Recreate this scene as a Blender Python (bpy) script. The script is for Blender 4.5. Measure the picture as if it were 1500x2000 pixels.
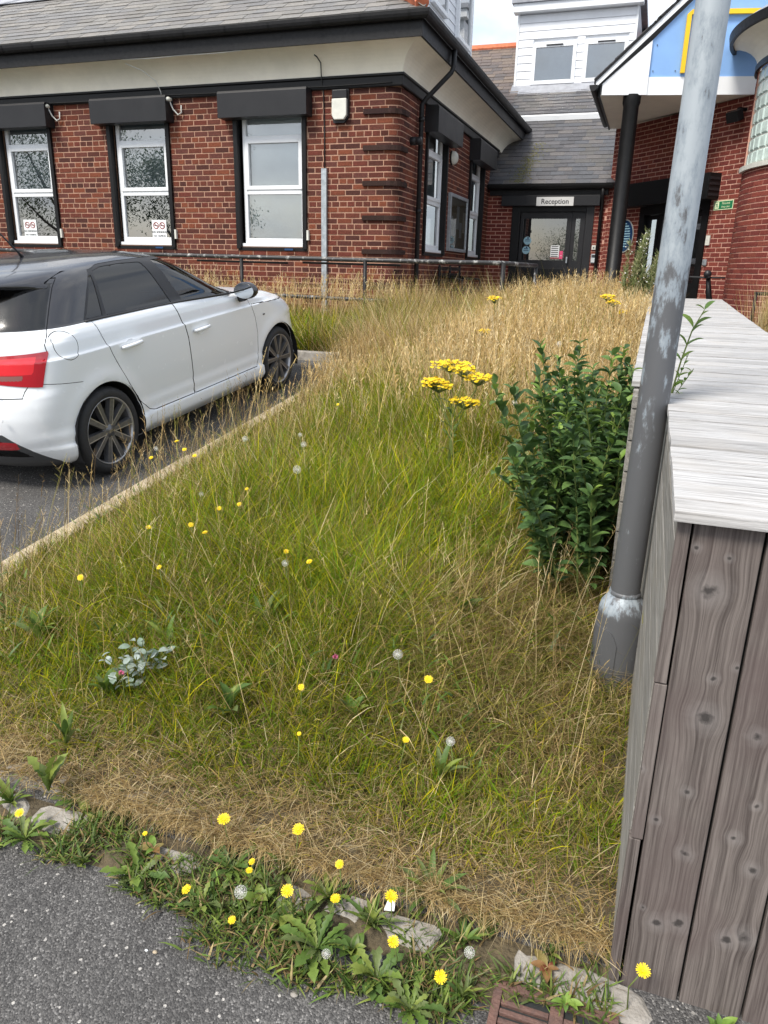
import bpy, bmesh, math, random
import numpy as np
from mathutils import Vector, Matrix
random.seed(7); rng = np.random.default_rng(11)
R = math.radians
scene = bpy.context.scene
col = scene.collection
for o in list(bpy.data.objects): bpy.data.objects.remove(o)

# ---------------------------------------------------------------- camera
FPX, PITCH, ROLL, YAW, EYE = 1450.0, R(17.98), R(1.365), R(18.82), 1.73
_fw = np.array([-math.sin(YAW)*math.cos(PITCH), math.cos(YAW)*math.cos(PITCH), -math.sin(PITCH)])
_r0 = np.array([math.cos(YAW), math.sin(YAW), 0.0]); _u0 = np.cross(_r0, _fw)
_rt = _r0*math.cos(ROLL) + _u0*math.sin(ROLL); _up = -_r0*math.sin(ROLL) + _u0*math.cos(ROLL)
CAMP = np.array([0.0, 0.0, EYE])
cam = bpy.data.cameras.new('camera'); camo = bpy.data.objects.new('camera', cam); col.objects.link(camo)
cam.sensor_fit = 'HORIZONTAL'; cam.sensor_width = 36.0; cam.lens = 36.0*FPX/1500.0
cam.clip_start = 0.05; cam.clip_end = 2000
m = Matrix.Identity(4)
for i in range(3):
    m[i][0] = _rt[i]; m[i][1] = _up[i]; m[i][2] = -_fw[i]; m[i][3] = CAMP[i]
camo.matrix_world = m
scene.camera = camo
scene.render.resolution_x, scene.render.resolution_y = 768, 1024

# ---------------------------------------------------------------- sky, sun, exposure
SUN_EL, SUN_AZ = R(52), R(205)          # soft light from high behind the camera, a little left
w = bpy.data.worlds.new('World'); scene.world = w; w.use_nodes = True
nt = w.node_tree; nt.nodes.clear()
N = nt.nodes.new; Lk = nt.links.new
out = N('ShaderNodeOutputWorld'); bg = N('ShaderNodeBackground'); bg.inputs[1].default_value = 0.12
sky = N('ShaderNodeTexSky'); sky.sky_type = 'NISHITA'; sky.sun_disc = False
sky.sun_elevation = SUN_EL; sky.sun_rotation = SUN_AZ; sky.dust_density = 2.0
tc = N('ShaderNodeTexCoord'); mp = N('ShaderNodeMapping'); mp.inputs['Scale'].default_value = (1, 1, 2.2)
nz = N('ShaderNodeTexNoise'); nz.inputs['Scale'].default_value = 2.6; nz.inputs['Detail'].default_value = 9; nz.inputs['Roughness'].default_value = .6
rp = N('ShaderNodeValToRGB'); rp.color_ramp.elements[0].position = .34; rp.color_ramp.elements[1].position = .58
rp.color_ramp.elements[0].color = (.25, .25, .25, 1); rp.color_ramp.elements[1].color = (.97, .97, .97, 1)
nz2 = N('ShaderNodeTexNoise'); nz2.inputs['Scale'].default_value = 4.0; nz2.inputs['Detail'].default_value = 6
cr = N('ShaderNodeValToRGB'); cr.color_ramp.elements[0].color = (3.2, 3.6, 4.25, 1); cr.color_ramp.elements[1].color = (6.6, 6.75, 6.9, 1)
cr.color_ramp.elements[0].position = .3; cr.color_ramp.elements[1].position = .7
mx = N('ShaderNodeMix'); mx.data_type = 'RGBA'
Lk(tc.outputs['Generated'], mp.inputs[0]); Lk(mp.outputs[0], nz.inputs[0]); Lk(mp.outputs[0], nz2.inputs[0])
Lk(nz.outputs[0], rp.inputs[0]); Lk(nz2.outputs[0], cr.inputs[0])
Lk(rp.outputs[0], mx.inputs['Factor']); Lk(sky.outputs[0], mx.inputs['A']); Lk(cr.outputs[0], mx.inputs['B'])
Lk(mx.outputs['Result'], bg.inputs[0]); Lk(bg.outputs[0], out.inputs[0])
sl = bpy.data.lights.new('sun', 'SUN'); sl.energy = 2.3; sl.angle = R(18); sl.color = (1, .95, .87)
so = bpy.data.objects.new('sun', sl); col.objects.link(so)
sd = Vector((math.sin(SUN_AZ)*math.cos(SUN_EL), math.cos(SUN_AZ)*math.cos(SUN_EL), math.sin(SUN_EL)))
so.rotation_euler = sd.to_track_quat('Z', 'Y').to_euler()
vs = scene.view_settings; vs.view_transform = 'Standard'; vs.look = 'None'; vs.gamma = 1; vs.exposure = 0.98; vs.use_curve_mapping = False
scene.render.engine = 'CYCLES'
scene.cycles.max_bounces = 6; scene.cycles.diffuse_bounces = 3; scene.cycles.transmission_bounces = 4; scene.cycles.transparent_max_bounces = 8

# ---------------------------------------------------------------- pixel helpers (photo is 1500 x 2000)
def ray(x, y): return _rt*(x-750)/FPX - _up*(y-1000)/FPX + _fw
def at(x, y, ax, val):
    d = ray(x, y); t = (val-CAMP[ax])/d[ax]; return CAMP + d*t
SL = 0.108
def gz(x, y):
    y = np.asarray(y, float)
    return np.where(y < 0, -.1404 + .02*np.clip(y, -8, 0), np.where(y < 10.6, SL*(y-1.3), SL*9.3 + .02*np.clip(y-10.6, 0, 8)))
def gpx(x, y, off=0.0):
    d = ray(x, y); t = (SL*(-1.3)+off-CAMP[2])/(d[2]-SL*d[1]); return CAMP + d*t

# ---------------------------------------------------------------- materials
MATS = {}
def new_mat(name):
    mt = bpy.data.materials.new(name); mt.use_nodes = True
    n = mt.node_tree; b = n.nodes['Principled BSDF']; MATS[name] = mt
    return mt, n, b
def mat(name, c, rough=.6, metal=0.0, var=0.0, vscale=6.0, bump=0.0, bscale=60.0, coat=0.0, c2=None, spec=.5, stretch=None, bdist=.01, transl=None):
    """plain colour broken up by noise, with fine relief"""
    mt, n, b = new_mat(name); nn = n.nodes.new; lk = n.links.new
    b.inputs['Roughness'].default_value = rough; b.inputs['Metallic'].default_value = metal
    b.inputs['Specular IOR Level'].default_value = spec; b.inputs['Coat Weight'].default_value = coat; b.inputs['Coat Roughness'].default_value = .04
    t = nn('ShaderNodeTexCoord'); src = t.outputs['Object']
    if stretch:
        q = nn('ShaderNodeMapping'); q.inputs['Scale'].default_value = stretch; lk(src, q.inputs[0]); src = q.outputs[0]
    if var or c2:
        z = nn('ShaderNodeTexNoise'); z.inputs['Scale'].default_value = vscale; z.inputs['Detail'].default_value = 8; z.inputs['Roughness'].default_value = .65
        lk(src, z.inputs[0]); r = nn('ShaderNodeValToRGB'); lk(z.outputs[0], r.inputs[0])
        r.color_ramp.elements[0].position = .32; r.color_ramp.elements[1].position = .68
        lo = c2 if c2 else tuple(v*(1-var) for v in c); hi = c if c2 else tuple(min(1, v*(1+var)) for v in c)
        r.color_ramp.elements[0].color = (*lo, 1); r.color_ramp.elements[1].color = (*hi, 1)
        lk(r.outputs[0], b.inputs['Base Color'])
        rr = nn('ShaderNodeMapRange'); rr.inputs[3].default_value = max(0, rough-.1); rr.inputs[4].default_value = min(1, rough+.1)
        lk(z.outputs[0], rr.inputs[0]); lk(rr.outputs[0], b.inputs['Roughness'])
    else: b.inputs['Base Color'].default_value = (*c, 1)
    if bump:
        z2 = nn('ShaderNodeTexNoise'); z2.inputs['Scale'].default_value = bscale; z2.inputs['Detail'].default_value = 6
        lk(src, z2.inputs[0]); bp = nn('ShaderNodeBump'); bp.inputs['Strength'].default_value = bump; bp.inputs['Distance'].default_value = bdist
        lk(z2.outputs[0], bp.inputs['Height']); lk(bp.outputs[0], b.inputs['Normal'])
    return mt
def mat_attr(name, rough=.8, transl=0.0, var=.25, vscale=40.0, bump=0.0, bscale=200.0, spec=.3):
    """colour comes from the 'col' attribute of each piece, broken up by noise"""
    mt, n, b = new_mat(name); nn = n.nodes.new; lk = n.links.new
    a = nn('ShaderNodeAttribute'); a.attribute_name = 'col'
    b.inputs['Roughness'].default_value = rough; b.inputs['Specular IOR Level'].default_value = spec
    src = a.outputs['Color']
    if var:
        t = nn('ShaderNodeTexCoord'); z = nn('ShaderNodeTexNoise'); z.inputs['Scale'].default_value = vscale; z.inputs['Detail'].default_value = 5
        g = nn('ShaderNodeNewGeometry'); lk(g.outputs['Position'], z.inputs[0])
        mr = nn('ShaderNodeMapRange'); mr.inputs[1].default_value = .25; mr.inputs[2].default_value = .75; mr.inputs[3].default_value = 1-var; mr.inputs[4].default_value = 1+var
        lk(z.outputs[0], mr.inputs[0]); mu = nn('ShaderNodeMix'); mu.data_type = 'RGBA'; mu.blend_type = 'MULTIPLY'; mu.inputs['Factor'].default_value = 1
        lk(src, mu.inputs['A']); lk(mr.outputs[0], mu.inputs['B']); src = mu.outputs['Result']
        if bump:
            z2 = nn('ShaderNodeTexNoise'); z2.inputs['Scale'].default_value = bscale; z2.inputs['Detail'].default_value = 4; lk(g.outputs['Position'], z2.inputs[0])
            bp = nn('ShaderNodeBump'); bp.inputs['Strength'].default_value = bump; bp.inputs['Distance'].default_value = .006
            lk(z2.outputs[0], bp.inputs['Height']); lk(bp.outputs[0], b.inputs['Normal'])
    lk(src, b.inputs['Base Color'])
    if transl:
        tr = nn('ShaderNodeBsdfTranslucent'); ms = nn('ShaderNodeMixShader'); ms.inputs[0].default_value = transl
        lk(src, tr.inputs[0]); lk(b.outputs[0], ms.inputs[1]); lk(tr.outputs[0], ms.inputs[2]); lk(ms.outputs[0], n.nodes['Material Output'].inputs[0])
    return mt
def mat_glass(name, tint=(.8, .85, .85), refl=.06, rough=.0):
    """thin window glass: clear pane with Fresnel reflection"""
    mt, n, b = new_mat(name); nn = n.nodes.new; lk = n.links.new
    n.nodes.remove(b); tr = nn('ShaderNodeBsdfTransparent'); tr.inputs[0].default_value = (*tint, 1)
    gl = nn('ShaderNodeBsdfGlossy'); gl.inputs['Roughness'].default_value = rough
    lw = nn('ShaderNodeFresnel'); lw.inputs[0].default_value = 1.5
    ad = nn('ShaderNodeMath'); ad.operation = 'ADD'; ad.inputs[1].default_value = refl; ad.use_clamp = True; lk(lw.outputs[0], ad.inputs[0])
    ms = nn('ShaderNodeMixShader'); lk(ad.outputs[0], ms.inputs[0]); lk(tr.outputs[0], ms.inputs[1]); lk(gl.outputs[0], ms.inputs[2])
    lk(ms.outputs[0], n.nodes['Material Output'].inputs[0]); return mt

# ---------------------------------------------------------------- mesh helpers
class MB:
    def __init__(s): s.v = []; s.f = []; s.c = []
    def add(s, vs, fs, c=None):
        o = len(s.v); s.v += [tuple(map(float, p)) for p in vs]; s.f += [tuple(i+o for i in f) for f in fs]; s.c += [c]*len(fs); return s
    def box(s, a, b, c=None):
        x0, y0, z0 = a; x1, y1, z1 = b
        return s.add([(x0,y0,z0),(x1,y0,z0),(x1,y1,z0),(x0,y1,z0),(x0,y0,z1),(x1,y0,z1),(x1,y1,z1),(x0,y1,z1)],
                     [(0,3,2,1),(4,5,6,7),(0,1,5,4),(1,2,6,5),(2,3,7,6),(3,0,4,7)], c)
    def obox(s, o, ux, uy, uz, c=None):
        """box from a corner and three edge vectors"""
        o, ux, uy, uz = (np.array(q, float) for q in (o, ux, uy, uz))
        vs = [o, o+ux, o+ux+uy, o+uy, o+uz, o+ux+uz, o+ux+uy+uz, o+uy+uz]
        return s.add(vs, [(0,3,2,1),(4,5,6,7),(0,1,5,4),(1,2,6,5),(2,3,7,6),(3,0,4,7)], c)
    def prism(s, poly, off, c=None):
        """3D polygon swept by a vector"""
        p = [np.array(q, float) for q in poly]; k = len(p); off = np.array(off, float)
        return s.add(p + [q+off for q in p], [tuple(range(k))[::-1], tuple(range(k, 2*k))] + [(i, (i+1) % k, k+(i+1) % k, k+i) for i in range(k)], c)
    def tube(s, path, r, n=8, c=None, cap=True):
        P = [Vector(p) for p in path]; rs = r if isinstance(r, (list, tuple)) else [r]*len(P)
        vs = []; fs = []; prev = None
        for i, p in enumerate(P):
            t = (P[min(i+1, len(P)-1)]-P[max(i-1, 0)]).normalized()
            if prev is None: a = t.orthogonal().normalized()
            else: a = (prev - t*prev.dot(t)).normalized()
            prev = a; b = t.cross(a)
            for k in range(n):
                q = 2*math.pi*k/n; vs.append(p + (a*math.cos(q)+b*math.sin(q))*rs[i])
        for i in range(len(P)-1):
            for k in range(n): fs.append((i*n+k, i*n+(k+1) % n, (i+1)*n+(k+1) % n, (i+1)*n+k))
        if cap: fs += [tuple(range(n))[::-1], tuple(range((len(P)-1)*n, len(P)*n))]
        return s.add(vs, fs, c)
    def lathe(s, prof, n=24, o=(0,0,0), c=None, ax='z'):
        vs = []; fs = []
        for (r_, h) in prof:
            for k in range(n):
                q = 2*math.pi*k/n; p = (r_*math.cos(q), r_*math.sin(q), h)
                if ax == 'y': p = (p[0], p[2], p[1])
                if ax == 'x': p = (p[2], p[0], p[1])
                vs.append((p[0]+o[0], p[1]+o[1], p[2]+o[2]))
        for i in range(len(prof)-1):
            for k in range(n): fs.append((i*n+k, i*n+(k+1) % n, (i+1)*n+(k+1) % n, (i+1)*n+k))
        return s.add(vs, fs, c)
    def mesh(s, name, smooth=False):
        me = bpy.data.meshes.new(name); me.from_pydata(s.v, [], s.f); me.update()
        if any(q is not None for q in s.c):
            at_ = me.color_attributes.new('col', 'FLOAT_COLOR', 'CORNER'); k = 0; buf = np.ones((len(me.loops), 4), np.float32)
            for f, q in zip(s.f, s.c): buf[k:k+len(f), :3] = q if q is not None else (.5, .5, .5); k += len(f)
            at_.data.foreach_set('color', buf.ravel())
        if smooth: me.shade_smooth()
        return me
    def build(s, name, mt, parent=None, smooth=False, fix=True, bevel=0.0):
        me = s.mesh(name, smooth)
        if fix:
            bm = bmesh.new(); bm.from_mesh(me); bmesh.ops.recalc_face_normals(bm, faces=bm.faces)
            if bevel: bmesh.ops.bevel(bm, geom=bm.edges[:], offset=bevel, segments=2, affect='EDGES', clamp_overlap=True, profile=.6)
            bm.to_mesh(me); bm.free()
        return link(name, me, mt, parent)
def link(name, me, mt=None, parent=None):
    o = bpy.data.objects.new(name, me); col.objects.link(o)
    if mt is not None and me is not None and not me.materials: me.materials.append(MATS[mt] if isinstance(mt, str) else mt)
    if parent is not None:
        o.parent = parent
        if parent.get('wbase') is not None: o.location = -Vector(parent['wbase'])
    return o
def tag(o, label, cat, group=None, kind=None):
    o['label'] = label; o['category'] = cat
    if group: o['group'] = group
    if kind: o['kind'] = kind
    return o
def thing(name, label, cat, base, group=None, world=True, rot=(0, 0, 0)):
    """Empty at the base; parts of a 'world' thing are modelled in world coordinates"""
    o = bpy.data.objects.new(name, None); o.empty_display_size = .2; col.objects.link(o); o.location = base; o.rotation_euler = rot
    if world: o['wbase'] = tuple(map(float, base))
    return tag(o, label, cat, group)
def struct(o): o['kind'] = 'structure'; return o
def stuff(o): o['kind'] = 'stuff'; return o
def text_mesh(name, s, size, mt, loc, rot, parent=None, align='CENTER', ext=.001, font_scale=1.0):
    cu = bpy.data.curves.new(name, 'FONT'); cu.body = s; cu.size = size; cu.extrude = ext; cu.align_x = align; cu.align_y = 'CENTER'; cu.resolution_u = 3
    t = bpy.data.objects.new(name, cu); col.objects.link(t)
    dg = bpy.context.evaluated_depsgraph_get(); me = bpy.data.meshes.new_from_object(t.evaluated_get(dg)); bpy.data.objects.remove(t)
    R3 = rot if isinstance(rot, Matrix) else Matrix.Rotation(0, 3, 'X')
    me.transform(Matrix.Translation(Vector(loc)) @ R3.to_4x4() @ Matrix.Diagonal((font_scale, 1, 1, 1)))
    me.materials.clear(); return link(name, me, mt, parent)
def frame(xa, ya):
    """rotation whose columns are text right, text up, and their cross product"""
    xa = Vector(xa).normalized(); ya = Vector(ya).normalized(); z = xa.cross(ya)
    return Matrix(((xa.x, ya.x, z.x), (xa.y, ya.y, z.y), (xa.z, ya.z, z.z)))
def colour(base, j=.15, hj=.05):
    k = 1 + random.uniform(-j, j)
    return tuple(max(0, b*k*(1+random.uniform(-hj, hj))) for b in base)
# ================================================================ MATERIALS
mat('asphalt', (.105,.105,.11), .9, var=.3, vscale=3, bump=.8, bscale=180, bdist=.006)
mat('black_paint', (.0065,.0065,.007), .45, var=.25, vscale=9, bump=.06, bscale=30, spec=.3)
mat('black_worn', (.007,.007,.008), .5, c2=(.016,.016,.017), vscale=20, bump=.1, bscale=50, spec=.3)
mat('shutter', (.017,.017,.019), .42, var=.12, vscale=4, spec=.35)
mat('cream', (.84,.79,.66), .7, var=.06, vscale=3, bump=.08, bscale=20)
mat('upvc', (.80,.82,.84), .3, var=.03, vscale=3)
mat('white_clad', (.80,.82,.85), .35, var=.05, vscale=2.5)
mat('mortar', (.44,.26,.18), .95, var=.2, vscale=30, bump=.5, bscale=220)
mat('mortar_new', (.58,.33,.25), .95, var=.15, vscale=30, bump=.4, bscale=220)
mat_attr('brick', .85, var=.35, vscale=55, bump=.7, bscale=160, spec=.2)
mat_attr('slate', .55, var=.22, vscale=25, bump=.35, bscale=120, spec=.45)
mat('dark_room', (.02,.022,.022), .9)
mat('room_grey', (.10,.11,.11), .9, var=.4, vscale=2)
mat('blind', (.80,.84,.83), .8, var=.05, vscale=2)
mat('blind_dim', (.30,.35,.36), .8, var=.2, vscale=3)
mat_glass('glass', (.86,.9,.9), .30)
mat_glass('glass_door', (.5,.52,.52), .22)
mat('lead', (.30,.31,.34), .45, var=.25, vscale=6)
mat('terracotta', (.52,.15,.07), .8, var=.3, vscale=8)
mat('galv', (.50,.54,.57), .45, metal=.55, c2=(.30,.33,.35), vscale=16)
mat('paper', (.80,.82,.82), .7)
mat('ink', (.03,.03,.035), .6)
mat('red_print', (.32,.05,.05), .6)
mat('pink_print', (.75,.08,.2), .6)
mat('sign_grey', (.60,.60,.59), .5, var=.05)
mat('blue_panel', (.22,.40,.72), .5, var=.05, vscale=3)
mat('yellow_paint', (.85,.52,.01), .45, var=.05)
mat('green_sign', (.015,.17,.07), .5)
mat('cream_print', (.72,.78,.50), .6)
mat('blue_sign', (.01,.05,.14), .4)
mat('pale_blue', (.38,.62,.70), .5, var=.1, vscale=30)
mat('cable', (.015,.015,.015), .6)
mat('cable_white', (.6,.6,.57), .6)
mat('dirty_white', (.62,.62,.56), .5, var=.12, vscale=12)
mat('board_tan', (.52,.43,.30), .8, c2=(.34,.28,.19), vscale=14)
mat('glass_block', (.50,.60,.56), .12, var=.15, vscale=14, bump=.5, bscale=14, spec=.8)

# ================================================================ LEFT BUILDING
CX, CY, XL, YE, RC = -3.60, 10.82, -13.2, 17.0, .16
GB = 1.0
bld = thing('brick_building', 'red brick building with black shutter boxes and grey slate roof', 'building', (CX, CY, GB))
L1 = CX-RC-XL; LA = RC*math.pi/2; L2 = YE-CY-RC
def pos_main(u, z, d):
    if u <= L1: return (XL+u, CY-d, z)
    if u <= L1+LA:
        a = (u-L1)/RC; return (CX-RC+math.sin(a)*(RC+d), CY+RC-math.cos(a)*(RC+d), z)
    return (CX+d, CY+RC+u-L1-LA, z)
def u_front(x): return x-XL
def u_ret(y): return L1+LA+y-CY-RC
def brick_mesh_local(l, h, dep, c, name):
    b = MB(); e = .003
    b.add([(e,0,e),(l-e,0,e),(l-e,0,h-e),(e,0,h-e),(0,dep,0),(l,dep,0),(l,dep,h),(0,dep,h)],
          [(0,1,2,3),(0,4,5,1),(1,5,6,2),(2,6,7,3),(3,7,4,0)], c)
    return b.mesh(name)
def brick_wall(parent, pos, ulen, z0, z1, openings, palette, course=.0765, bl=.235, gap=.011, bond='english', obj_range=None, nobj=300, mortar='mortar', breaks=(), skip=None, zstart=None, dark=None):
    # backing (mortar) with the openings left out
    us = sorted(set([0, ulen] + [q for o in openings for q in o[:2]] + list(breaks))); zs = sorted(set([z0, z1] + [q for o in openings for q in o[2:]]))
    us = [q for q in us if 0 <= q <= ulen]; zs = [q for q in zs if z0 <= q <= z1]
    bk = MB()
    for i in range(len(us)-1):
        for j in range(len(zs)-1):
            uc, zc = (us[i]+us[i+1])/2, (zs[j]+zs[j+1])/2
            if any(o[0] < uc < o[1] and o[2] < zc < o[3] for o in openings): continue
            bk.add([pos(us[i], zs[j], 0), pos(us[i+1], zs[j], 0), pos(us[i+1], zs[j+1], 0), pos(us[i], zs[j+1], 0)], [(0,1,2,3)])
    for (a, b, c, d_) in openings:                       # reveals
        for (p, q) in (((a,c),(a,d_)), ((b,d_),(b,c)), ((a,d_),(b,d_)), ((b,c),(a,c))):
            bk.add([pos(p[0],p[1],0), pos(q[0],q[1],0), pos(q[0],q[1],-.16), pos(p[0],p[1],-.16)], [(0,1,2,3)])
    bk.build('wall', mortar, parent, fix=False)
    h = course-gap; rest = MB(); row = 0; z = zstart if zstart is not None else z0
    cache = {}; cand = []
    while z+h <= z1+.001:
        hdr = (bond == 'english' and row % 4 == 3); l = (bl-gap)/2-.001 if hdr else bl-gap
        u = -random.uniform(0, .02) - (0 if hdr else (bl/2 if row % 2 else 0)) - (bl*.25 if hdr else 0)
        while u < ulen:
            a, b = max(u, .002), min(u+l, ulen-.002)
            segs = [(a, b)] if b-a > .03 else []
            for o in openings:
                if z+h > o[2]+.01 and z < o[3]-.01:
                    ns = []
                    for (p, q) in segs:
                        if q <= o[0] or p >= o[1]: ns.append((p, q)); continue
                        if o[0]-p > .03: ns.append((p, o[0]-.002))
                        if q-o[1] > .03: ns.append((o[1]+.002, q))
                    segs = ns
            for (p, q) in segs:
                ci = random.randrange(len(palette)); pr = random.uniform(.003, .007)
                zz = z + random.uniform(-.0012, .0012)
                full = abs((q-p)-l) < 1e-6
                if full and obj_range and obj_range(p, zz): cand.append((p, zz, l, ci, pr)); continue
                add_brick(rest, pos, p, q, zz, h, pr, dark(p, zz, palette[ci]) if dark else palette[ci])
            u += l+gap
        z += course; row += 1
    if obj_range:
        keep = cand[:nobj] if len(cand) <= nobj else sorted(cand, key=lambda c: obj_range(c[0], c[1]))[:nobj]
        ks = set(id(c) for c in keep)
        for c in cand:
            p, zz, l, ci, pr = c
            if id(c) not in ks: add_brick(rest, pos, p, p+l, zz, h, pr, dark(p, zz, palette[ci]) if dark else palette[ci]); continue
            key = (round(l, 3), ci)
            if key not in cache: cache[key] = brick_mesh_local(l, h, .02, palette[ci], 'brick')
            A = Vector(pos(p, zz, pr)); B = Vector(pos(p+l, zz, pr)); dv = B-A
            o = link('brick', cache[key], 'brick', parent); o.location = A + o.location; o.rotation_euler = (random.uniform(-.006,.006), 0, math.atan2(dv.y, dv.x))
    stuff(rest.build('bricks', 'brick', parent, fix=False))
def add_brick(mb, pos, p, q, z, h, pr, c):
    e = .003
    A, B, Mq = pos(p, z, 0), pos(q, z, 0), pos((p+q)/2, z, 0)
    if math.dist(Mq, [(a+b)/2 for a, b in zip(A, B)]) > 5e-4:      # follows a curve: several facets
        k = max(2, int(math.ceil((q-p)/.035))); us = [p+(q-p)*i/k for i in range(k+1)]
        f = []; vs = []
        for i, u in enumerate(us):
            vs += [pos(u, z, -.004), pos(u, z+e, pr), pos(u, z+h-e, pr), pos(u, z+h, -.004)]
        for i in range(k): f += [(4*i+j, 4*i+4+j, 4*i+5+j, 4*i+1+j) for j in range(3)]
        f += [(0,1,2,3), (4*k,4*k+1,4*k+2,4*k+3)]
        mb.add(vs, f, c); return
    mb.add([pos(p+e,z+e,pr), pos(q-e,z+e,pr), pos(q-e,z+h-e,pr), pos(p+e,z+h-e,pr), pos(p,z,-.004), pos(q,z,-.004), pos(q,z+h,-.004), pos(p,z+h,-.004)],
           [(0,1,2,3),(0,4,5,1),(1,5,6,2),(2,6,7,3),(3,7,4,0)], c)
OLD = [tuple(.86*q for q in c) for c in ((.140,.042,.028),(.158,.046,.028),(.118,.036,.025),(.178,.052,.030),(.095,.032,.024),(.142,.047,.034),(.078,.029,.023),(.205,.062,.033),(.128,.045,.035),(.148,.040,.028))]
W_FRONT = [(-10.66, -9.54), (-8.44, -7.30), (-6.18, -5.00)]
WZ0, WZ1 = 2.04, 3.98
W_RET = [(12.12, 13.40), (15.12, 16.38)]
ops = [(u_front(a), u_front(b), WZ0, WZ1) for a, b in W_FRONT] + [(u_ret(a), u_ret(b), WZ0, WZ1) for a, b in W_RET]
arc = [L1+LA*i/6 for i in range(7)]
def near_corner(u, z):
    return False if u > L1-.3 else (L1-u)+.01
def corner_dark(u, z, c):
    k = 1-.55*math.exp(-((u-L1-.05)/.28)**2)*random.random()
    return tuple(q*k for q in c)
brick_wall(bld, pos_main, L1+LA+L2, GB-.15, 4.15, ops, OLD, obj_range=near_corner, breaks=arc, dark=corner_dark)
# projecting dark quoin bands round the corner
for k in range(6):
    z = 1.505 + k*.459; b = MB(); us = [u_front(-4.12)]+[L1-.02]+arc+[L1+LA+.02, L1+LA+.16]; us = sorted(us)
    for i in range(len(us)-1):
        P = [pos_main(us[i],z,.04), pos_main(us[i+1],z,.04), pos_main(us[i+1],z+.064,.04), pos_main(us[i],z+.064,.04)]
        Q = [pos_main(us[i],z,0), pos_main(us[i+1],z,0), pos_main(us[i+1],z+.064,0), pos_main(us[i],z+.064,0)]
        b.add(P+Q, [(0,1,2,3),(0,4,5,1),(3,2,6,7)]+([(0,3,7,4)] if i == 0 else [])+([(1,5,6,2)] if i == len(us)-2 else []), colour((.038,.021,.018), .2))
    b.build('quoin_band', 'brick', bld, fix=False)

def mitre(prof, name, mt, parent=bld, smooth=False, xl=XL, yend=19.2, closed=False, cx=CX, cy=CY):
    """(d, z) profile swept along the front, round the sharp corner and along the return"""
    b = MB(); k = len(prof); vs = []
    for (d, z) in prof: vs.append((xl, cy-d, z))
    for (d, z) in prof: vs.append((cx+d, cy-d, z))
    for (d, z) in prof: vs.append((cx+d, yend, z))
    fs = []
    for s_ in (0, 1):
        for i in range(k if closed else k-1):
            j = (i+1) % k; fs.append((s_*k+i, (s_+1)*k+i, (s_+1)*k+j, s_*k+j))
    if closed: fs += [tuple(range(k)), tuple(range(2*k, 3*k))[::-1]]
    b.add(vs, fs); return b.build(name, mt, parent, smooth=smooth, fix=closed)
mitre([(.002,4.13),(.045,4.13),(.05,4.145),(.05,4.245),(.07,4.26),(.07,4.285),(.002,4.285)], 'string_band', 'black_paint', closed=True, yend=17.6)
cv = [(.045 + .345*(1-math.cos(a)), 4.283 + .317*math.sin(a)) for a in np.linspace(0, math.pi/2, 12)]
mitre([(.02,4.27)]+cv, 'cove', 'cream')
mitre([(.385,4.595),(.415,4.595),(.415,4.80),(.385,4.80)], 'fascia', 'black_worn', closed=True)
gp = [(.475+.062*math.cos(a), 4.865+.098*math.sin(a)) for a in np.linspace(math.pi, 2*math.pi, 9)]
gut = mitre(gp + [(d_*.985+.007, z_+.004) for d_, z_ in gp[::-1]], 'gutter', 'black_worn', closed=True, smooth=False)
for i in range(15):
    x = -3.35-.66*i; b = MB(); pp = [(q[0]+ (.006 if q[0] > .475 else -.006), q[1]-.004) for q in gp]
    for (d, z) in pp: b.v.append((x, CY-d, z)); b.v.append((x+(.11 if i % 4 == 2 else .022), CY-d, z))
    b.f = [(2*j, 2*j+1, 2*j+3, 2*j+2) for j in range(len(pp)-1)]; b.c = [None]*len(b.f)
    b.build('gutter_joint', 'black_paint', bld, fix=False)
for i in range(11):
    y = 11.0+.66*i; b = MB(); pp = [(q[0]+ (.006 if q[0] > .475 else -.006), q[1]-.004) for q in gp]
    for (d, z) in pp: b.v.append((CX+d, y, z)); b.v.append((CX+d, y+.022, z))
    b.f = [(2*j, 2*j+1, 2*j+3, 2*j+2) for j in range(len(pp)-1)]; b.c = [None]*len(b.f)
    b.build('gutter_joint', 'black_paint', bld, fix=False)

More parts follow.
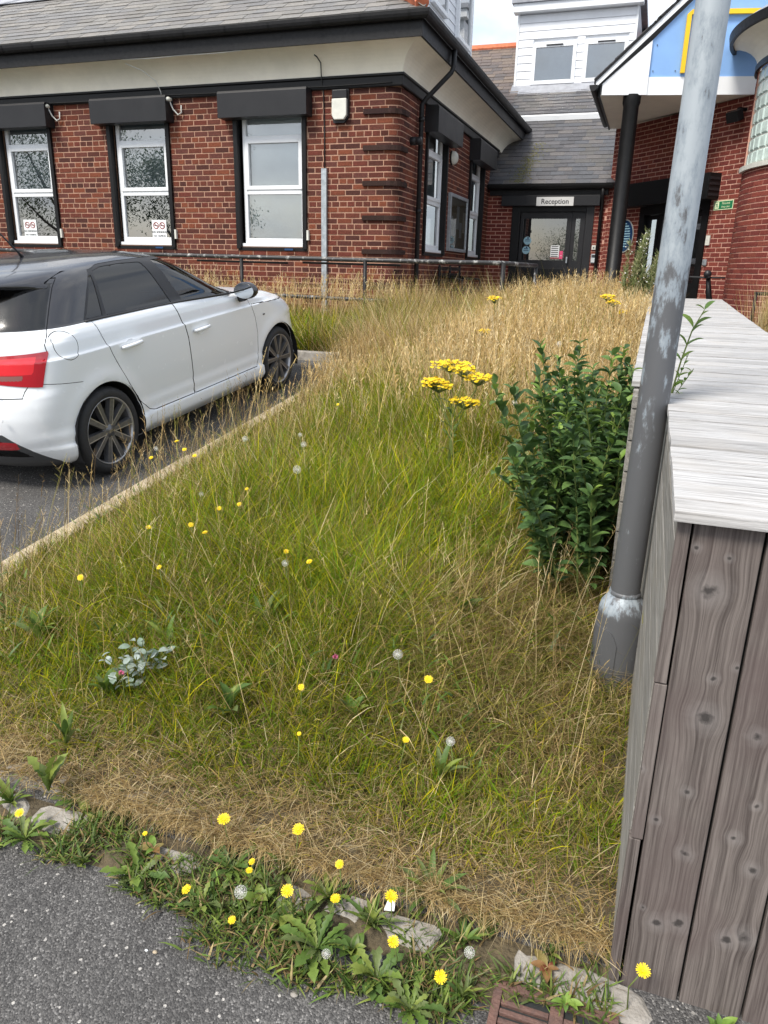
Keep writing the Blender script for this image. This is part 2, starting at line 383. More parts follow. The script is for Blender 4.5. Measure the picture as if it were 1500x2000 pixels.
# slates ----------------------------------------------------------
GREY = [(.17,.16,.15),(.19,.18,.165),(.15,.145,.14),(.205,.19,.17),(.175,.17,.165),(.16,.15,.135)]
DARK = [(.085,.082,.085),(.10,.095,.098),(.07,.068,.072),(.115,.105,.10),(.09,.085,.08),(.08,.082,.09)]
BROWN = [(.14,.11,.095),(.12,.095,.085),(.16,.125,.10),(.10,.085,.08)]
def slate_roof(parent, o, ux, us_, width, rows, pitch, sw, palette, trim=None, nobj=300, score=None, lift=.012, tint=None):
    """o: eave start, ux: unit vector along the eave, us_: unit vector up the slope"""
    o, ux, us_ = Vector(o), Vector(ux), Vector(us_); n = ux.cross(us_).normalized()
    if n.z < 0: n = -n
    cache = {}; rest = MB(); cnt = 0; items = []
    for r_ in range(rows):
        u = -sw*(.5 if r_ % 2 else 0) - random.uniform(0, .03)
        while u < width:
            wd = sw*random.choice((.94, 1, 1, 1.06)); a, b = max(u, 0), min(u+wd-.006, width)
            s0 = r_*pitch
            if trim: a, b = trim(a, b, s0)
            if b-a > .05: items.append((a, b, s0, random.randrange(len(palette)), abs((b-a)-(wd-.006)) < 1e-6))
            u += wd
    if score: items.sort(key=lambda t: score(t))
    for (a, b, s0, ci, full) in items:
        c = palette[ci]
        if tint: c = tint(a, s0, c)
        L = pitch*1.35; lf = lift*random.uniform(.7, 1.3); l2 = .002
        if full and cnt < nobj and not tint:
            key = (round(b-a, 3), ci)
            if key not in cache:
                mb = MB(); w_ = b-a
                mb.add([(0,0,0),(w_,0,0),(w_,0,lf),(0,0,lf),(0,L,l2-.004),(w_,L,l2-.004),(w_,L,l2),(0,L,l2)], [(3,2,6,7),(0,1,2,3),(1,5,6,2),(0,3,7,4)], c); cache[key] = mb.mesh('slate')
            ob = link('slate', cache[key], 'slate', parent); Q = o+ux*a+us_*s0
            mm = Matrix(((ux.x,us_.x,n.x),(ux.y,us_.y,n.y),(ux.z,us_.z,n.z)))
            ob.location = Q+ob.location; ob.rotation_euler = (mm @ Matrix.Rotation(random.uniform(-.008,.008), 3, 'Z')).to_euler(); cnt += 1
        else:
            Q = o+ux*a+us_*s0; w_ = ux*(b-a)
            rest.add([Q, Q+w_, Q+w_+n*lf, Q+n*lf, Q+us_*L+n*(l2-.004), Q+w_+us_*L+n*(l2-.004), Q+w_+us_*L+n*l2, Q+us_*L+n*l2], [(3,2,6,7),(0,1,2,3),(1,5,6,2),(0,3,7,4)], c)
            if tint and cnt < nobj and b-a > .2: pass
    if rest.f: stuff(rest.build('slates', 'slate', parent, fix=False))
    # boarding below
    bb = MB(); H = rows*pitch; q = o - n*.006; poly = [q, q+ux*width, q+ux*width+us_*H, q+us_*H]
    if trim:
        a0, b0 = trim(0, width, 0); a1, b1 = trim(0, width, H); poly = [q+ux*a0, q+ux*b0, q+ux*b1+us_*H, q+ux*a1+us_*H]
    bb.add(poly, [(0,1,2,3)]); bb.build('roof_boarding', 'lead', parent, fix=False)
M_ = .60; un = Vector((0, 1, M_)).normalized()
EV = Vector((XL, CY-.44, 4.90)); W_ = CX+.44-XL
slate_roof(bld, EV, (1,0,0), un, W_, 27, .19, .30, GREY, trim=lambda a, b, s: (a, min(b, W_-s*un.y)), nobj=300, score=lambda t: t[2]*3+abs(W_*.6-t[0])*.25)
# return slope
un2 = Vector((-1, 0, M_)).normalized(); EV2 = Vector((CX+.44, CY-.44, 4.90))
slate_roof(bld, EV2, (0,1,0), un2, 12, 27, .19, .30, GREY, trim=lambda a, b, s: (max(a, s*-un2.x), b), nobj=0)
# hip tiles
for k in range(9):
    p0 = EV2 + Vector((-1,1,M_))*(.04+.30*k) + Vector((0,0,.04)); p1 = p0 + Vector((-1,1,M_))*.31+Vector((0,0,.012))
    MB().tube([p0, p1], [.095,.08], 8).build('hip_tile', 'terracotta', bld)
# front dormer foot (lead apron, white cheek boards) at the top left
yd = 12.75; zr = 4.90+M_*(yd-(CY-.44))
ap = MB(); ap.obox((-12.6, yd-.34, zr-.34*M_+.03), (3.9,0,0), (0,.36,.36*M_), (0,-.006,.01)); ap.build('lead_apron', 'lead', bld)
fd = MB(); fd.box((-12.3, yd, zr-.1), (-9.0, yd+1.6, zr+1.5)); fd.build('front_dormer', 'white_clad', bld)
wb = MB(); wb.obox((-12.05, yd-.5, zr-.26), (.16,0,0), (.9,.35,.62), (-.03,0,.05)); wb.build('bargeboard', 'upvc', bld)
# side dormer on the return slope: boards, windows
sdx = -4.62; sy0, sy1 = 13.6, 18.95; szb, szt = 5.4, 8.2
sdm = MB(); sdm.box((sdx-2.5, sy0, szb), (sdx-.03, sy1-.03, szt)); sdm.build('side_dormer', 'white_clad', bld)
k = 0; z = szb
while z < szt:
    b = MB(); b.obox((sdx-.03, sy0, z), (0, sy1-sy0, 0), (.028,0,0), (-.012,0,.155)); b.build('cladding_board', 'white_clad', bld); z += .158
b = MB(); b.box((sdx-.04, sy1-.05, szb), (sdx+.012, sy1+.02, szt)); b.build('corner_trim', 'upvc', bld)
def simple_window(parent, P, ux, w_, h_, nrm, fr=.06, mat_in='blind_dim', name='window', bars=(), depth=.07, glassmat='glass', back=.10):
    """frame with optional bars (heights in metres from the bottom, thickness), pane and something behind; P = lower left outside corner"""
    P, ux, nrm = Vector(P), Vector(ux).normalized(), Vector(nrm).normalized(); up = Vector((0,0,1))
    f = MB()
    f.obox(P, ux*fr, nrm*-depth, up*h_); f.obox(P+ux*(w_-fr), ux*fr, nrm*-depth, up*h_)
    f.obox(P+ux*fr, ux*(w_-2*fr), nrm*-depth, up*fr); f.obox(P+ux*fr+up*(h_-fr), ux*(w_-2*fr), nrm*-depth, up*fr)
    for (z, th, pr) in bars: f.obox(P+ux*fr+up*z+nrm*pr, ux*(w_-2*fr), nrm*-(depth+pr), up*th)
    wn = f.build(name, 'upvc', parent, bevel=.006)
    g = MB(); q = P+ux*fr*.9+up*fr*.9-nrm*.035; g.add([q, q+ux*(w_-1.8*fr), q+ux*(w_-1.8*fr)+up*(h_-1.8*fr), q+up*(h_-1.8*fr)], [(0,1,2,3)])
    gl = g.build('pane', glassmat, wn, fix=False); gl.location = (0,0,0)
    g = MB(); q = P+ux*fr*.5+up*fr*.5-nrm*back; g.add([q, q+ux*(w_-fr), q+ux*(w_-fr)+up*(h_-fr), q+up*(h_-fr)], [(0,1,2,3)])
    bk = g.build('blind', mat_in, wn, fix=False); bk.location = (0,0,0)
    return wn
simple_window(bld, (sdx+.08, 15.55, 6.55), (0,1,0), 1.05, 1.15, (1,0,0), fr=.08, depth=.085, back=.06)
simple_window(bld, (sdx+.08, 17.45, 6.45), (0,1,0), 1.15, 1.2, (1,0,0), fr=.08, depth=.085, back=.06)

# windows, shutter boxes, guides ---------------------------------
def big_window(P, ux, nrm, w_, inner, lower, tilt=None):
    """tall white window of three lights, black guides, projecting sill; P lower left of opening on wall face"""
    P, ux, nrm = Vector(P), Vector(ux), Vector(nrm); up = Vector((0,0,1)); H = WZ1-WZ0
    fr = .058; x0 = .10; ww = w_-.16; base = P+ux*x0+nrm*-.055+up*.05
    hh = 1.83
    f = MB(); D = nrm*-.07
    f.obox(base, ux*fr, D, up*hh); f.obox(base+ux*(ww-fr), ux*fr, D, up*hh)
    for (z, th) in ((0,.075),(.70,.085),(1.42,.085),(hh-.06,.06)): f.obox(base+ux*fr+up*z, ux*(ww-2*fr), D, up*th)
    wn = f.build('window', 'upvc', bld, bevel=.006)
    s = MB()                                             # opening sash of the middle light
    a = base+nrm*.015+ux*(fr*.75)+up*.765; sw = ww-1.5*fr; sh = .69
    s.obox(a, ux*.055, D*.8, up*sh); s.obox(a+ux*(sw-.055), ux*.055, D*.8, up*sh); s.obox(a+ux*.055, ux*(sw-.11), D*.8, up*.055); s.obox(a+ux*.055+up*(sh-.055), ux*(sw-.11), D*.8, up*.055)
    sa = s.build('sash', 'upvc', wn, bevel=.005); sa.location = (0,0,0)
    sl_ = MB(); sl_.obox(base+ux*-.03+up*-.045+nrm*.05, ux*(ww+.06), nrm*-.12, up*.045); q = sl_.build('sill', 'upvc', wn, bevel=.006); q.location = (0,0,0)
    for (z0, z1) in ((.06,.72),(.75,1.46),(1.49,hh-.05)):
        g = MB(); q = base+nrm*-.03+ux*fr*.8+up*z0; g.add([q, q+ux*(ww-1.6*fr), q+ux*(ww-1.6*fr)+up*(z1-z0), q+up*(z1-z0)], [(0,1,2,3)])
        o = g.build('pane', 'glass', wn, fix=False); o.location = (0,0,0)
    g = MB(); q = base+nrm*-.11+ux*.03+up*(.74 if lower else .03); g.add([q, q+ux*(ww-.06), q+ux*(ww-.06)+up*(hh-(.74 if lower else .03)), q+up*(hh-(.74 if lower else .03))], [(0,1,2,3)])
    o = g.build('blind', inner, wn, fix=False); o.location = (0,0,0)
    if lower:
        g = MB(); q = base+nrm*-.5+ux*-.3+up*-.2; g.add([q, q+ux*(ww+.6), q+ux*(ww+.6)+up*1.2, q+up*1.2], [(0,1,2,3)])
        o = g.build('room', lower, wn, fix=False); o.location = (0,0,0)
    for (a, b) in ((-.005,.06),(w_-.065,w_)):
        g = MB(); g.obox(P+ux*a+nrm*.045+up*-.03, ux*(b-a), nrm*-.10, up*(H+.02)); g.build('shutter_guide', 'black_paint', bld, bevel=.004)
    g = MB(); g.obox(P+up*-.055+nrm*.012, ux*w_, nrm*-.12, up*.05); g.build('under_sill', 'black_paint', bld)
    return wn
def shutter_box(P, ux, nrm, w_, z0, h_, dep=.21):
    P, ux, nrm = Vector(P), Vector(ux), Vector(nrm); up = Vector((0,0,1)); P.z = z0
    A = P+nrm*.002
    poly = [A, A+nrm*dep, A+nrm*dep+up*(h_-.03), A+nrm*(dep-.02)+up*h_, A+up*h_]
    return MB().prism(poly, ux*w_).build('shutter_box', 'shutter', bld, bevel=.004)
INS = [('blind_dim','dark_room'), ('blind_dim','room_grey'), ('blind',None)]
fronts = []
for (a, b), (i1, i2) in zip(W_FRONT, INS):
    fronts.append(big_window((a, CY, WZ0), (1,0,0), (0,-1,0), b-a, i1, i2))
    shutter_box((a-.15, CY, 0), (1,0,0), (0,-1,0), b-a+.24, 3.80, .35)
for (a, b) in W_RET:
    big_window((CX, a, WZ0), (0,1,0), (1,0,0), b-a, 'blind_dim', 'room_grey')
    shutter_box((CX, a-.08, 0), (0,1,0), (1,0,0), b-a+.3, 3.76, .37, .22)
for (a, b) in W_FRONT[1:]:
    MB().box((b-.36, CY-.058, WZ0-.045), (b-.22, CY-.05, WZ0-.02)).build('maker_label', 'blue_sign', bld)
for (a, b) in W_FRONT:
    MB().box((b+.002, CY-.05, WZ0+.10), (b+.035, CY-.008, WZ0+.24)).build('shutter_lock', 'dirty_white', bld, bevel=.004)
# dark rooms behind
rm = MB(); rm.box((XL, CY+.9, GB-.2), (CX-.9, CY+3, 4.2)); rm.build('room_lining', 'dark_room', bld)
# downpipe on the return, flue, string of cables
px_ = CX+.075; py_ = 11.62
dp = MB(); dp.tube([(CX+.47, 11.85, 4.78), (CX+.47, 11.82, 4.55), (CX+.45, 11.79, 4.48), (px_+.06, py_+.02, 4.13), (px_, py_, 4.05), (px_, py_, GB-.05)], .036, 10)
dp.build('downpipe', 'black_worn', bld, smooth=True)
for z in (3.85, 2.6, 1.5): MB().tube([(px_, py_, z-.03), (px_, py_, z+.03)], .044, 10).build('pipe_bracket', 'black_paint', bld, smooth=True)
fl = MB(); fl.lathe([(0,.17),(.05,.17),(.055,.155),(.055,.10),(.048,.09),(.058,.08),(.058,.02),(.05,0)], 16, o=(CX, 11.35, 3.53), ax='x'); fl.build('flue_pipe', 'shutter', bld, smooth=True)
# galvanised cable channel and black cable
cc = MB()
for (a, b) in (((-4.755,-.05),(-4.675,-.044)), ((-4.755,-.044),(-4.749,0)), ((-4.681,-.044),(-4.675,0))):
    cc.box((a[0], CY+a[1], 1.05), (b[0], CY+b[1], 3.12))
cc.build('cable_channel', 'galv', bld)
MB().tube([(-4.715, CY-.02, 3.10), (-4.715, CY-.02, 3.6), (-4.73, CY-.02, 4.1), (-4.735, CY-.075, 4.26), (-4.72, CY-.13, 4.44), (-4.75, CY-.20, 4.50), (-4.78, CY-.22, 4.52)], .0085, 6).build('cable', 'cable', bld, smooth=True)
def sag(x0, x1, y, z, dz, n=14): return [(x0+(x1-x0)*t, y, z+dz*math.sin(t*math.pi)*(.6+.4*math.sin(9*t))) for t in np.linspace(0, 1, n)]
MB().tube(sag(-13, -7.5, CY-.062, 4.16, -.02)+sag(-7.2, -3.7, CY-.062, 4.17, -.015), .008, 6).build('cable', 'cable', bld, smooth=True)
MB().tube([(-7.78, CY-.32, 4.56), (-7.55, CY-.22, 4.47), (-7.40, CY-.14, 4.35), (-7.36, CY-.09, 4.22), (-7.36, CY-.075, 4.16)], .006, 6).build('cable', 'cable_white', bld, smooth=True)
MB().tube(sag(-7.78, -5.8, CY-.395, 4.592, -.02), .006, 6).build('cable', 'cable_white', bld, smooth=True)

# things fixed to the left building ---------------------------------
def sec_cam(x, label):
    t = thing('security_camera', label, 'camera', (x, CY-.08, 4.10), 'small dome cameras beside the shutter boxes')
    MB().lathe([(0,.03),(.03,.03),(.055,.01),(.058,-.015),(.04,-.03),(0,-.03)], 16, o=(x, CY-.13, 4.10)).build('housing', 'dirty_white', t, smooth=True)
    MB().lathe([(.038,0),(.034,-.025),(.02,-.04),(0,-.044)], 14, o=(x, CY-.13, 4.07)).build('lens_dome', 'shutter', t, smooth=True)
    MB().box((x-.02, CY-.14, 4.09), (x+.02, CY-.045, 4.13)).build('bracket', 'dirty_white', t)
    MB().tube([(x+.03, CY-.12, 4.07), (x+.06, CY-.09, 3.97), (x+.12, CY-.06, 3.90), (x+.17, CY-.04, 3.93), (x+.165, CY-.03, 4.03)], .011, 6).build('cable', 'cable_white', t, smooth=True)
sec_cam(-7.22, 'small white camera with looped cable between the middle and right shutter boxes')
sec_cam(-9.48, 'small white camera with drooping cable beside the leftmost shutter box')
al = thing('alarm_box', 'cream alarm box with dark top high on the brick wall', 'alarm', (-4.46, CY, 3.72))
MB().prism([(-4.58,CY-.006,3.78),(-4.56,CY-.006,3.70),(-4.40,CY-.006,3.70),(-4.335,CY-.006,3.78),(-4.335,CY-.006,4.12),(-4.58,CY-.006,4.12)], (0,-.05,0)).build('back_plate', 'shutter', al)
MB().prism([(-4.57,CY-.05,3.79),(-4.535,CY-.05,3.735),(-4.39,CY-.05,3.735),(-4.35,CY-.05,3.79),(-4.35,CY-.05,4.0),(-4.57,CY-.05,4.0)], (0,-.055,0)).build('cover', 'dirty_white', al, bevel=.012)
MB().box((-4.57,CY-.095,4.002), (-4.35,CY-.05,4.11)).build('strobe', 'shutter', al, bevel=.01)
lb = thing('wall_lamp', 'small round white lamp beneath the return shutter box', 'lamp', (CX, 13.72, 3.62))
MB().lathe([(0,.09),(.06,.085),(.10,.05),(.11,0)], 18, o=(CX+.03, 13.72, 3.62), ax='x').build('diffuser', 'dirty_white', lb, smooth=True)
MB().lathe([(.115,.03),(.115,0),(0,0)], 18, o=(CX+.004, 13.72, 3.62), ax='x').build('rim', 'shutter', lb)
nb = thing('notice_board', 'grey framed notice board with tan papers between return windows', 'notice board', (CX, 13.65, 2.1))
n0, n1, nz0, nz1 = 13.62, 14.92, 2.10, 3.06
MB().box((CX+.006, n0+.05, nz0+.05), (CX+.03, n1-.05, nz1-.05)).build('backing', 'board_tan', nb)
for (a, b) in (((n0,nz0),(n1,nz0+.055)), ((n0,nz1-.055),(n1,nz1)), ((n0,nz0+.055),(n0+.055,nz1-.055)), ((n1-.055,nz0+.055),(n1,nz1-.055))):
    MB().box((CX+.006, a[0], a[1]), (CX+.065, b[0], b[1])).build('rail', 'galv', nb, bevel=.004)
for k in range(5):
    y = n0+.12+.23*k; h = random.uniform(.2,.4); z = nz0+.15+random.uniform(0,.25)
    MB().box((CX+.0305, y, z), (CX+.033, y+.18, z+h)).build('notice', random.choice(['board_tan','cream','paper']), nb)
MB().add([(CX+.05,n0+.05,nz0+.05),(CX+.05,n1-.05,nz0+.05),(CX+.05,n1-.05,nz1-.05),(CX+.05,n0+.05,nz1-.05)], [(0,1,2,3)]).build('pane', 'glass', nb, fix=False)
def sticker(x, z, label):
    y = CY+.078; t = thing('window_sticker', label, 'sticker', (x, y, z), 'notices in the left windows')
    MB().box((x-.135, y, z), (x+.135, y+.004, z+.29)).build('card', 'paper', t)
    for k in (-1, 1):
        MB().lathe([(.052,0),(.052,.003),(.040,.003),(.040,0)], 18, o=(x+.058*k, y-.004, z+.205), ax='y').build('ring', 'red_print', t)
        MB().obox((x+.058*k-.034, y-.003, z+.232), (.068,0,-.058), (0,.002,0), (.006,0,.008)).build('bar', 'red_print', t)
        MB().obox((x+.058*k-.03, y-.0015, z+.198), (.06,0,0), (0,.001,0), (0,0,.014)).build('pictogram', 'ink', t)
    for s, dz in (('NO SMOKING', .105), ('NO VAPING', .045)):
        text_mesh('lettering', s, .043, 'ink', (x, y-.003, z+dz), frame((1,0,0),(0,0,1)), t)
sticker(-10.27, 2.14, 'white no smoking no vaping notice in leftmost window')
sticker(-7.66, 2.14, 'white no smoking no vaping notice in the middle front window')
# ================================================================ RECEPTION LINK
lk_ = thing('reception_link', 'brick entrance block with black doors under steep slate roof', 'building', (-2.3, YE, 1.1))
NEW = [tuple(.86*q for q in c) for c in ((.205,.047,.036),(.225,.054,.040),(.185,.042,.033),(.245,.060,.043),(.20,.050,.040),(.17,.040,.033),(.215,.058,.040))]
DX0, DX1, DZ1 = -3.06, -1.36, 3.12
XR = -1.10
def pos_rec(u, z, d): return (CX+u, YE-d, z)
brick_wall(lk_, pos_rec, XR-CX, 1.0, 3.5, [(DX0-CX, DX1-CX, 1.0, DZ1)], NEW, course=.0765, bl=.225, bond='stretcher', gap=.011, obj_range=lambda u, z: 3-z+.01, mortar='mortar_new')
# door set
def bx(name, a, b, mt, parent, bevel=0.0): return MB().box(a, b).build(name, mt, parent, bevel=bevel)
bx('door_jamb', (DX0, YE-.03, 1.0), (DX0+.18, YE+.12, DZ1), 'black_paint', lk_, .006)
bx('door_jamb', (DX1-.16, YE-.03, 1.0), (DX1, YE+.12, DZ1), 'shutter', lk_, .006)
bx('door_head', (DX0+.18, YE-.03, DZ1-.13), (DX1-.16, YE+.12, DZ1), 'black_paint', lk_, .006)
dl0, dl1, dl2 = DX0+.19, -1.80, DX1-.17
def door_leaf(x0, x1, gx0, gx1, name):
    y0, y1 = YE+.03, YE+.085; zt = DZ1-.14; gz0, gz1 = 2.03, 2.86
    f = MB(); f.box((x0,y0,1.12),(gx0,y1,zt)); f.box((gx1,y0,1.12),(x1,y1,zt)); f.box((gx0,y0,1.12),(gx1,y1,gz0)); f.box((gx0,y0,gz1),(gx1,y1,zt))
    o = f.build(name, 'shutter', lk_)
    MB().add([(gx0,y0+.02,gz0),(gx1,y0+.02,gz0),(gx1,y0+.02,gz1),(gx0,y0+.02,gz1)], [(0,1,2,3)]).build('pane', 'glass_door', o, fix=False)
    MB().box((x0+.09,y0-.012,1.22),(x1-.09,y0-.001,1.86)).build('panel', 'black_paint', o, bevel=.005)
    return o
dl = door_leaf(dl0, dl1, dl0+.06, dl1-.10, 'door')
MB().box((dl1-.05,YE-.02,1.98),(dl1-.02,YE+.028,2.10)).build('handle', 'galv', dl, bevel=.004)
door_leaf(dl1+.008, dl2, dl1+.08, dl2-.10, 'side_leaf')
bx('lobby_lining', (DX0-.1, YE+1.0, 1.0), (DX1+.1, YE+1.1, 3.3), 'room_grey', lk_)
bx('curtain', (-2.62, YE+.25, 1.15), (-2.42, YE+.3, 2.95), 'dark_room', lk_)
# shutter head, fascia, gutter, downpipe
bx('shutter_box', (-3.28, YE-.16, 3.10), (-1.26, YE-.002, 3.30), 'shutter', lk_, .006)
bx('fascia', (-3.55, YE-.10, 3.31), (-1.12, YE-.003, 3.50), 'black_worn', lk_)
g_ = MB(); pr = [(YE-.19+.075*math.cos(a), 3.51+.10*math.sin(a)) for a in np.linspace(math.pi, 2*math.pi, 9)]
for x in (-3.58, -1.02):
    for (y, z) in pr: g_.v.append((x, y, z))
g_.f = [(i, i+1, 9+i+1, 9+i) for i in range(8)]; g_.c = [None]*8; g_.f += [tuple(range(9)), tuple(range(9,18))]; g_.c += [None]*2
g_.build('gutter', 'black_paint', lk_)
MB().tube([(-1.22, YE-.19, 3.42), (-1.22, YE-.12, 3.25), (-1.22, YE-.05, 3.15), (-1.22, YE-.05, 1.05)], .036, 10).build('downpipe', 'black_worn', lk_, smooth=True)
# slate roof in two flights with white flashing, then dormer
MR = .68; ur = Vector((0,1,MR)).normalized()
E0 = Vector((CX-.55, YE-.16, 3.52))
def green(a, s, c):
    return c
slate_roof(lk_, E0, (1,0,0), ur, 3.19, 17, .165, .30, DARK, nobj=300)
s1 = 17*.165; Q = E0+ur*s1
MB().obox(Q+Vector((-.15,-.03,.0)), (3.37,0,0), (0,.05,.03), (0,-.02,.10)).build('flashing', 'upvc', lk_)
slate_roof(lk_, Q+Vector((0,.04,.02)), (1,0,0), ur, 3.19, 11, .165, .30, DARK, nobj=90)
# moss streak is real growth: thin clumps on the slates
ms = MB()
for i in range(420):
    s = random.uniform(.02, 1.9)*random.random()**.3; u = 1.19+.25*s*.35+random.gauss(0,.10); p = E0+Vector((1,0,0))*u+ur*s+Vector((0,-MR,1)).normalized()*.012
    r = random.uniform(.006,.02); c = colour((.16,.15,.04), .3)
    ms.add([p+Vector((-r,0,0)), p+Vector((0,-r*.8,-r*.5)), p+Vector((r,0,0)), p+Vector((0,r*.8,r*.5)), p+Vector((0,-.003,.006))], [(0,1,4),(1,2,4),(2,3,4),(3,0,4)], c)
mat_attr('moss', .95, var=.3)
stuff(ms.build('moss', 'moss', lk_, fix=False))
# main roof behind, running left
E1 = Vector((-9.5, E0.y+2.2, E0.z+2.2*MR)); 
slate_roof(lk_, E1, (1,0,0), ur, 5.75, 24, .19, .28, BROWN, nobj=0)
E2 = Vector((-1.2, E0.y+2.6, E0.z+2.6*MR))
slate_roof(lk_, E2, (1,0,0), ur, 3.2, 24, .19, .28, DARK, nobj=0)
for k in range(26):
    x = -8.0+.4*k; zz = E1+ur*(24*.19)
    MB().tube([(x, zz.y, zz.z-.02), (x+.41, zz.y, zz.z-.012)], [.12,.112], 8).build('ridge_tile', 'terracotta', lk_)
# dormer
dy = 20.7; dzb = E0.z + (dy-E0.y)*MR; dx0, dx1, dzt = -3.90, -1.12, 7.72
MB().box((dx0+.03, dy+.02, dzb-.2), (dx1-.03, dy+4, dzt)).build('dormer', 'white_clad', lk_)
MB().obox((dx0-.05, dy-.32, dzb-.24), (dx1-dx0+.1,0,0), (0,.34,.28), (0,-.01,.015)).build('lead_apron', 'lead', lk_)
z = dzb; wz = (6.17, 7.05); wx = ((-3.50,-2.45),(-2.27,-1.27))
while z < dzt-.05:
    segs = [(dx0, dx1)]
    if z+.15 > wz[0] and z < wz[1]: segs = [(dx0, wx[0][0]), (wx[0][1], wx[1][0]), (wx[1][1], dx1)]
    for (a, b) in segs: MB().obox((a, dy-.028, z), (b-a,0,0), (0,.05,0), (0,.012,.166)).build('cladding_board', 'white_clad', lk_)
    z += .17
for x in (dx0-.012, dx1-.04): bx('corner_trim', (x, dy-.04, dzb-.02), (x+.052, dy+.03, dzt), 'upvc', lk_)
bx('dormer_fascia', (dx0-.10, dy-.22, dzt-.02), (dx1+.10, dy+.05, dzt+.16), 'upvc', lk_, .01)
bx('dormer_roof', (dx0-.14, dy-.27, dzt+.162), (dx1+.14, dy+4, dzt+.26), 'lead', lk_)
for (a, b) in wx:
    simple_window(lk_, (a, dy-.05, wz[0]), (1,0,0), b-a, wz[1]-wz[0], (0,-1,0), fr=.085, mat_in='blind_dim', depth=.06, back=.06)
    bx('trickle_vent', ((a+b)/2-.2, dy-.068, wz[1]-.055), ((a+b)/2+.2, dy-.051, wz[1]-.03), 'shutter', lk_)
# cheek of dormer
bx('dormer_cheek', (dx1-.02, dy+.03, dzb-.1), (dx1+.02, dy+3, dzt), 'lead', lk_)

sg = thing('reception_sign', 'grey sign reading Reception above the black doors', 'sign', (-2.2, YE-.17, 3.1))
sx0, sx1, sz0, sz1 = -2.54, -1.78, 3.095, 3.265
bx('panel', (sx0, YE-.185, sz0), (sx1, YE-.163, sz1), 'sign_grey', sg, .003)
text_mesh('lettering', 'Reception', .142, 'ink', ((sx0+sx1)/2, YE-.187, (sz0+sz1)/2-.004), frame((1,0,0),(0,0,1)), sg, ext=.0015, font_scale=.98)
text_mesh('lettering', 'Reception', .142, 'ink', ((sx0+sx1)/2+.004, YE-.1872, (sz0+sz1)/2-.004), frame((1,0,0),(0,0,1)), sg, ext=.0015, font_scale=.98)
def disc_sticker(x, z, label):
    t = thing('door_sticker', label, 'sticker', (x, YE+.048, z), 'stickers on the reception door')
    MB().lathe([(0,0),(.082,0),(.082,.003),(0,.003)], 22, o=(x, YE+.044, z), ax='y').build('disc', 'pale_blue', t)
    MB().box((x-.045, YE+.041, z+.02), (x+.045, YE+.043, z+.034)).build('lettering', 'blue_sign', t)
    MB().box((x-.055, YE+.041, z-.012), (x+.055, YE+.043, z)).build('lettering', 'blue_sign', t)
    MB().lathe([(0,0),(.018,0),(.018,.002),(0,.002)], 12, o=(x+.01, YE+.041, z+.055), ax='y').build('emblem', 'blue_sign', t)
disc_sticker(-2.70, 2.42, 'round pale blue sticker, upper of two on the reception door')
disc_sticker(-2.715, 2.23, 'round pale blue sticker, lower of two on the reception door')
t = thing('door_notice', 'white and red printed notice behind the reception door glass', 'notice', (-2.1, YE+.045, 2.06))
bx('card', (-2.19, YE+.043, 2.06), (-2.01, YE+.047, 2.33), 'paper', t)
for k in range(6): bx('print_line', (-2.175, YE+.041, 2.30-.04*k), (-2.03, YE+.0425, 2.315-.04*k), random.choice(['ink','pale_blue']), t)
bx('print_band', (-2.19, YE+.041, 2.062), (-2.01, YE+.0425, 2.09), 'red_print', t)
t = thing('door_notice', 'small pink notice low on the reception door glass', 'notice', (-1.96, YE+.045, 2.06))
bx('card', (-2.0, YE+.043, 2.06), (-1.93, YE+.047, 2.22), 'pink_print', t)
bx('print_line', (-1.99, YE+.041, 2.12), (-1.94, YE+.0425, 2.128), 'paper', t)
t = thing('entry_keypad', 'silver door entry keypad right of the reception doors', 'keypad', (-1.30, YE-.01, 2.0))
bx('case', (-1.335, YE-.045, 1.99), (-1.24, YE-.006, 2.17), 'galv', t, .006); bx('screen', (-1.32, YE-.048, 2.10), (-1.255, YE-.0455, 2.15), 'ink', t)
for i in range(3):
    for j in range(3): bx('key', (-1.32+.024*i, YE-.05, 2.01+.026*j), (-1.303+.024*i, YE-.0455, 2.027+.026*j), 'paper', t)
t = thing('bell_button', 'small white push button above the entry keypad', 'button', (-1.33, YE-.01, 2.25))
bx('plate', (-1.34, YE-.03, 2.25), (-1.26, YE-.006, 2.34), 'dirty_white', t, .004); MB().lathe([(0,-.012),(.012,-.012),(.014,0)], 12, o=(-1.30, YE-.03, 2.295), ax='y').build('button', 'ink', t)

# ================================================================ RIGHT WING (splayed wall, rounded bay)
DW = np.array([.6428, -.7660]); NW = np.array([-.7660, -.6428])      # along the wall, outward
P0 = np.array([XR, YE])
wing = thing('brick_wing', 'right hand brick wing with splayed door wall and rounded bay', 'building', (XR, YE, 1.1))
def pos_diag(u, z, d): q = P0+DW*u+NW*d; return (q[0], q[1], z)
def PD(u, z, d): return Vector(pos_diag(u, z, d))
UD = 4.0
brick_wall(wing, pos_diag, UD, .95, 4.62, [(1.06, 2.86, .95, 3.02)], NEW, course=.076, bl=.225, bond='stretcher', obj_range=lambda u, z: 4-u+.01, nobj=170, mortar='mortar_new')
BC = np.array([2.87, 13.6]); BR = 1.80
th0 = R(166)
def pos_bay(u, z, d):
    a = th0 + u/BR; return (BC[0]+(BR+d)*math.cos(a), BC[1]+(BR+d)*math.sin(a), z)
UB = BR*R(110); GU0, GU1, GZ0, GZ1 = BR*R(15), BR*R(80), 3.36, 4.66
def bay_brick_obj(u, z): return False
brick_wall(wing, pos_bay, UB, .6, 4.75, [(GU0, GU1, GZ0, GZ1)], NEW, course=.076, bl=.225, bond='stretcher', mortar='mortar_new', breaks=[UB*i/28 for i in range(29)])
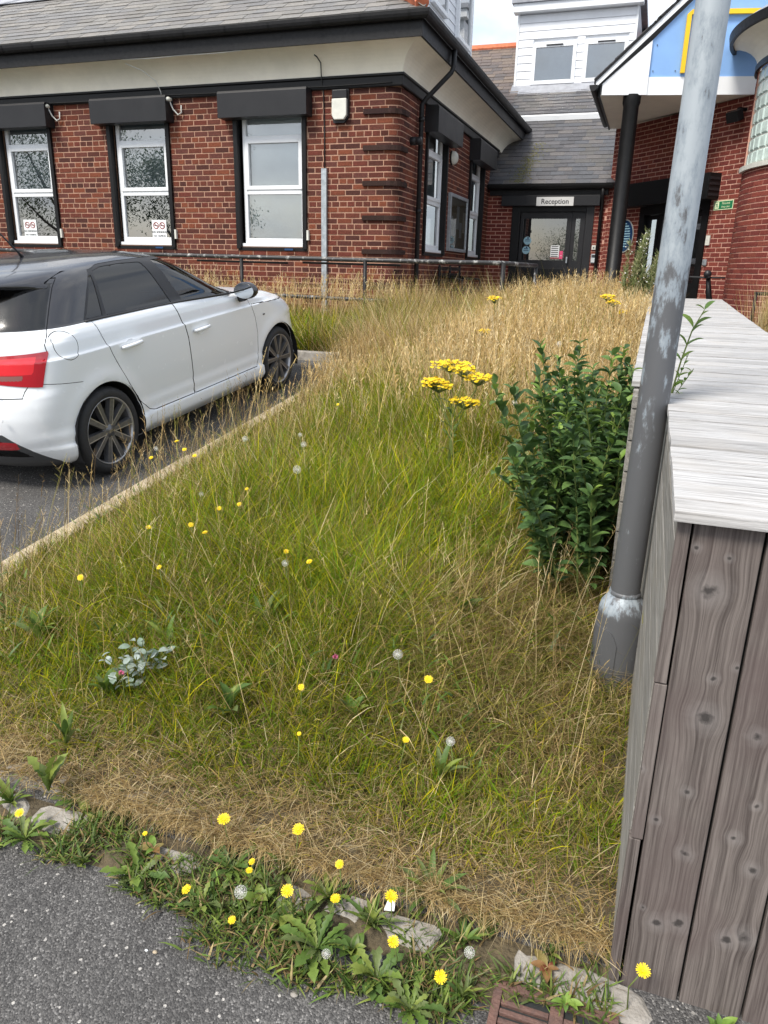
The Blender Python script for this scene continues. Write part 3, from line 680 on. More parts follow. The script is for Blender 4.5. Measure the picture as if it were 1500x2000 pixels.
# glass blocks
nb_ = 11; bw = (GU1-GU0)/nb_; bh = (GZ1-GZ0)/7; gbm = MB()
for i in range(nb_):
    for j in range(7):
        b = MB(); a0, a1, c0, c1 = GU0+i*bw+.008, GU0+(i+1)*bw-.008, GZ0+j*bh+.008, GZ0+(j+1)*bh-.008; am, cm_ = (a0+a1)/2, (c0+c1)/2; q = .02
        b.add([pos_bay(a0,c0,-.03),pos_bay(a1,c0,-.03),pos_bay(a1,c1,-.03),pos_bay(a0,c1,-.03),pos_bay(a0+q,c0+q,-.012),pos_bay(a1-q,c0+q,-.012),pos_bay(a1-q,c1-q,-.012),pos_bay(a0+q,c1-q,-.012)],
              [(0,1,5,4),(1,2,6,5),(2,3,7,6),(3,0,4,7),(4,5,6,7)]); b.build('glass_block', 'glass_block', wing, fix=False)
b = MB(); us = [GU0+(GU1-GU0)*i/20 for i in range(21)]
for i in range(20): b.add([pos_bay(us[i],GZ0,-.032),pos_bay(us[i+1],GZ0,-.032),pos_bay(us[i+1],GZ1,-.032),pos_bay(us[i],GZ1,-.032)], [(0,1,2,3)])
b.build('block_joints', 'dirty_white', wing, fix=False)
def bay_ring(prof, name, mt, u0=0, u1=UB, n=40, smooth=False):
    b = MB(); k = len(prof)
    for i in range(n+1):
        u = u0+(u1-u0)*i/n
        for (d, z) in prof: b.v.append(pos_bay(u, z, d))
    b.f = [(i*k+j, (i+1)*k+j, (i+1)*k+(j+1) % k, i*k+(j+1) % k) for i in range(n) for j in range(k)] + [tuple(range(k)), tuple(range(n*k, (n+1)*k))]; b.c = [None]*len(b.f)
    return b.build(name, mt, wing, smooth=False)
bay_ring([(-.03,GZ0-.075),(.055,GZ0-.075),(.06,GZ0-.01),(-.03,GZ0+.005)], 'bay_sill', 'dirty_white', GU0-.08, GU1+.1)
cvb = [(.02+.40*(1-math.cos(a)), 4.73+.36*math.sin(a)) for a in np.linspace(0, math.pi/2, 8)]
bay_ring([(-.02,4.70)]+cvb+[(-.02,5.09)], 'bay_cove', 'cream', -.0, UB)
bay_ring([(.02,4.66),(.05,4.66),(.05,4.745),(.02,4.745)], 'bay_band', 'black_paint', 0, UB)
bay_ring([(.40,5.05),(.45,5.05),(.47,5.16),(.40,5.16)], 'bay_gutter', 'black_worn', -.25, UB)
b = MB(); n = 30; vs = [pos_bay(-.3+(UB+.3)*i/n, 5.165, .47) for i in range(n+1)] + [(BC[0], BC[1], 6.6)]
b.add(vs, [(i, i+1, n+1) for i in range(n)]); b.build('bay_roof', 'lead', wing, fix=False)
# doors in the splayed wall
U0, U1, ZT = 1.06, 2.86, 3.02
def dbox(name, u0, u1, z0, z1, d0, d1, mt, parent=wing, bevel=0.0):
    o_ = PD(u0, z0, d0); return MB().obox(o_, PD(u1, z0, d0)-o_, PD(u0, z0, d1)-o_, (0,0,z1-z0)).build(name, mt, parent, bevel=bevel)
dbox('door_frame', U0, U0+.14, .95, ZT, -.14, .03, 'black_paint'); dbox('door_frame', U1-.14, U1, .95, ZT, -.14, .03, 'black_paint'); dbox('door_frame', U0+.14, U1-.14, ZT-.16, ZT, -.14, .03, 'black_paint')
for (a, b) in ((U0+.15, 1.55), (1.56, 2.26), (2.27, U1-.15)):
    z0, z1 = 1.1, ZT-.17; f = .075; mbx = MB()
    for (p, q, r_, s_) in ((a, a+f, z0, z1), (b-f, b, z0, z1), (a+f, b-f, z0, z0+.55), (a+f, b-f, z1-f, z1)):
        o_ = PD(p, r_, -.10); mbx.obox(o_, PD(q, r_, -.10)-o_, PD(p, r_, -.05)-o_, (0,0,s_-r_))
    dd = mbx.build('door', 'black_paint', wing)
    MB().add([PD(a+f, z0+.55, -.075), PD(b-f, z0+.55, -.075), PD(b-f, z1-f, -.075), PD(a+f, z1-f, -.075)], [(0,1,2,3)]).build('pane', 'glass', dd, fix=False)
dbox('lobby_lining', U0-.1, U1+.1, .95, 3.1, -1.1, -1.0, 'room_grey')
dbox('inner_curtain', 1.2, 1.5, 1.1, 2.9, -.35, -.3, 'room_grey')
dbox('shutter_box', .66, 3.02, 3.01, 3.42, .003, .26, 'black_paint', bevel=.006)
for k in range(4): dbox('shutter_rib', 3.021, 3.03, 3.06+.085*k, 3.10+.085*k, .02, .24, 'shutter')
t = thing('fire_exit_sign', 'green fire exit keep clear sign on the splayed brick wall', 'sign', pos_diag(3.2, 2.86, 0))
e0, e1, ez0, ez1 = 2.95, 3.38, 2.84, 2.985
dbox('border', e0, e1, ez0, ez1, .009, .014, 'cream_print', t); dbox('panel', e0+.012, e1-.012, ez0+.012, ez1-.012, .0145, .016, 'green_sign', t)
dbox('pictogram_field', e0+.03, e0+.12, ez0+.022, ez1-.022, .0165, .018, 'cream_print', t)
fr_ = frame((DW[0], DW[1], 0), (0,0,1))
text_mesh('lettering', 'Fire exit', .052, 'cream_print', pos_diag(e0+.275, ez0+.098, .018), fr_, t, ext=.0006)
text_mesh('lettering', 'Keep clear', .043, 'cream_print', pos_diag(e0+.275, ez0+.045, .018), fr_, t, ext=.0006)
man = MB()
def mseg(u0, z0, u1, z1, w_=.012):
    dx, dz = u1-u0, z1-z0; L = math.hypot(dx, dz); ux_, uz_ = -dz/L*w_/2, dx/L*w_/2
    man.prism([PD(e0+u0+ux_, ez0+z0+uz_, .0183), PD(e0+u0-ux_, ez0+z0-uz_, .0183), PD(e0+u1-ux_, ez0+z1-uz_, .0183), PD(e0+u1+ux_, ez0+z1+uz_, .0183)], (NW[0]*.001, NW[1]*.001, 0))
for s in ((.07,.098,.08,.07,.016), (.08,.07,.065,.048), (.065,.048,.05,.05), (.08,.07,.095,.055), (.095,.055,.09,.032), (.07,.095,.055,.08), (.072,.095,.09,.085), (.074,.108,.078,.118,.014)): mseg(*s)
man.build('running_figure', 'green_sign', t)
t = thing('wall_plaque', 'round blue plaque with white lettering behind the black column', 'plaque', pos_diag(.74, 2.5, 0))
b = MB(); c0 = PD(.66, 2.50, .012); nw = Vector((NW[0], NW[1], 0)); uw = Vector((DW[0], DW[1], 0)); up_ = Vector((0,0,1))
def disc(r, off, k=30): return [c0+nw*off+uw*r*math.cos(2*math.pi*i/k)+up_*r*1.15*math.sin(2*math.pi*i/k) for i in range(k)]
MB().prism(disc(.27, 0), nw*.012).build('rim', 'dirty_white', t); MB().prism(disc(.255, .0125), nw*.004).build('panel', 'blue_sign', t)
for k, wd in enumerate((.10,.24,.32,.34,.36,.36,.34,.28,.20,.12)):
    o_ = c0+nw*.017+up_*(.22-.047*k)-uw*wd/2; MB().obox(o_, uw*wd, nw*.001, up_*.02).build('lettering', 'pale_blue', t)
t = thing('floodlight', 'small black floodlight high on the splayed wall', 'lamp', pos_diag(3.35, 4.2, 0))
dbox('bracket', 3.30, 3.36, 4.30, 4.34, .004, .16, 'black_paint', t); o_ = PD(3.20, 4.16, .12)
MB().obox(o_, uw*.24, nw*.12+up_*-.05, up_*.15+nw*.05).build('housing', 'black_paint', t, bevel=.008)
MB().obox(o_+nw*.122+up_*-.045+uw*.02+up_*.015, uw*.20, nw*.004, up_*.12+nw*.04).build('lens', 'blind_dim', t)
for (u, z, h, lab) in ((2.93, 2.28, .16, 'white door notice tab beside the wing door, upper'), (2.93, 1.95, .10, 'grey letter plate beside the wing door, lower')):
    t = thing('door_plate', lab, 'plate', pos_diag(u, z, 0)); dbox('plate', u-.04, u+.05, z, z+h, .01, .03, 'dirty_white' if h > .12 else 'galv', t, bevel=.003)
    dbox('screw', u-.005, u+.005, z+h/2, z+h/2+.01, .03, .033, 'ink', t)

# canopy on its column ---------------------------------------------------
cpy = thing('gable_canopy', 'white gabled canopy with blue panels on black column', 'canopy', (-1.0, 14.0, 1.15))
A_ = Vector((-1.19, 13.858, 4.5)); e_ = Vector((.981, .195, 0)).normalized(); nc = Vector((e_.y, -e_.x, 0)); up = Vector((0,0,1))
def CP(s, z, d=0): return A_+e_*s+up*(z-4.5)+nc*d
MB().prism([CP(0,4.5), CP(.70,4.5), CP(.70,5.26), CP(0,4.66)], nc*.05).build('end_board', 'upvc', cpy)
MB().prism([CP(.703,4.5), CP(3.2,4.5), CP(3.2,4.755), CP(.703,4.755)], nc*.03).build('lower_board', 'upvc', cpy)
MB().prism([CP(.703,4.757), CP(3.4,4.757), CP(3.4,7.7), CP(2.4,6.95), CP(.703,5.27)], nc*.012).build('blue_panel', 'blue_panel', cpy)
MB().prism([CP(-.11,4.60,.05), CP(2.4,6.96,.05), CP(2.4,7.14,.05), CP(-.11,4.70,.05)], nc*.035).build('bargeboard', 'upvc', cpy)
MB().prism([CP(1.17,4.80,.03), CP(1.235,4.80,.03), CP(1.235,5.66,.03), CP(1.17,5.60,.03)], nc*.05).build('yellow_bar', 'yellow_paint', cpy)
MB().prism([CP(1.237,5.595,.03), CP(3.2,5.595,.03), CP(3.2,5.66,.03), CP(1.237,5.66,.03)], nc*.05).build('yellow_bar', 'yellow_paint', cpy)
for (s, z) in ((.76,4.84),(1.1,4.84),(.78,5.2)): MB().lathe([(0,-.004),(.009,-.004),(.009,0)], 8, o=CP(s,z,.02), ax='y').build('screw', 'ink', cpy)
# soffit, roof edge
sof = MB(); q = [CP(-.02,4.515), CP(2.6,4.515), Vector(pos_diag(3.6,4.515,0)), Vector(pos_diag(.1,4.515,0)), Vector((-1.22,16.9,4.515))]
sof.add(q, [(0,1,2,3,4)]); sof.build('soffit', 'cream', cpy, fix=False)
re = MB(); rp0 = CP(-.14,4.66,.10); rise = e_*2.5+up*2.38; back = Vector((0,3.2,0))
re.obox(rp0, rise, back, up*.05); re.build('roof_slab', 'black_worn', cpy)
def rake_moss():
    mb = MB()
    for i in range(420):
        t_ = random.random(); p = rp0+rise*t_+up*.05+nc*random.uniform(-.05,.02)+Vector((0,random.uniform(0,.08),0)); r = random.uniform(.008,.03); c = colour(random.choice([(.10,.095,.085),(.2,.19,.15),(.05,.05,.048)]), .3)
        mb.add([p+Vector((-r,0,-r*.4)), p+Vector((0,-r,0)), p+Vector((r,0,r*.4)), p+Vector((0,r,0)), p+Vector((0,0,r*.7))], [(0,1,4),(1,2,4),(2,3,4),(3,0,4)], c)
    return mb
stuff(rake_moss().build('moss', 'moss', cpy, fix=False))
usl = rise.normalized(); slate_roof(cpy, rp0+up*.055+back, (0,-1,0), usl, 3.2, 17, .2, .3, DARK, nobj=0)
gx = MB(); pr = [(-.07+.065*math.cos(a), .09*math.sin(a)) for a in np.linspace(math.pi, 2*math.pi, 8)]
for y in (13.75, 17.0):
    for (dx, dz) in pr: gx.v.append((-1.245+dx, y, 4.64+dz))
gx.f = [(i, i+1, 8+i+1, 8+i) for i in range(7)]+[tuple(range(8))]; gx.c = [None]*8
gx.build('gutter', 'black_worn', cpy)
bx('fascia', (-1.245, 13.95, 4.50), (-1.215, 16.95, 4.66), 'black_worn', cpy)
cl = (-.715, 14.02)
MB().lathe([(.155,1.05),(.155,1.2),(.125,1.22),(.122,4.35),(.14,4.40),(.14,4.515)], 24, o=(cl[0], cl[1], 0)).build('column', 'black_paint', cpy, smooth=True)

# handrail -----------------------------------------------------------------
hr = thing('handrail', 'worn black tubular handrail with posts in front of the building', 'railing', (-5, 9.8, .95))
mat('rail_paint', (.03,.03,.032), .5, c2=(.38,.38,.36), vscale=9, bump=.2, bscale=40)
MATS['rail_paint'].node_tree.nodes['Color Ramp'].color_ramp.elements[0].position = .36
MATS['rail_paint'].node_tree.nodes['Color Ramp'].color_ramp.elements[1].position = .46
yr = 9.8
MB().tube([(-12, yr, 1.93), (-7, yr, 1.885), (-3.6, yr, 1.863), (-1.86, yr, 1.858), (-1.80, yr+.05, 1.857), (-1.62, yr+1.4, 1.852)], .028, 10).build('top_rail', 'rail_paint', hr, smooth=True)
for (a, b) in ((-6.3,-4.85),(-4.62,-3.2)): MB().tube([(a, yr+.03, 1.815), (b, yr+.03, 1.805)], .014, 8).build('grip_rail', 'black_worn', hr, smooth=True)
MB().tube([(-12, yr, 1.42), (-7, yr, 1.40), (-3.6, yr, 1.35), (-1.86, yr, 1.34)], .026, 10).build('mid_rail', 'rail_paint', hr, smooth=True)
for x in (-11.0, -9.2, -7.4, -5.56, -3.69, -1.83): MB().tube([(x, yr, .85), (x, yr, 1.855)], .03 if x > -2 else .026, 10).build('post', 'black_worn', hr, smooth=True)
MB().tube([(-1.62, yr+1.4, 1.0), (-1.62, yr+1.4, 1.85)], .026, 10).build('post', 'rail_paint', hr, smooth=True)
t = thing('bench', 'black metal bench against the return wall', 'bench', (-3.1, 13.2, 1.06))
for y in (12.6, 13.3, 14.0):
    MB().tube([(-3.42,y,1.06),(-3.42,y,1.85)], .02, 8).build('leg', 'black_paint', t, smooth=True); MB().tube([(-3.02,y,1.06),(-3.02,y,1.62),(-3.40,y,1.66)], .02, 8).build('armrest', 'black_paint', t, smooth=True)
for k in range(4): bx('seat_slat', (-3.40+.1*k, 12.55, 1.44), (-3.33+.1*k, 14.05, 1.465), 'black_paint', t)
for k in range(3): bx('back_slat', (-3.435, 12.55, 1.56+.1*k), (-3.41, 14.05, 1.62+.1*k), 'black_paint', t)
# ================================================================ GROUND
def asphalt_mat():
    mt, n, b = new_mat('tarmac'); nn = n.nodes.new; lk = n.links.new
    g = nn('ShaderNodeNewGeometry'); v = nn('ShaderNodeTexVoronoi'); v.inputs['Scale'].default_value = 210; lk(g.outputs['Position'], v.inputs[0])
    v2 = nn('ShaderNodeTexVoronoi'); v2.inputs['Scale'].default_value = 85; lk(g.outputs['Position'], v2.inputs[0])
    z = nn('ShaderNodeTexNoise'); z.inputs['Scale'].default_value = 2.2; z.inputs['Detail'].default_value = 8; lk(g.outputs['Position'], z.inputs[0])
    sp = nn('ShaderNodeSeparateColor'); lk(v.outputs['Color'], sp.inputs[0]); sp2 = nn('ShaderNodeSeparateColor'); lk(v2.outputs['Color'], sp2.inputs[0])
    r = nn('ShaderNodeValToRGB'); lk(sp.outputs[0], r.inputs[0]); e = r.color_ramp.elements; e[0].color = (.060,.058,.057,1); e[1].color = (.24,.232,.222,1); e[0].position = .1; e[1].position = 1.0
    q = e.new(.6); q.color = (.098,.095,.092,1); q = e.new(.9); q.color = (.138,.133,.128,1)
    r2 = nn('ShaderNodeValToRGB'); lk(sp2.outputs[0], r2.inputs[0]); r2.color_ramp.elements[0].position = .955; r2.color_ramp.elements[0].color = (0,0,0,1); r2.color_ramp.elements[1].position = .96; r2.color_ramp.elements[1].color = (1,1,1,1)
    d2 = nn('ShaderNodeMath'); d2.operation = 'LESS_THAN'; d2.inputs[1].default_value = .38; lk(v2.outputs['Distance'], d2.inputs[0])
    mk = nn('ShaderNodeMath'); mk.operation = 'MULTIPLY'; lk(r2.outputs[0], mk.inputs[0]); lk(d2.outputs[0], mk.inputs[1])
    mx = nn('ShaderNodeMix'); mx.data_type = 'RGBA'; lk(mk.outputs[0], mx.inputs['Factor']); lk(r.outputs[0], mx.inputs['A']); mx.inputs['B'].default_value = (.42,.40,.37,1)
    mr = nn('ShaderNodeMapRange'); mr.inputs[1].default_value = .3; mr.inputs[2].default_value = .7; mr.inputs[3].default_value = .75; mr.inputs[4].default_value = 1.2; lk(z.outputs[0], mr.inputs[0])
    mu = nn('ShaderNodeMix'); mu.data_type = 'RGBA'; mu.blend_type = 'MULTIPLY'; mu.inputs['Factor'].default_value = 1; lk(mx.outputs['Result'], mu.inputs['A']); lk(mr.outputs[0], mu.inputs['B'])
    lk(mu.outputs['Result'], b.inputs['Base Color']); b.inputs['Roughness'].default_value = .92; b.inputs['Specular IOR Level'].default_value = .2
    bp = nn('ShaderNodeBump'); bp.inputs['Strength'].default_value = .9; bp.inputs['Distance'].default_value = .004; bp.invert = True; lk(v.outputs['Distance'], bp.inputs['Height']); lk(bp.outputs[0], b.inputs['Normal'])
asphalt_mat()
mat('soil', (.13,.10,.055), .98, c2=(.05,.04,.025), vscale=12, bump=.9, bscale=60, bdist=.02)
mat('concrete', (.38,.355,.32), .92, c2=(.19,.17,.145), vscale=14, bump=.6, bscale=120)
mat('kerb_tan', (.50,.41,.29), .92, c2=(.32,.26,.18), vscale=10, bump=.6, bscale=120)
mat('paving', (.30,.29,.28), .92, var=.2, vscale=6, bump=.3, bscale=80)
def sheet(name, xs, ys, mt, off=0.0, inside=None, rough=0.0):
    xs, ys = np.asarray(xs, float), np.asarray(ys, float); X, Y = np.meshgrid(xs, ys)
    Z = gz(X, Y)+(0 if callable(off) else off) + (rng.normal(0, rough, X.shape) if rough else 0)
    if callable(off): Z = gz(X, Y)+off(X, Y)
    v = np.stack([X, Y, Z], -1).reshape(-1, 3); nx, ny = len(xs), len(ys); f = []
    for j in range(ny-1):
        for i in range(nx-1):
            if inside and not inside((xs[i]+xs[i+1])/2, (ys[j]+ys[j+1])/2): continue
            a = j*nx+i; f.append((a, a+1, a+nx+1, a+nx))
    me = bpy.data.meshes.new(name); me.from_pydata(v.tolist(), [], f); me.shade_smooth(); me.update()
    return struct(link(name, me, mt))
sheet('car_park', [-400,-100,-40,-20]+list(np.arange(-14,8,.5))+[12,20,40,100,400], [-400,-100,-40,-20,-12,-8]+list(np.arange(-4,10.6,.5))+[10.6,11,14,18.6,22,40,100,400], 'tarmac')
def in_island(x, y):
    if y > 10.35: return False
    if x < -2.93: return y > 8.12 and x > -13
    if x < -2.0:                       # rounded corner towards the near kerb
        return y > 1.62 + .95*max(0, (-2.0-x)/.93)**2.2
    return y > 1.60 and x < 1.3
sheet('verge_soil', np.arange(-13,1.4,.06), np.arange(1.60,10.4,.06), 'soil', off=.055, inside=in_island, rough=.006)
sheet('path', np.linspace(-13,-1.0,20), [10.32,10.7,11,13,15,17.2], 'paving', off=.03)
def vn(x, y): return .5+.25*np.sin(x*1.7+2*np.sin(y*1.3))+.25*np.sin(y*2.1+1.5*np.cos(x*.9))
# kerbs: separate stones under one kerb each
def kerb(name, pts, h, wdt, L, mt, jit=.004):
    root = bpy.data.objects.new(name, None); col.objects.link(root); root.location = (pts[0][0], pts[0][1], float(gz(*pts[0]))); root['wbase'] = tuple(root.location); struct(root)
    for i in range(len(pts)-1):
        a, b = np.array(pts[i]), np.array(pts[i+1]); d = b-a; n = max(1, int(round(np.linalg.norm(d)/L))); nr = np.array([-d[1], d[0]])/np.linalg.norm(d)*wdt
        for k in range(n):
            p = a+d*(k+.006)/n; q = a+d*(k+.994)/n; zb = float(gz(*p)), float(gz(*q)); jz = random.uniform(-jit, jit); jx = nr*random.uniform(-.03,.03)
            P = [(p[0]+jx[0],p[1]+jx[1],zb[0]-.1),(q[0]+jx[0],q[1]+jx[1],zb[1]-.1),(q[0]+nr[0]+jx[0],q[1]+nr[1]+jx[1],zb[1]-.1),(p[0]+nr[0]+jx[0],p[1]+nr[1]+jx[1],zb[0]-.1)]
            m_ = MB(); m_.add(P+[(v[0],v[1],(zb[0] if i_ in (0,3) else zb[1])+h+jz) for i_, v in enumerate(P)], [(0,3,2,1),(4,5,6,7),(0,1,5,4),(1,2,6,5),(2,3,7,6),(3,0,4,7)])
            m_.build('kerb_stone', mt, root, bevel=.012)
    return root
kerb('side_kerb', [(-3.05,8.0),(-3.05,2.75)], .085, .125, .91, 'kerb_tan')
ck = [(-3.05,2.72),(-2.98,2.35),(-2.75,2.02),(-2.42,1.78),(-2.0,1.62)]
kerb('corner_kerb', ck, .05, .125, .4, 'kerb_tan')
kerb('back_kerb', [(-13,7.98),(-3.06,7.98)], .10, .125, .91, 'concrete')
# raised edging under the grass, and the broken channel stones in front of it
kerb('edge_kerb', [(.09,1.605),(-.95,1.62),(-2.0,1.605)], .045, -.07, .62, 'concrete', jit=.012)
nk = bpy.data.objects.new('near_kerb', None); col.objects.link(nk); nk.location = (-1, 1.5, .03); nk['wbase'] = tuple(nk.location); struct(nk)
x = -2.0
while x < .10:
    L = random.choice((.09,.14,.2,.26))*random.uniform(.8,1.2); yc = 1.505+.018*math.sin(x*6); hw = random.uniform(.04,.075)
    k = 11; ring = []; ph = random.random()
    for i in range(k):
        a = 2*math.pi*(i+ph)/k; rr = random.uniform(.78,1.15); sx = abs(math.cos(a))**.55*math.copysign(1, math.cos(a)); sy = abs(math.sin(a))**.55*math.copysign(1, math.sin(a))
        ring.append((x+L/2+sx*L/2*min(1.02,rr), yc+sy*hw*rr))
    h = random.uniform(.004,.018); tilt = random.uniform(-.06,.06); ty = random.uniform(-.12,.12)
    m_ = MB(); vs = [(p[0],p[1],float(gz(*p))-.05) for p in ring]+[(p[0],p[1],float(gz(*p))+h-.007+tilt*(p[0]-x)+ty*(p[1]-yc)) for p in ring]+[(x+L/2+(p[0]-x-L/2)*.90, yc+(p[1]-yc)*.86, float(gz(*p))+h+tilt*(p[0]-x)+ty*(p[1]-yc)+random.uniform(-.003,.003)) for p in ring]
    m_.add(vs, [(i,(i+1)%k,k+(i+1)%k,k+i) for i in range(k)]+[(k+i,k+(i+1)%k,2*k+(i+1)%k,2*k+i) for i in range(k)]+[tuple(range(2*k,3*k))])
    m_.build('kerb_stone', 'concrete', nk, fix=True)
    x += L+random.uniform(.0,.012)
# earth and grit washed along the gutter line
sheet('gutter_soil', np.arange(-2.2,.12,.03), np.arange(1.36,1.60,.03), 'soil', off=lambda X, Y: .006+.012*vn(X*9,Y*9)-.03*np.clip((1.45-Y)/.08,0,1)*vn(X*5,Y*7)*2)
# pebbles on the tarmac
for (px, py, r, lab, mt) in ((575,1945,.009,'grey white pebble on the tarmac nearest the weeds','concrete'), (303,1861,.006,'tan pebble lying on the open tarmac','kerb_tan'), (286,1857,.004,'tiny pale chip beside the tan pebble','paper')):
    p = gpx(px, py); m_ = MB(); m_.lathe([(0,-.5*r),(r*.8,-.35*r),(r,0),(r*.75,.5*r),(0,.7*r)], 10); o = m_.build('pebble', mt, None, smooth=True); o.location = (p[0],p[1],p[2]+r*.4); o.scale = (1.25,.9,.8); tag(o, lab, 'pebble', 'pebbles on the tarmac')

# ================================================================ TIMBER BOX
KNOTS = []
for (px, py, r_) in ((1385,1155,20),(1377,1403,19),(1290,1180,6),(1337,1667,11),(1283,1803,14),(1326,1803,16),(1418,1836,14),(1454,1832,16),(1393,1326,7),(1343,1547,8),(1470,1700,11),(1434,1638,10),(1478,1576,7),(1281,1601,7),(1440,1305,6),(1252,1500,6),(1256,1772,5),(1480,1440,12),(1425,1090,5),(1360,1070,6)):
    q = at(px, py, 1, 1.55); KNOTS.append((float(q[0]), float(q[2]), r_*.00094))
def wood(name, ax, light, dark_, stain, knots=0.0, tintvar=.25, gcross=48, glong=2.2):
    mt, n, b = new_mat(name); nn = n.nodes.new; lk = n.links.new
    t = nn('ShaderNodeTexCoord'); oi = nn('ShaderNodeObjectInfo')
    ad = nn('ShaderNodeVectorMath'); ad.operation = 'SCALE'; cmb = nn('ShaderNodeCombineXYZ')
    for k in range(3): lk(oi.outputs['Random'], cmb.inputs[k])
    lk(cmb.outputs[0], ad.inputs[0]); ad.inputs['Scale'].default_value = 7.0
    off = nn('ShaderNodeVectorMath'); off.operation = 'ADD'; lk(t.outputs['Object'], off.inputs[0]); lk(ad.outputs[0], off.inputs[1])
    sc = [1,1,1]; long_ = 'xyz'.index(ax)
    for k in range(3): sc[k] = glong if k == long_ else gcross
    mp = nn('ShaderNodeMapping'); mp.inputs['Scale'].default_value = sc; lk(off.outputs[0], mp.inputs[0])
    a2 = mp
    if knots:                      # distance to the nearest knot, measured on the board face
        sx = nn('ShaderNodeSeparateXYZ'); lk(t.outputs['Object'], sx.inputs[0]); D = None; push = None
        for (kx, kz, kr_) in KNOTS:
            ux = nn('ShaderNodeMath'); ux.operation = 'SUBTRACT'; lk(sx.outputs['X'], ux.inputs[0]); ux.inputs[1].default_value = kx
            uz = nn('ShaderNodeMath'); uz.operation = 'SUBTRACT'; lk(sx.outputs['Z'], uz.inputs[0]); uz.inputs[1].default_value = kz
            cx_ = nn('ShaderNodeCombineXYZ'); lk(ux.outputs[0], cx_.inputs[0]); lk(uz.outputs[0], cx_.inputs[1])
            ln = nn('ShaderNodeVectorMath'); ln.operation = 'LENGTH'; lk(cx_.outputs[0], ln.inputs[0])
            dv = nn('ShaderNodeMath'); dv.operation = 'DIVIDE'; lk(ln.outputs['Value'], dv.inputs[0]); dv.inputs[1].default_value = kr_
            # grain is pushed aside round the knot: offset ~ ux * exp(-(d/2)^2)
            e1 = nn('ShaderNodeMath'); e1.operation = 'MULTIPLY'; lk(dv.outputs[0], e1.inputs[0]); lk(dv.outputs[0], e1.inputs[1])
            e2 = nn('ShaderNodeMath'); e2.operation = 'MULTIPLY'; lk(e1.outputs[0], e2.inputs[0]); e2.inputs[1].default_value = -.16
            e3 = nn('ShaderNodeMath'); e3.operation = 'EXPONENT'; lk(e2.outputs[0], e3.inputs[0])
            e4 = nn('ShaderNodeMath'); e4.operation = 'MULTIPLY'; lk(e3.outputs[0], e4.inputs[0]); lk(ux.outputs[0], e4.inputs[1])
            if D is None: D = dv; push = e4
            else:
                mn = nn('ShaderNodeMath'); mn.operation = 'MINIMUM'; lk(D.outputs[0], mn.inputs[0]); lk(dv.outputs[0], mn.inputs[1]); D = mn
                pa = nn('ShaderNodeMath'); lk(push.outputs[0], pa.inputs[0]); lk(e4.outputs[0], pa.inputs[1]); push = pa
        ps = nn('ShaderNodeMath'); ps.operation = 'MULTIPLY'; lk(push.outputs[0], ps.inputs[0]); ps.inputs[1].default_value = -.6*gcross
        pv = nn('ShaderNodeCombineXYZ'); lk(ps.outputs[0], pv.inputs[0]); a2 = nn('ShaderNodeVectorMath'); a2.operation = 'ADD'; lk(mp.outputs[0], a2.inputs[0]); lk(pv.outputs[0], a2.inputs[1])
        zk = nn('ShaderNodeTexNoise'); zk.inputs['Scale'].default_value = 70; lk(t.outputs['Object'], zk.inputs[0]); dj = nn('ShaderNodeMath'); dj.operation = 'MULTIPLY_ADD'; lk(zk.outputs[0], dj.inputs[0]); dj.inputs[1].default_value = 1.5; lk(D.outputs[0], dj.inputs[2])
        kdark = nn('ShaderNodeMapRange'); kdark.inputs[1].default_value = 1.1; kdark.inputs[2].default_value = 1.7; kdark.inputs[3].default_value = .82; kdark.inputs[4].default_value = 0; lk(dj.outputs[0], kdark.inputs[0])
        kpale = nn('ShaderNodeMapRange'); kpale.inputs[1].default_value = 1.7; kpale.inputs[2].default_value = 3.6; kpale.inputs[3].default_value = .20; kpale.inputs[4].default_value = 0; lk(dj.outputs[0], kpale.inputs[0])
    z = nn('ShaderNodeTexNoise'); z.inputs['Scale'].default_value = 1.6; z.inputs['Detail'].default_value = 10; z.inputs['Roughness'].default_value = .7; z.inputs['Distortion'].default_value = .4; lk(a2.outputs[0], z.inputs[0])
    z2 = nn('ShaderNodeTexNoise'); z2.inputs['Scale'].default_value = 5; z2.inputs['Detail'].default_value = 6; lk(off.outputs[0], z2.inputs[0])
    r = nn('ShaderNodeValToRGB'); lk(z.outputs[0], r.inputs[0]); e = r.color_ramp.elements; e[0].position = .36; e[0].color = (*dark_,1); e[1].position = .62; e[1].color = (*light,1)
    m1 = nn('ShaderNodeMix'); m1.data_type = 'RGBA'; mr = nn('ShaderNodeMapRange'); mr.inputs[1].default_value = .45; mr.inputs[2].default_value = .75; mr.inputs[4].default_value = .75; lk(z2.outputs[0], mr.inputs[0])
    lk(mr.outputs[0], m1.inputs['Factor']); lk(r.outputs[0], m1.inputs['A']); m1.inputs['B'].default_value = (*stain,1); src = m1.outputs['Result']
    if knots:
        m2 = nn('ShaderNodeMix'); m2.data_type = 'RGBA'; lk(kpale.outputs[0], m2.inputs['Factor']); lk(src, m2.inputs['A']); m2.inputs['B'].default_value = (.36,.34,.33,1)
        m3 = nn('ShaderNodeMix'); m3.data_type = 'RGBA'; lk(kdark.outputs[0], m3.inputs['Factor']); lk(m2.outputs['Result'], m3.inputs['A']); m3.inputs['B'].default_value = (.03,.027,.026,1); src = m3.outputs['Result']
    vr = nn('ShaderNodeMapRange'); vr.inputs[3].default_value = 1-tintvar; vr.inputs[4].default_value = 1+tintvar*.6; lk(oi.outputs['Random'], vr.inputs[0])
    mu = nn('ShaderNodeMix'); mu.data_type = 'RGBA'; mu.blend_type = 'MULTIPLY'; mu.inputs['Factor'].default_value = 1; lk(src, mu.inputs['A']); lk(vr.outputs[0], mu.inputs['B'])
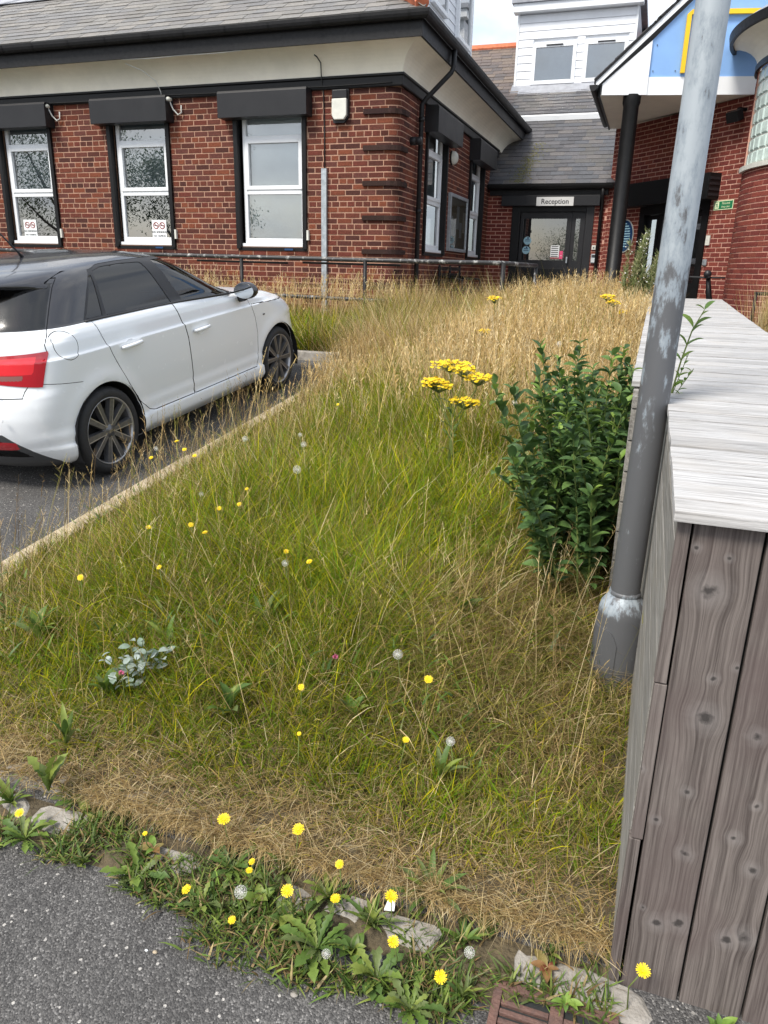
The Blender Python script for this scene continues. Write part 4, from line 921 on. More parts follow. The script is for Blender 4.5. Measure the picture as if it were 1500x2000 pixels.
    lk(mu.outputs['Result'], b.inputs['Base Color']); b.inputs['Roughness'].default_value = .85; b.inputs['Specular IOR Level'].default_value = .25
    bp = nn('ShaderNodeBump'); bp.inputs['Strength'].default_value = .55; bp.inputs['Distance'].default_value = .004; lk(z.outputs[0], bp.inputs['Height']); lk(bp.outputs[0], b.inputs['Normal'])
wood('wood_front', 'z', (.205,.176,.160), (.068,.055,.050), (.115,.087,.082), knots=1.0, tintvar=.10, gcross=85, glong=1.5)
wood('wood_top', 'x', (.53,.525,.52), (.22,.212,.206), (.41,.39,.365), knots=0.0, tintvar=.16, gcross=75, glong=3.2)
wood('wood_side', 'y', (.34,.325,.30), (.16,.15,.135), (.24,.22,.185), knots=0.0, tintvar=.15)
YF = 1.55; zt0, zsl = 1.29, .0179
tb = thing('timber_box', 'long weathered grey timber box with plank top beside the lamp post', 'planter', (.4, YF, float(gz(0,YF))))
def ztop(y): return zt0+zsl*(y-YF)
def xleft(y): return .10 if y < 3.25 else -.035
def xright(y): return .72+.0145*y
y = YF-.028; k = 0
while y < 11.4:
    wd = (.118 if k else .085)*random.uniform(.97,1.03); g = random.uniform(.008,.014) if k else .002
    xl = xleft(y+wd/2)-.006+random.uniform(-.0015,.0015); xr = xright(y); z = ztop(y)+random.uniform(-.003,.003); th = .024
    m_ = MB(); a = random.uniform(-.004,.004)
    m_.add([(xl,y,z-th),(xr,y+a,z-th),(xr,y+wd+a,z-th+zsl*wd),(xl,y+wd,z-th+zsl*wd),(xl,y,z),(xr,y+a,z),(xr,y+wd+a,z+zsl*wd),(xl,y+wd,z+zsl*wd)],
           [(0,3,2,1),(4,5,6,7),(0,1,5,4),(1,2,6,5),(2,3,7,6),(3,0,4,7)])
    m_.build('top_plank', 'wood_top', tb, bevel=.003); y += wd+g; k += 1
# front boards
gf = float(gz(0, YF))-.03; x = .135; i = 0
while x < .82:
    wd = (.131,.137,.134,.139,.135,.13)[i % 6]; zt = zt0-.027; zb = gf-.0+random.uniform(-.01,.0)
    m_ = MB(); m_.box((x, YF+random.uniform(-.002,.002), zb), (x+wd, YF+.022, zt)); m_.build('front_board', 'wood_front', tb, bevel=.003); x += wd+random.uniform(.004,.007); i += 1
for (z0, z1, dx) in ((.89, zt0-.026, 0), (.475, .887, .002), (gf+.03, .472, -.002)):
    m_ = MB(); m_.box((.104+dx, YF-.002, z0), (.130+dx, YF+.03, z1)); m_.build('corner_batten', 'wood_front', tb, bevel=.002)
# side boards (run along the box), in two offsets
z = gf; j = 0
while z < 1.24:
    h = .135
    m_ = MB(); m_.box((.104, YF+.031, z), (.126, 3.24, min(z+h-.006, 1.262))); m_.build('side_board', 'wood_side', tb, bevel=.003)
    m_ = MB(); m_.add([(-.03,3.26,z),(-.008,3.26,z),(-.008,11.4,z),(-.03,11.4,z),(-.03,3.26,min(z+h-.006,1.285)),(-.008,3.26,min(z+h-.006,1.285)),(-.008,11.4,min(z+h-.006,1.285)),(-.03,11.4,min(z+h-.006,1.285))],
           [(0,3,2,1),(4,5,6,7),(0,1,5,4),(1,2,6,5),(2,3,7,6),(3,0,4,7)]); m_.build('side_board', 'wood_side', tb, bevel=.003)
    m_ = MB(); m_.box((-.03, 3.235, z), (.105, 3.257, min(z+h-.006, 1.262))); m_.build('return_board', 'wood_side', tb, bevel=.003)
    z += h; j += 1
m_ = MB(); m_.add([(-.02,3.3,1.2),(-.004,3.3,1.2),(-.004,11.4,1.2),(-.02,11.4,1.2),(-.02,3.3,1.29),(-.004,3.3,1.29),(-.004,11.4,ztop(11.4)-.026),(-.02,11.4,ztop(11.4)-.026)], [(0,3,2,1),(4,5,6,7),(0,1,5,4),(1,2,6,5),(2,3,7,6),(3,0,4,7)]); m_.build('top_rail', 'wood_side', tb)
m_ = MB(); m_.box((.14, YF+.03, gf), (.70, 11.3, 1.24)); m_.build('core', 'dark_room', tb)
# ================================================================ LAMP POST
def lamp_mat():
    mt, n, b = new_mat('post_paint'); nn = n.nodes.new; lk = n.links.new
    t = nn('ShaderNodeTexCoord'); mp = nn('ShaderNodeMapping'); mp.inputs['Scale'].default_value = (1,1,.35); lk(t.outputs['Object'], mp.inputs[0])
    z = nn('ShaderNodeTexNoise'); z.inputs['Scale'].default_value = 26; z.inputs['Detail'].default_value = 10; z.inputs['Roughness'].default_value = .7; lk(mp.outputs[0], z.inputs[0])
    z2 = nn('ShaderNodeTexNoise'); z2.inputs['Scale'].default_value = 5; z2.inputs['Detail'].default_value = 5; lk(t.outputs['Object'], z2.inputs[0])
    s = nn('ShaderNodeSeparateXYZ'); lk(t.outputs['Object'], s.inputs[0])
    gr = nn('ShaderNodeMapRange'); gr.inputs[1].default_value = .95; gr.inputs[2].default_value = 2.05; gr.inputs[3].default_value = -.17; gr.inputs[4].default_value = .16; lk(s.outputs['Z'], gr.inputs[0])
    sh_ = nn('ShaderNodeMath'); sh_.operation = 'SUBTRACT'; lk(s.outputs['Z'], sh_.inputs[0]); sh_.inputs[1].default_value = .43
    sa = nn('ShaderNodeMath'); sa.operation = 'ABSOLUTE'; lk(sh_.outputs[0], sa.inputs[0]); sr = nn('ShaderNodeMapRange'); sr.inputs[1].default_value = .02; sr.inputs[2].default_value = .06; sr.inputs[3].default_value = .20; sr.inputs[4].default_value = 0; lk(sa.outputs[0], sr.inputs[0])
    g2 = nn('ShaderNodeMath'); lk(gr.outputs[0], g2.inputs[0]); lk(sr.outputs[0], g2.inputs[1])
    ad = nn('ShaderNodeMath'); lk(z.outputs[0], ad.inputs[0]); lk(g2.outputs[0], ad.inputs[1])
    ad2 = nn('ShaderNodeMath'); ad2.operation = 'MULTIPLY_ADD'; lk(z2.outputs[0], ad2.inputs[0]); ad2.inputs[1].default_value = .35; lk(ad.outputs[0], ad2.inputs[2])
    r = nn('ShaderNodeValToRGB'); lk(ad2.outputs[0], r.inputs[0]); e = r.color_ramp.elements; e[0].position = .62; e[0].color = (.105,.108,.115,1); e[1].position = .72; e[1].color = (.26,.30,.335,1)
    q = e.new(.66); q.color = (.14,.148,.158,1); q = e.new(.86); q.color = (.36,.40,.43,1)
    lk(r.outputs[0], b.inputs['Base Color']); b.inputs['Roughness'].default_value = .5; b.inputs['Metallic'].default_value = .15
    bp = nn('ShaderNodeBump'); bp.inputs['Strength'].default_value = .12; bp.inputs['Distance'].default_value = .003; lk(z.outputs[0], bp.inputs['Height']); lk(bp.outputs[0], b.inputs['Normal'])
lamp_mat()
lx, ly = .030, 2.76
lp = thing('lamp_post', 'grey galvanised lamp post with scuffed paint beside the timber box', 'lamp post', (lx, ly, .12), world=False, rot=(R(.0), R(.75), 0))
MB().lathe([(.090,-.06),(.090,.375),(.088,.40),(.082,.425),(.062,.455),(.056,.462)], 36).build('base', 'post_paint', lp, smooth=True)
MB().lathe([(.0535,.455),(.0535,.9),(.0505,2.0),(.049,3.2),(.045,5.4),(0,5.41)], 36).build('shaft', 'post_paint', lp, smooth=True)
MB().lathe([(.057,.462),(.059,.468),(.057,.476),(.0535,.478)], 30).build('collar', 'post_paint', lp, smooth=True)
dr = MB(); aa = np.linspace(R(175), R(268), 13); zz = np.linspace(.0, .325, 12)
def drtop(a): t = (a-R(175))/R(93); return .335-.055*max(0,(t-.72)/.28)**2.2 - .0*t
vs = []
for a in aa:
    for t in np.linspace(0,1,8): vs.append((.0945*math.cos(a), .0945*math.sin(a), -.02+(drtop(a)+.02)*t))
for a in aa:
    for t in np.linspace(0,1,8): vs.append((.0895*math.cos(a), .0895*math.sin(a), -.02+(drtop(a)+.02)*t))
n8 = 8; na = len(aa); fs = [(i*n8+j,(i+1)*n8+j,(i+1)*n8+j+1,i*n8+j+1) for i in range(na-1) for j in range(n8-1)]
o2 = na*n8; fs += [(i*n8+7,(i+1)*n8+7,o2+(i+1)*n8+7,o2+i*n8+7) for i in range(na-1)]+[(j,j+1,o2+j+1,o2+j) for j in range(7)]+[((na-1)*n8+j,(na-1)*n8+j+1,o2+(na-1)*n8+j+1,o2+(na-1)*n8+j) for j in range(7)]
dr.add(vs, fs); hd_ = dr.build('access_door', 'post_paint', lp, smooth=False)
a = R(205); MB().lathe([(0,.0),(.009,.0),(.010,-.004)], 12, o=(0,0,0), ax='x').build('lock', 'ink', hd_).location = (.0952*math.cos(a), .0952*math.sin(a), .215)
MB().tube([(0,0,5.35),(-.1,-.1,5.6),(-.4,-.4,5.75),(-.8,-.8,5.78)], .03, 10).build('arm', 'post_paint', lp, smooth=True)
MB().prism([(-.8,-.85,5.74),(-1.2,-1.25,5.76),(-1.25,-1.2,5.76),(-.85,-.8,5.74)], (0,0,.09)).build('lantern', 'shutter', lp, bevel=.01)
# ================================================================ DRAIN GRATE
mat('rust_iron', (.16,.085,.065), .75, c2=(.085,.05,.042), vscale=30, bump=.5, bscale=140)
gc = gpx(1075, 1985)
dg_ = thing('drain_grate', 'rusty brown slotted iron drain grate at foot of the timber box', 'drain', (-.03, 1.30, float(gz(0,1.3))))
gx0, gx1, gy0, gy1 = -.165, .135, 1.15, 1.455; zt = .016
def gbox(name, x0, x1, y0, y1, z0=-.03, z1=zt):
    m_ = MB(); P = [(x0,y0),(x1,y0),(x1,y1),(x0,y1)]; m_.add([(p[0],p[1],float(gz(*p))+z0) for p in P]+[(p[0],p[1],float(gz(*p))+z1) for p in P], [(0,3,2,1),(4,5,6,7),(0,1,5,4),(1,2,6,5),(2,3,7,6),(3,0,4,7)]); return m_.build(name, 'rust_iron', dg_, bevel=.003)
gbox('frame', gx0, gx1, gy1-.022, gy1); gbox('frame', gx0, gx1, gy0, gy0+.022); gbox('frame', gx0, gx0+.022, gy0+.023, gy1-.023); gbox('frame', gx1-.022, gx1, gy0+.023, gy1-.023)
gbox('spine', -.025, .008, gy0+.023, gy1-.023)
yy = gy0+.034
while yy < gy1-.04:
    gbox('bar', gx0+.023, -.026, yy, yy+.013, z1=zt-.002); gbox('bar', .009, gx1-.023, yy, yy+.013, z1=zt-.002); yy += .0235
P = [(gx0+.01,gy0+.01),(gx1-.01,gy0+.01),(gx1-.01,gy1-.01),(gx0+.01,gy1-.01)]; m_ = MB(); m_.add([(p[0],p[1],float(gz(*p))+.004) for p in P], [(0,1,2,3)]); m_.build('gully', 'dark_room', dg_, fix=False)
# ================================================================ CAR
def car_paint(name, c, rough=.25, flake=0):
    mt, n, b = new_mat(name); b.inputs['Base Color'].default_value = (*c,1); b.inputs['Roughness'].default_value = rough; b.inputs['Coat Weight'].default_value = .6; b.inputs['Coat Roughness'].default_value = .03
    nn = n.nodes.new; z = nn('ShaderNodeTexNoise'); z.inputs['Scale'].default_value = 14; z.inputs['Detail'].default_value = 8; t = nn('ShaderNodeTexCoord'); n.links.new(t.outputs['Object'], z.inputs[0])
    r = nn('ShaderNodeMapRange'); r.inputs[3].default_value = rough-.06; r.inputs[4].default_value = rough+.14; n.links.new(z.outputs[0], r.inputs[0]); n.links.new(r.outputs[0], b.inputs['Roughness'])
car_paint('white_car_paint', (.80,.825,.85), .2); car_paint('black_car_paint', (.030,.030,.034), .14)
mat('gap_black', (.01,.01,.011), .7); mat('trim_black', (.018,.018,.02), .45); mat('tyre', (.022,.022,.023), .75, var=.3, vscale=20, bump=.25, bscale=50)
mat('rim_grey', (.15,.15,.155), .36, metal=.6, var=.2, vscale=30); mat('rim_cut', (.42,.42,.43), .3, metal=.7)
mat_glass('car_glass', (.16,.17,.17), .05); mat_glass('privacy_glass', (.025,.027,.03), .04, .09)
mat('mirror_glass', (.75,.78,.8), .03, metal=1.0); mat('seat_cloth', (.06,.06,.065), .9, var=.2); mat('diffuser', (.055,.057,.06), .5)
def red_lens(name, c, em=0):
    mt, n, b = new_mat(name); b.inputs['Base Color'].default_value = (*c,1); b.inputs['Roughness'].default_value = .08; b.inputs['Coat Weight'].default_value = 1; b.inputs['Specular IOR Level'].default_value = .6
red_lens('lens_red', (.42,.004,.014)); red_lens('lens_bright', (.72,.02,.03)); red_lens('lens_smoke', (.24,.10,.09))
mat('chrome', (.6,.6,.6), .15, metal=1.0)
car = thing('parked_car', 'white hatchback car with black roof parked nose towards the building', 'car', (-4.313, 4.267, .321), world=False)
car.rotation_mode = 'XYZ'
yaw, pit = R(88.415), R(6.18)
Fv = Vector((math.cos(yaw)*math.cos(pit), math.sin(yaw)*math.cos(pit), math.sin(pit))); Lv = Vector((-math.sin(yaw), math.cos(yaw), 0)); Uv = Fv.cross(Lv)
car.rotation_euler = Matrix(((Fv.x,Lv.x,Uv.x),(Fv.y,Lv.y,Uv.y),(Fv.z,Lv.z,Uv.z))).to_euler()
XRt = [(.16,-.50),(.20,-.56),(.26,-.60),(.35,-.655),(.44,-.68),(.52,-.685),(.60,-.675),(.68,-.655),(.70,-.635),(.78,-.625),(.86,-.612),(.94,-.598),(1.00,-.578),(1.04,-.555),(1.10,-.50),(1.20,-.405),(1.28,-.325),(1.32,-.27),(1.345,-.20),(1.37,-.10),(1.395,.08),(1.415,.3),(1.43,.52),(1.438,.72)]
XFt = [(.16,3.05),(.22,3.16),(.30,3.22),(.40,3.25),(.52,3.245),(.62,3.20),(.68,3.19),(.73,3.15),(.78,3.10),(.83,3.02),(.88,2.90),(.92,2.76),(.95,2.60),(.975,2.42),(.995,2.20),(1.01,2.06),(1.10,1.87),(1.20,1.69),(1.28,1.54),(1.34,1.40),(1.37,1.30),(1.395,1.18),(1.415,1.05),(1.43,.90),(1.438,.76)]
Wt = [(.16,.79),(.20,.835),(.235,.862),(.28,.866),(.315,.862),(.33,.846),(.345,.843),(.40,.850),(.425,.838),(.50,.846),(.60,.856),(.70,.862),(.80,.866),(.876,.868),(.884,.854),(.90,.849),(.96,.840),(1.00,.826),(1.035,.806),(1.045,.786),(1.06,.776),(1.10,.760),(1.20,.718),(1.28,.680),(1.33,.645),(1.36,.610),(1.385,.56),(1.405,.49),(1.42,.40),(1.43,.28),(1.436,.15),(1.438,.02)]
def itp(t, z): return float(np.interp(z, [q[0] for q in t], [q[1] for q in t]))
zl = sorted(set(list(np.linspace(.16,.34,14))+list(np.linspace(.34,.84,22))+list(np.linspace(.84,.92,12))+list(np.linspace(.92,1.06,14))+list(np.linspace(1.06,1.34,14))+[1.35,1.36,1.37,1.38,1.39,1.40,1.408,1.415,1.422,1.427,1.431,1.434,1.436,1.4375]))
zl = [z for i, z in enumerate(zl) if i == 0 or z-zl[i-1] > 1e-5]
def outline(z):
    xr, xf, w_ = itp(XRt, z), itp(XFt, z), itp(Wt, z); L = xf-xr
    Lr = min(.42 if z < 1.0 else .50, L*.45); Lf = min(.95 if z < .7 else (.85 if z < 1.0 else .55), L*.5); nr = 3.0 if z < .98 else 2.6; nf = 3.2 if z < 1.0 else 2.7
    pts = []
    for th in np.linspace(0, math.pi/2, 60): pts.append((xr+Lr*(1-math.cos(th)**(2/nr)), w_*max(0, math.sin(th))**(2/nr)))
    for t in np.linspace(0, 1, 78)[1:-1]: pts.append((xr+Lr+(L-Lr-Lf)*t, w_))
    for th in np.linspace(math.pi/2, 0, 60): pts.append((xf-Lf*(1-max(0, math.cos(th))**(2/nf)), w_*max(0, math.sin(th))**(2/nf)))
    def rs(seg, n):
        P = np.array(seg); d = np.concatenate([[0], np.cumsum(np.hypot(*np.diff(P, axis=0).T))]); t = np.linspace(0, d[-1], n); return list(zip(np.interp(t, d, P[:,0]), np.interp(t, d, P[:,1])))
    a, b, c = pts[:60], pts[59:136], pts[135:]
    return rs(a, 46)+rs(b, 78)[1:]+rs(c, 36)[1:]
WHR, WHF, RW = (0.0,.305), (2.469,.305), .305
def bulge(x, z):
    d = 0
    for (cx_, cz_) in (WHR, WHF):
        r = math.hypot(x-cx_, z-cz_); d += .016*math.exp(-((r-.37)/.06)**2)*(1 if z < .8 else 0) if z > .18 else 0
    return d
def build_half():
    bm = bmesh.new(); s_l = bm.verts.layers.float.new('arc'); rows = []
    for z in zl:
        row = []; prev = None; s = 0
        for (x, y) in outline(z):
            if prev: s += math.hypot(x-prev[0], y-prev[1])
            prev = (x, y); yy = y + (bulge(x, z) if y > .5 else 0)
            v = bm.verts.new((x, -yy, z)); v[s_l] = s; row.append(v)
        rows.append(row)
    for j in range(len(rows)-1):
        for i in range(len(rows[0])-1):
            a, b, c, d = rows[j][i], rows[j][i+1], rows[j+1][i+1], rows[j+1][i]
            try: bm.faces.new((a, b, c, d))
            except ValueError: pass
    bm.normal_update(); return bm, s_l
def cut(bm, g, sel=None):
    """split faces along the zero set of g(vert)"""
    big = [f for f in bm.faces if len(f.verts) > 3]
    if big: bmesh.ops.triangulate(bm, faces=big)
    val = {v: g(v) for v in bm.verts}
    for v in val:
        if abs(val[v]) < 1e-7: val[v] = 1e-7
    es = [e for e in bm.edges if val[e.verts[0]]*val[e.verts[1]] < 0 and (sel is None or sel(e))]
    touched = {}
    for e in es:
        a, b = e.verts; t = val[a]/(val[a]-val[b]); fs = list(e.link_faces)
        ne, nv = bmesh.utils.edge_split(e, a, max(.001, min(.999, t))); val[nv] = 0
        for f in fs: touched.setdefault(f, []).append(nv)
    for f, vs in touched.items():
        if f.is_valid and len(vs) >= 2:
            try: bmesh.utils.face_split(f, vs[0], vs[1])
            except ValueError: pass
def sd_poly(P):
    P = np.array(P, float); A = P; B = np.roll(P, -1, 0)
    def f(x, z):
        p = np.array((x, z)); d = B-A; w_ = p-A; t = np.clip((w_*d).sum(1)/(d*d).sum(1), 0, 1); q = w_-d*t[:,None]; dist = math.sqrt((q*q).sum(1).min())
        c1 = (A[:,1] > z) != (B[:,1] > z); xi = A[:,0]+(z-A[:,1])/(np.where(B[:,1]-A[:,1] == 0, 1e-9, B[:,1]-A[:,1]))*(B[:,0]-A[:,0]); ins = (c1 & (x < xi)).sum() % 2 == 1
        return -dist if ins else dist
    return f
def zbelt(x): return 1.047-.012*max(0,x-.2)-.022*max(0,x-1.0)**1.3
side = lambda v: v.co.y < -.45
DOOR_R = sd_poly([(.05,1.06),(.07,.95),(.115,.83),(.24,.585),(.36,.41),(.44,.345),(.50,.325),(1.02,.322),(1.04,.475),(1.005,.77),(.95,.95),(.93,1.04)])
DOOR_F = sd_poly([(.935,1.04),(.955,.95),(1.01,.77),(1.045,.475),(1.027,.322),(2.03,.322),(2.08,.45),(2.085,.62),(2.05,.77),(2.0,.865),(1.95,1.0)])
GL_Q = sd_poly([(.03,1.065),(.19,1.068),(.275,1.325),(.235,1.305),(.15,1.20)])
GL_R = sd_poly([(.225,1.065),(.955,1.048),(.85,1.352),(.62,1.362),(.42,1.358),(.305,1.338)])
GL_F = sd_poly([(1.10,1.045),(1.86,.992),(1.70,1.15),(1.55,1.262),(1.42,1.318),(1.20,1.348),(.985,1.354)])
GL_ALL = sd_poly([(-.005,1.056),(1.94,.978),(1.73,1.16),(1.57,1.28),(1.43,1.335),(1.2,1.366),(.9,1.376),(.62,1.378),(.41,1.374),(.27,1.345),(.14,1.22)])
FUEL = lambda x, z: math.hypot((x+.255)/1.05, z-.945)-.088 if True else 0
HATCH_S = .905
bm, s_l = build_half()
cache = {}
def G(f, off=0, key=None): return lambda v: (f(v.co.x, v.co.z)-off) if v.co.y < -.45 else 5.0
for f in (DOOR_R, DOOR_F): cut(bm, G(f, .0028)); cut(bm, G(f, -.0028))
for f in (FUEL,): cut(bm, G(f, .002)); cut(bm, G(f, -.002))
for f in (GL_ALL, GL_Q, GL_R, GL_F): cut(bm, G(f))
for c in (WHR, WHF): cut(bm, lambda v, c=c: (math.hypot((v.co.x-c[0]), (v.co.z-c[1]))-.345) if v.co.y < -.45 else 5.0)
cut(bm, lambda v: v.co.z-zbelt(v.co.x) if v.co.x < 2.3 else -1)
# rear: lamp, hatch lines, rear window, bumper, wing line: in arc-length / height
def lamp_f(v):
    if v.co.x > .4: return 5
    s, z = v[s_l], v.co.z; return max(z-(.905+.05*(s-.3)), (.745-.10*(s-.6))-z if s > .3 else (.79-z), .34-s, s-(.875-.22*max(0,.93-z)))
def lamp_in(v):
    if v.co.x > .4: return 5
    s, z = v[s_l], v.co.z; return max(z-(.885+.05*(s-.3)), .805-z, .34-s, s-(.80-.2*max(0,.9-z)))
def lamp_clear(v):
    if v.co.x > .4: return 5
    s, z = v[s_l], v.co.z; return max(z-.800, .770-z, .40-s, s-.72)
for g in (lamp_f, lamp_in, lamp_clear): cut(bm, g)
HB = lambda z: .72+.145*max(0, min(1,(z-.70)/.2)) if z < .90 else (.865 if z < .93 else .865-.165*min(1,(z-.93)/.40))
def hatch_f(v):
    if v.co.x > .4: return 5
    s, z = v[s_l], v.co.z; return max(s-HB(z), .665-z, z-1.325)
cut(bm, lambda v: hatch_f(v)-.003); cut(bm, lambda v: hatch_f(v)+.003)
def rwin_f(v):
    if v.co.x > .4: return 5
    s, z = v[s_l], v.co.z; return max(1.052-z, z-1.30, s-(HB(z)-.012))
cut(bm, rwin_f)
def diff_f(v):
    if v.co.x > .3: return 5
    s, z = v[s_l], v.co.z; top = .435 if s < .55 else .435-.85*(s-.55); return max(z-top, s-.80)
def diff_in(v):
    if v.co.x > .3: return 5
    s, z = v[s_l], v.co.z; top = .395 if s < .51 else .395-.8*(s-.51); return max(z-top, .265-z)
def refl_f(v):
    if v.co.x > .3: return 5
    s, z = v[s_l], v.co.z; return max(abs(z-.352)-.030+.10*max(0,s-.56), .36-s, s-.62)
for g in (diff_f, diff_in, refl_f): cut(bm, g)
def bump_f(v):   # seam from the lamp to the arch
    if v.co.x > .2: return 5
    return v.co.z-(.742-.055*max(0,(v[s_l]-.82))/.4)
cut(bm, lambda v: bump_f(v)-.002 if v[s_l] > .80 else 5); cut(bm, lambda v: bump_f(v)+.002 if v[s_l] > .80 else 5)
def hood_f(v): return max(2.02-v.co.x, v.co.x-3.05, abs(v.co.z-(.885-.05*max(0,v.co.x-2.1)))-.0025) if v.co.y < -.3 else 5
cut(bm, lambda v: hood_f(v))
bm.normal_update(); bm.faces.ensure_lookup_table()
class FV:
    pass
def classify(f):
    c = f.calc_center_median(); v = FV(); v.co = c; s = sum(q[s_l] for q in f.verts)/len(f.verts)
    class Q(dict): pass
    class W:
        co = c
        def __getitem__(self, k): return s
    q = W(); sd_ = c.y < -.45; x, z = c.x, c.z
    if sd_:
        for cc_ in (WHR, WHF):
            if math.hypot(x-cc_[0], z-cc_[1]) < .345: return None
    if z > zbelt(x) and x < 2.3:
        if hatch_f(q) < -.003 or abs(hatch_f(q)) <= .003:
            if abs(hatch_f(q)) <= .003: return 'panel_gap'
            return 'rear_window' if rwin_f(q) < 0 else 'hatch_top'
        if sd_:
            if GL_F(x, z) < 0: return 'front_side_window'
            if GL_R(x, z) < 0: return 'rear_side_window'
            if GL_Q(x, z) < 0: return 'quarter_window'
            if GL_ALL(x, z) < 0: return 'window_trim'
        # windscreen
        if x > itp(XFt, z)-.50 and abs(c.y) < itp(Wt, z)*.93 and 1.0 < z < 1.36 : return 'windscreen'
        return 'roof'
    if abs(hatch_f(q)) <= .003 and not lamp_f(q) < 0: return 'panel_gap'
    if lamp_clear(q) < 0: return 'lamp_clear'
    if lamp_in(q) < 0: return 'lamp_bright'
    if lamp_f(q) < 0: return 'tail_lamp'
    if refl_f(q) < 0 and diff_f(q) < 0: return 'reflector'
    if diff_in(q) < 0: return 'diffuser_grille'
    if diff_f(q) < 0: return 'diffuser'
    if abs(bump_f(q)) <= .002 and s > .80 and x < -.2: return 'panel_gap'
    if hood_f(q) < 0: return 'panel_gap'
    if hatch_f(q) < 0: return 'tailgate'
    if sd_:
        dr_, df_ = DOOR_R(x, z), DOOR_F(x, z)
        if dr_ < -.0028: return 'rear_door'
        if df_ < -.0028: return 'front_door'
        if abs(dr_) <= .0028 or abs(df_) <= .0028: return 'panel_gap'
        ff = FUEL(x, z)
        if abs(ff) <= .002: return 'panel_gap'
        if ff < 0: return 'fuel_flap'
    return 'body'
groups = {}
for f in bm.faces:
    k = classify(f)
    if k: groups.setdefault(k, []).append(f)
CM = dict(front_side_window='car_glass', rear_side_window='privacy_glass', quarter_window='privacy_glass', window_trim='trim_black', windscreen='car_glass', roof='black_car_paint', hatch_top='black_car_paint', rear_window='privacy_glass',
          panel_gap='gap_black', lamp_clear='lens_smoke', lamp_bright='lens_bright', tail_lamp='lens_red', reflector='lens_red', diffuser='diffuser', diffuser_grille='gap_black')
inset = dict(panel_gap=-.004, front_side_window=-.005, rear_side_window=-.005, quarter_window=-.005, window_trim=-.002, diffuser_grille=-.03, tail_lamp=.004, lamp_bright=.0045, lamp_clear=.0045, reflector=.0)
parts = {}
def emit(k, faces, mirror, split=False):
    idx = {}; vs = []; fs = []; off = inset.get(k, 0)
    for f in faces:
        ids = []
        for v in f.verts:
            if v not in idx:
                idx[v] = len(vs); p = v.co+v.normal*off; vs.append((p.x, -p.y if mirror else p.y, p.z))
            ids.append(idx[v])
        fs.append(tuple(ids[::-1] if mirror else ids))
    return vs, fs
CENTRE = {'body','roof','hatch_top','tailgate','rear_window','windscreen','panel_gap','diffuser','diffuser_grille'}
NAMES = dict(front_side_window='side_window', rear_side_window='side_window', quarter_window='quarter_window', front_door='door', rear_door='door', lamp_bright='lamp_lens', lamp_clear='lamp_lens')
for v in bm.verts:   # outward normals for the half shell
    if v.normal.dot(Vector((v.co.x-1.2, v.co.y, v.co.z-.7))) < 0: v.normal.negate()
carparts = {}
for k, faces in groups.items():
    if k in CENTRE:
        a, b = emit(k, faces, False); c, d = emit(k, faces, True)
        m_ = MB(); m_.add(a, b); m_.add(c, d); me = m_.mesh(k, True)
        bm2 = bmesh.new(); bm2.from_mesh(me); bmesh.ops.remove_doubles(bm2, verts=bm2.verts, dist=.0004); bmesh.ops.recalc_face_normals(bm2, faces=bm2.faces); bm2.to_mesh(me); bm2.free()
        nm = {'roof':'roof','body':'body'}.get(k, k); carparts[k] = link(nm, me, CM.get(k, 'white_car_paint'), car)
    else:
        for mir in (False, True):
            a, b = emit(k, faces, mir); m_ = MB(); m_.add(a, b); me = m_.mesh(k, True)
            par = car
            if k in ('lamp_bright','lamp_clear') and ('tail_lamp', mir) in carparts: par = carparts[('tail_lamp', mir)]
            carparts[(k, mir)] = link(NAMES.get(k, k), me, CM.get(k, 'white_car_paint'), par)
for k in ('lamp_bright','lamp_clear'):
    for mir in (False, True):
        if (k, mir) in carparts and ('tail_lamp', mir) in carparts: carparts[(k, mir)].parent = carparts[('tail_lamp', mir)]
bm.free()
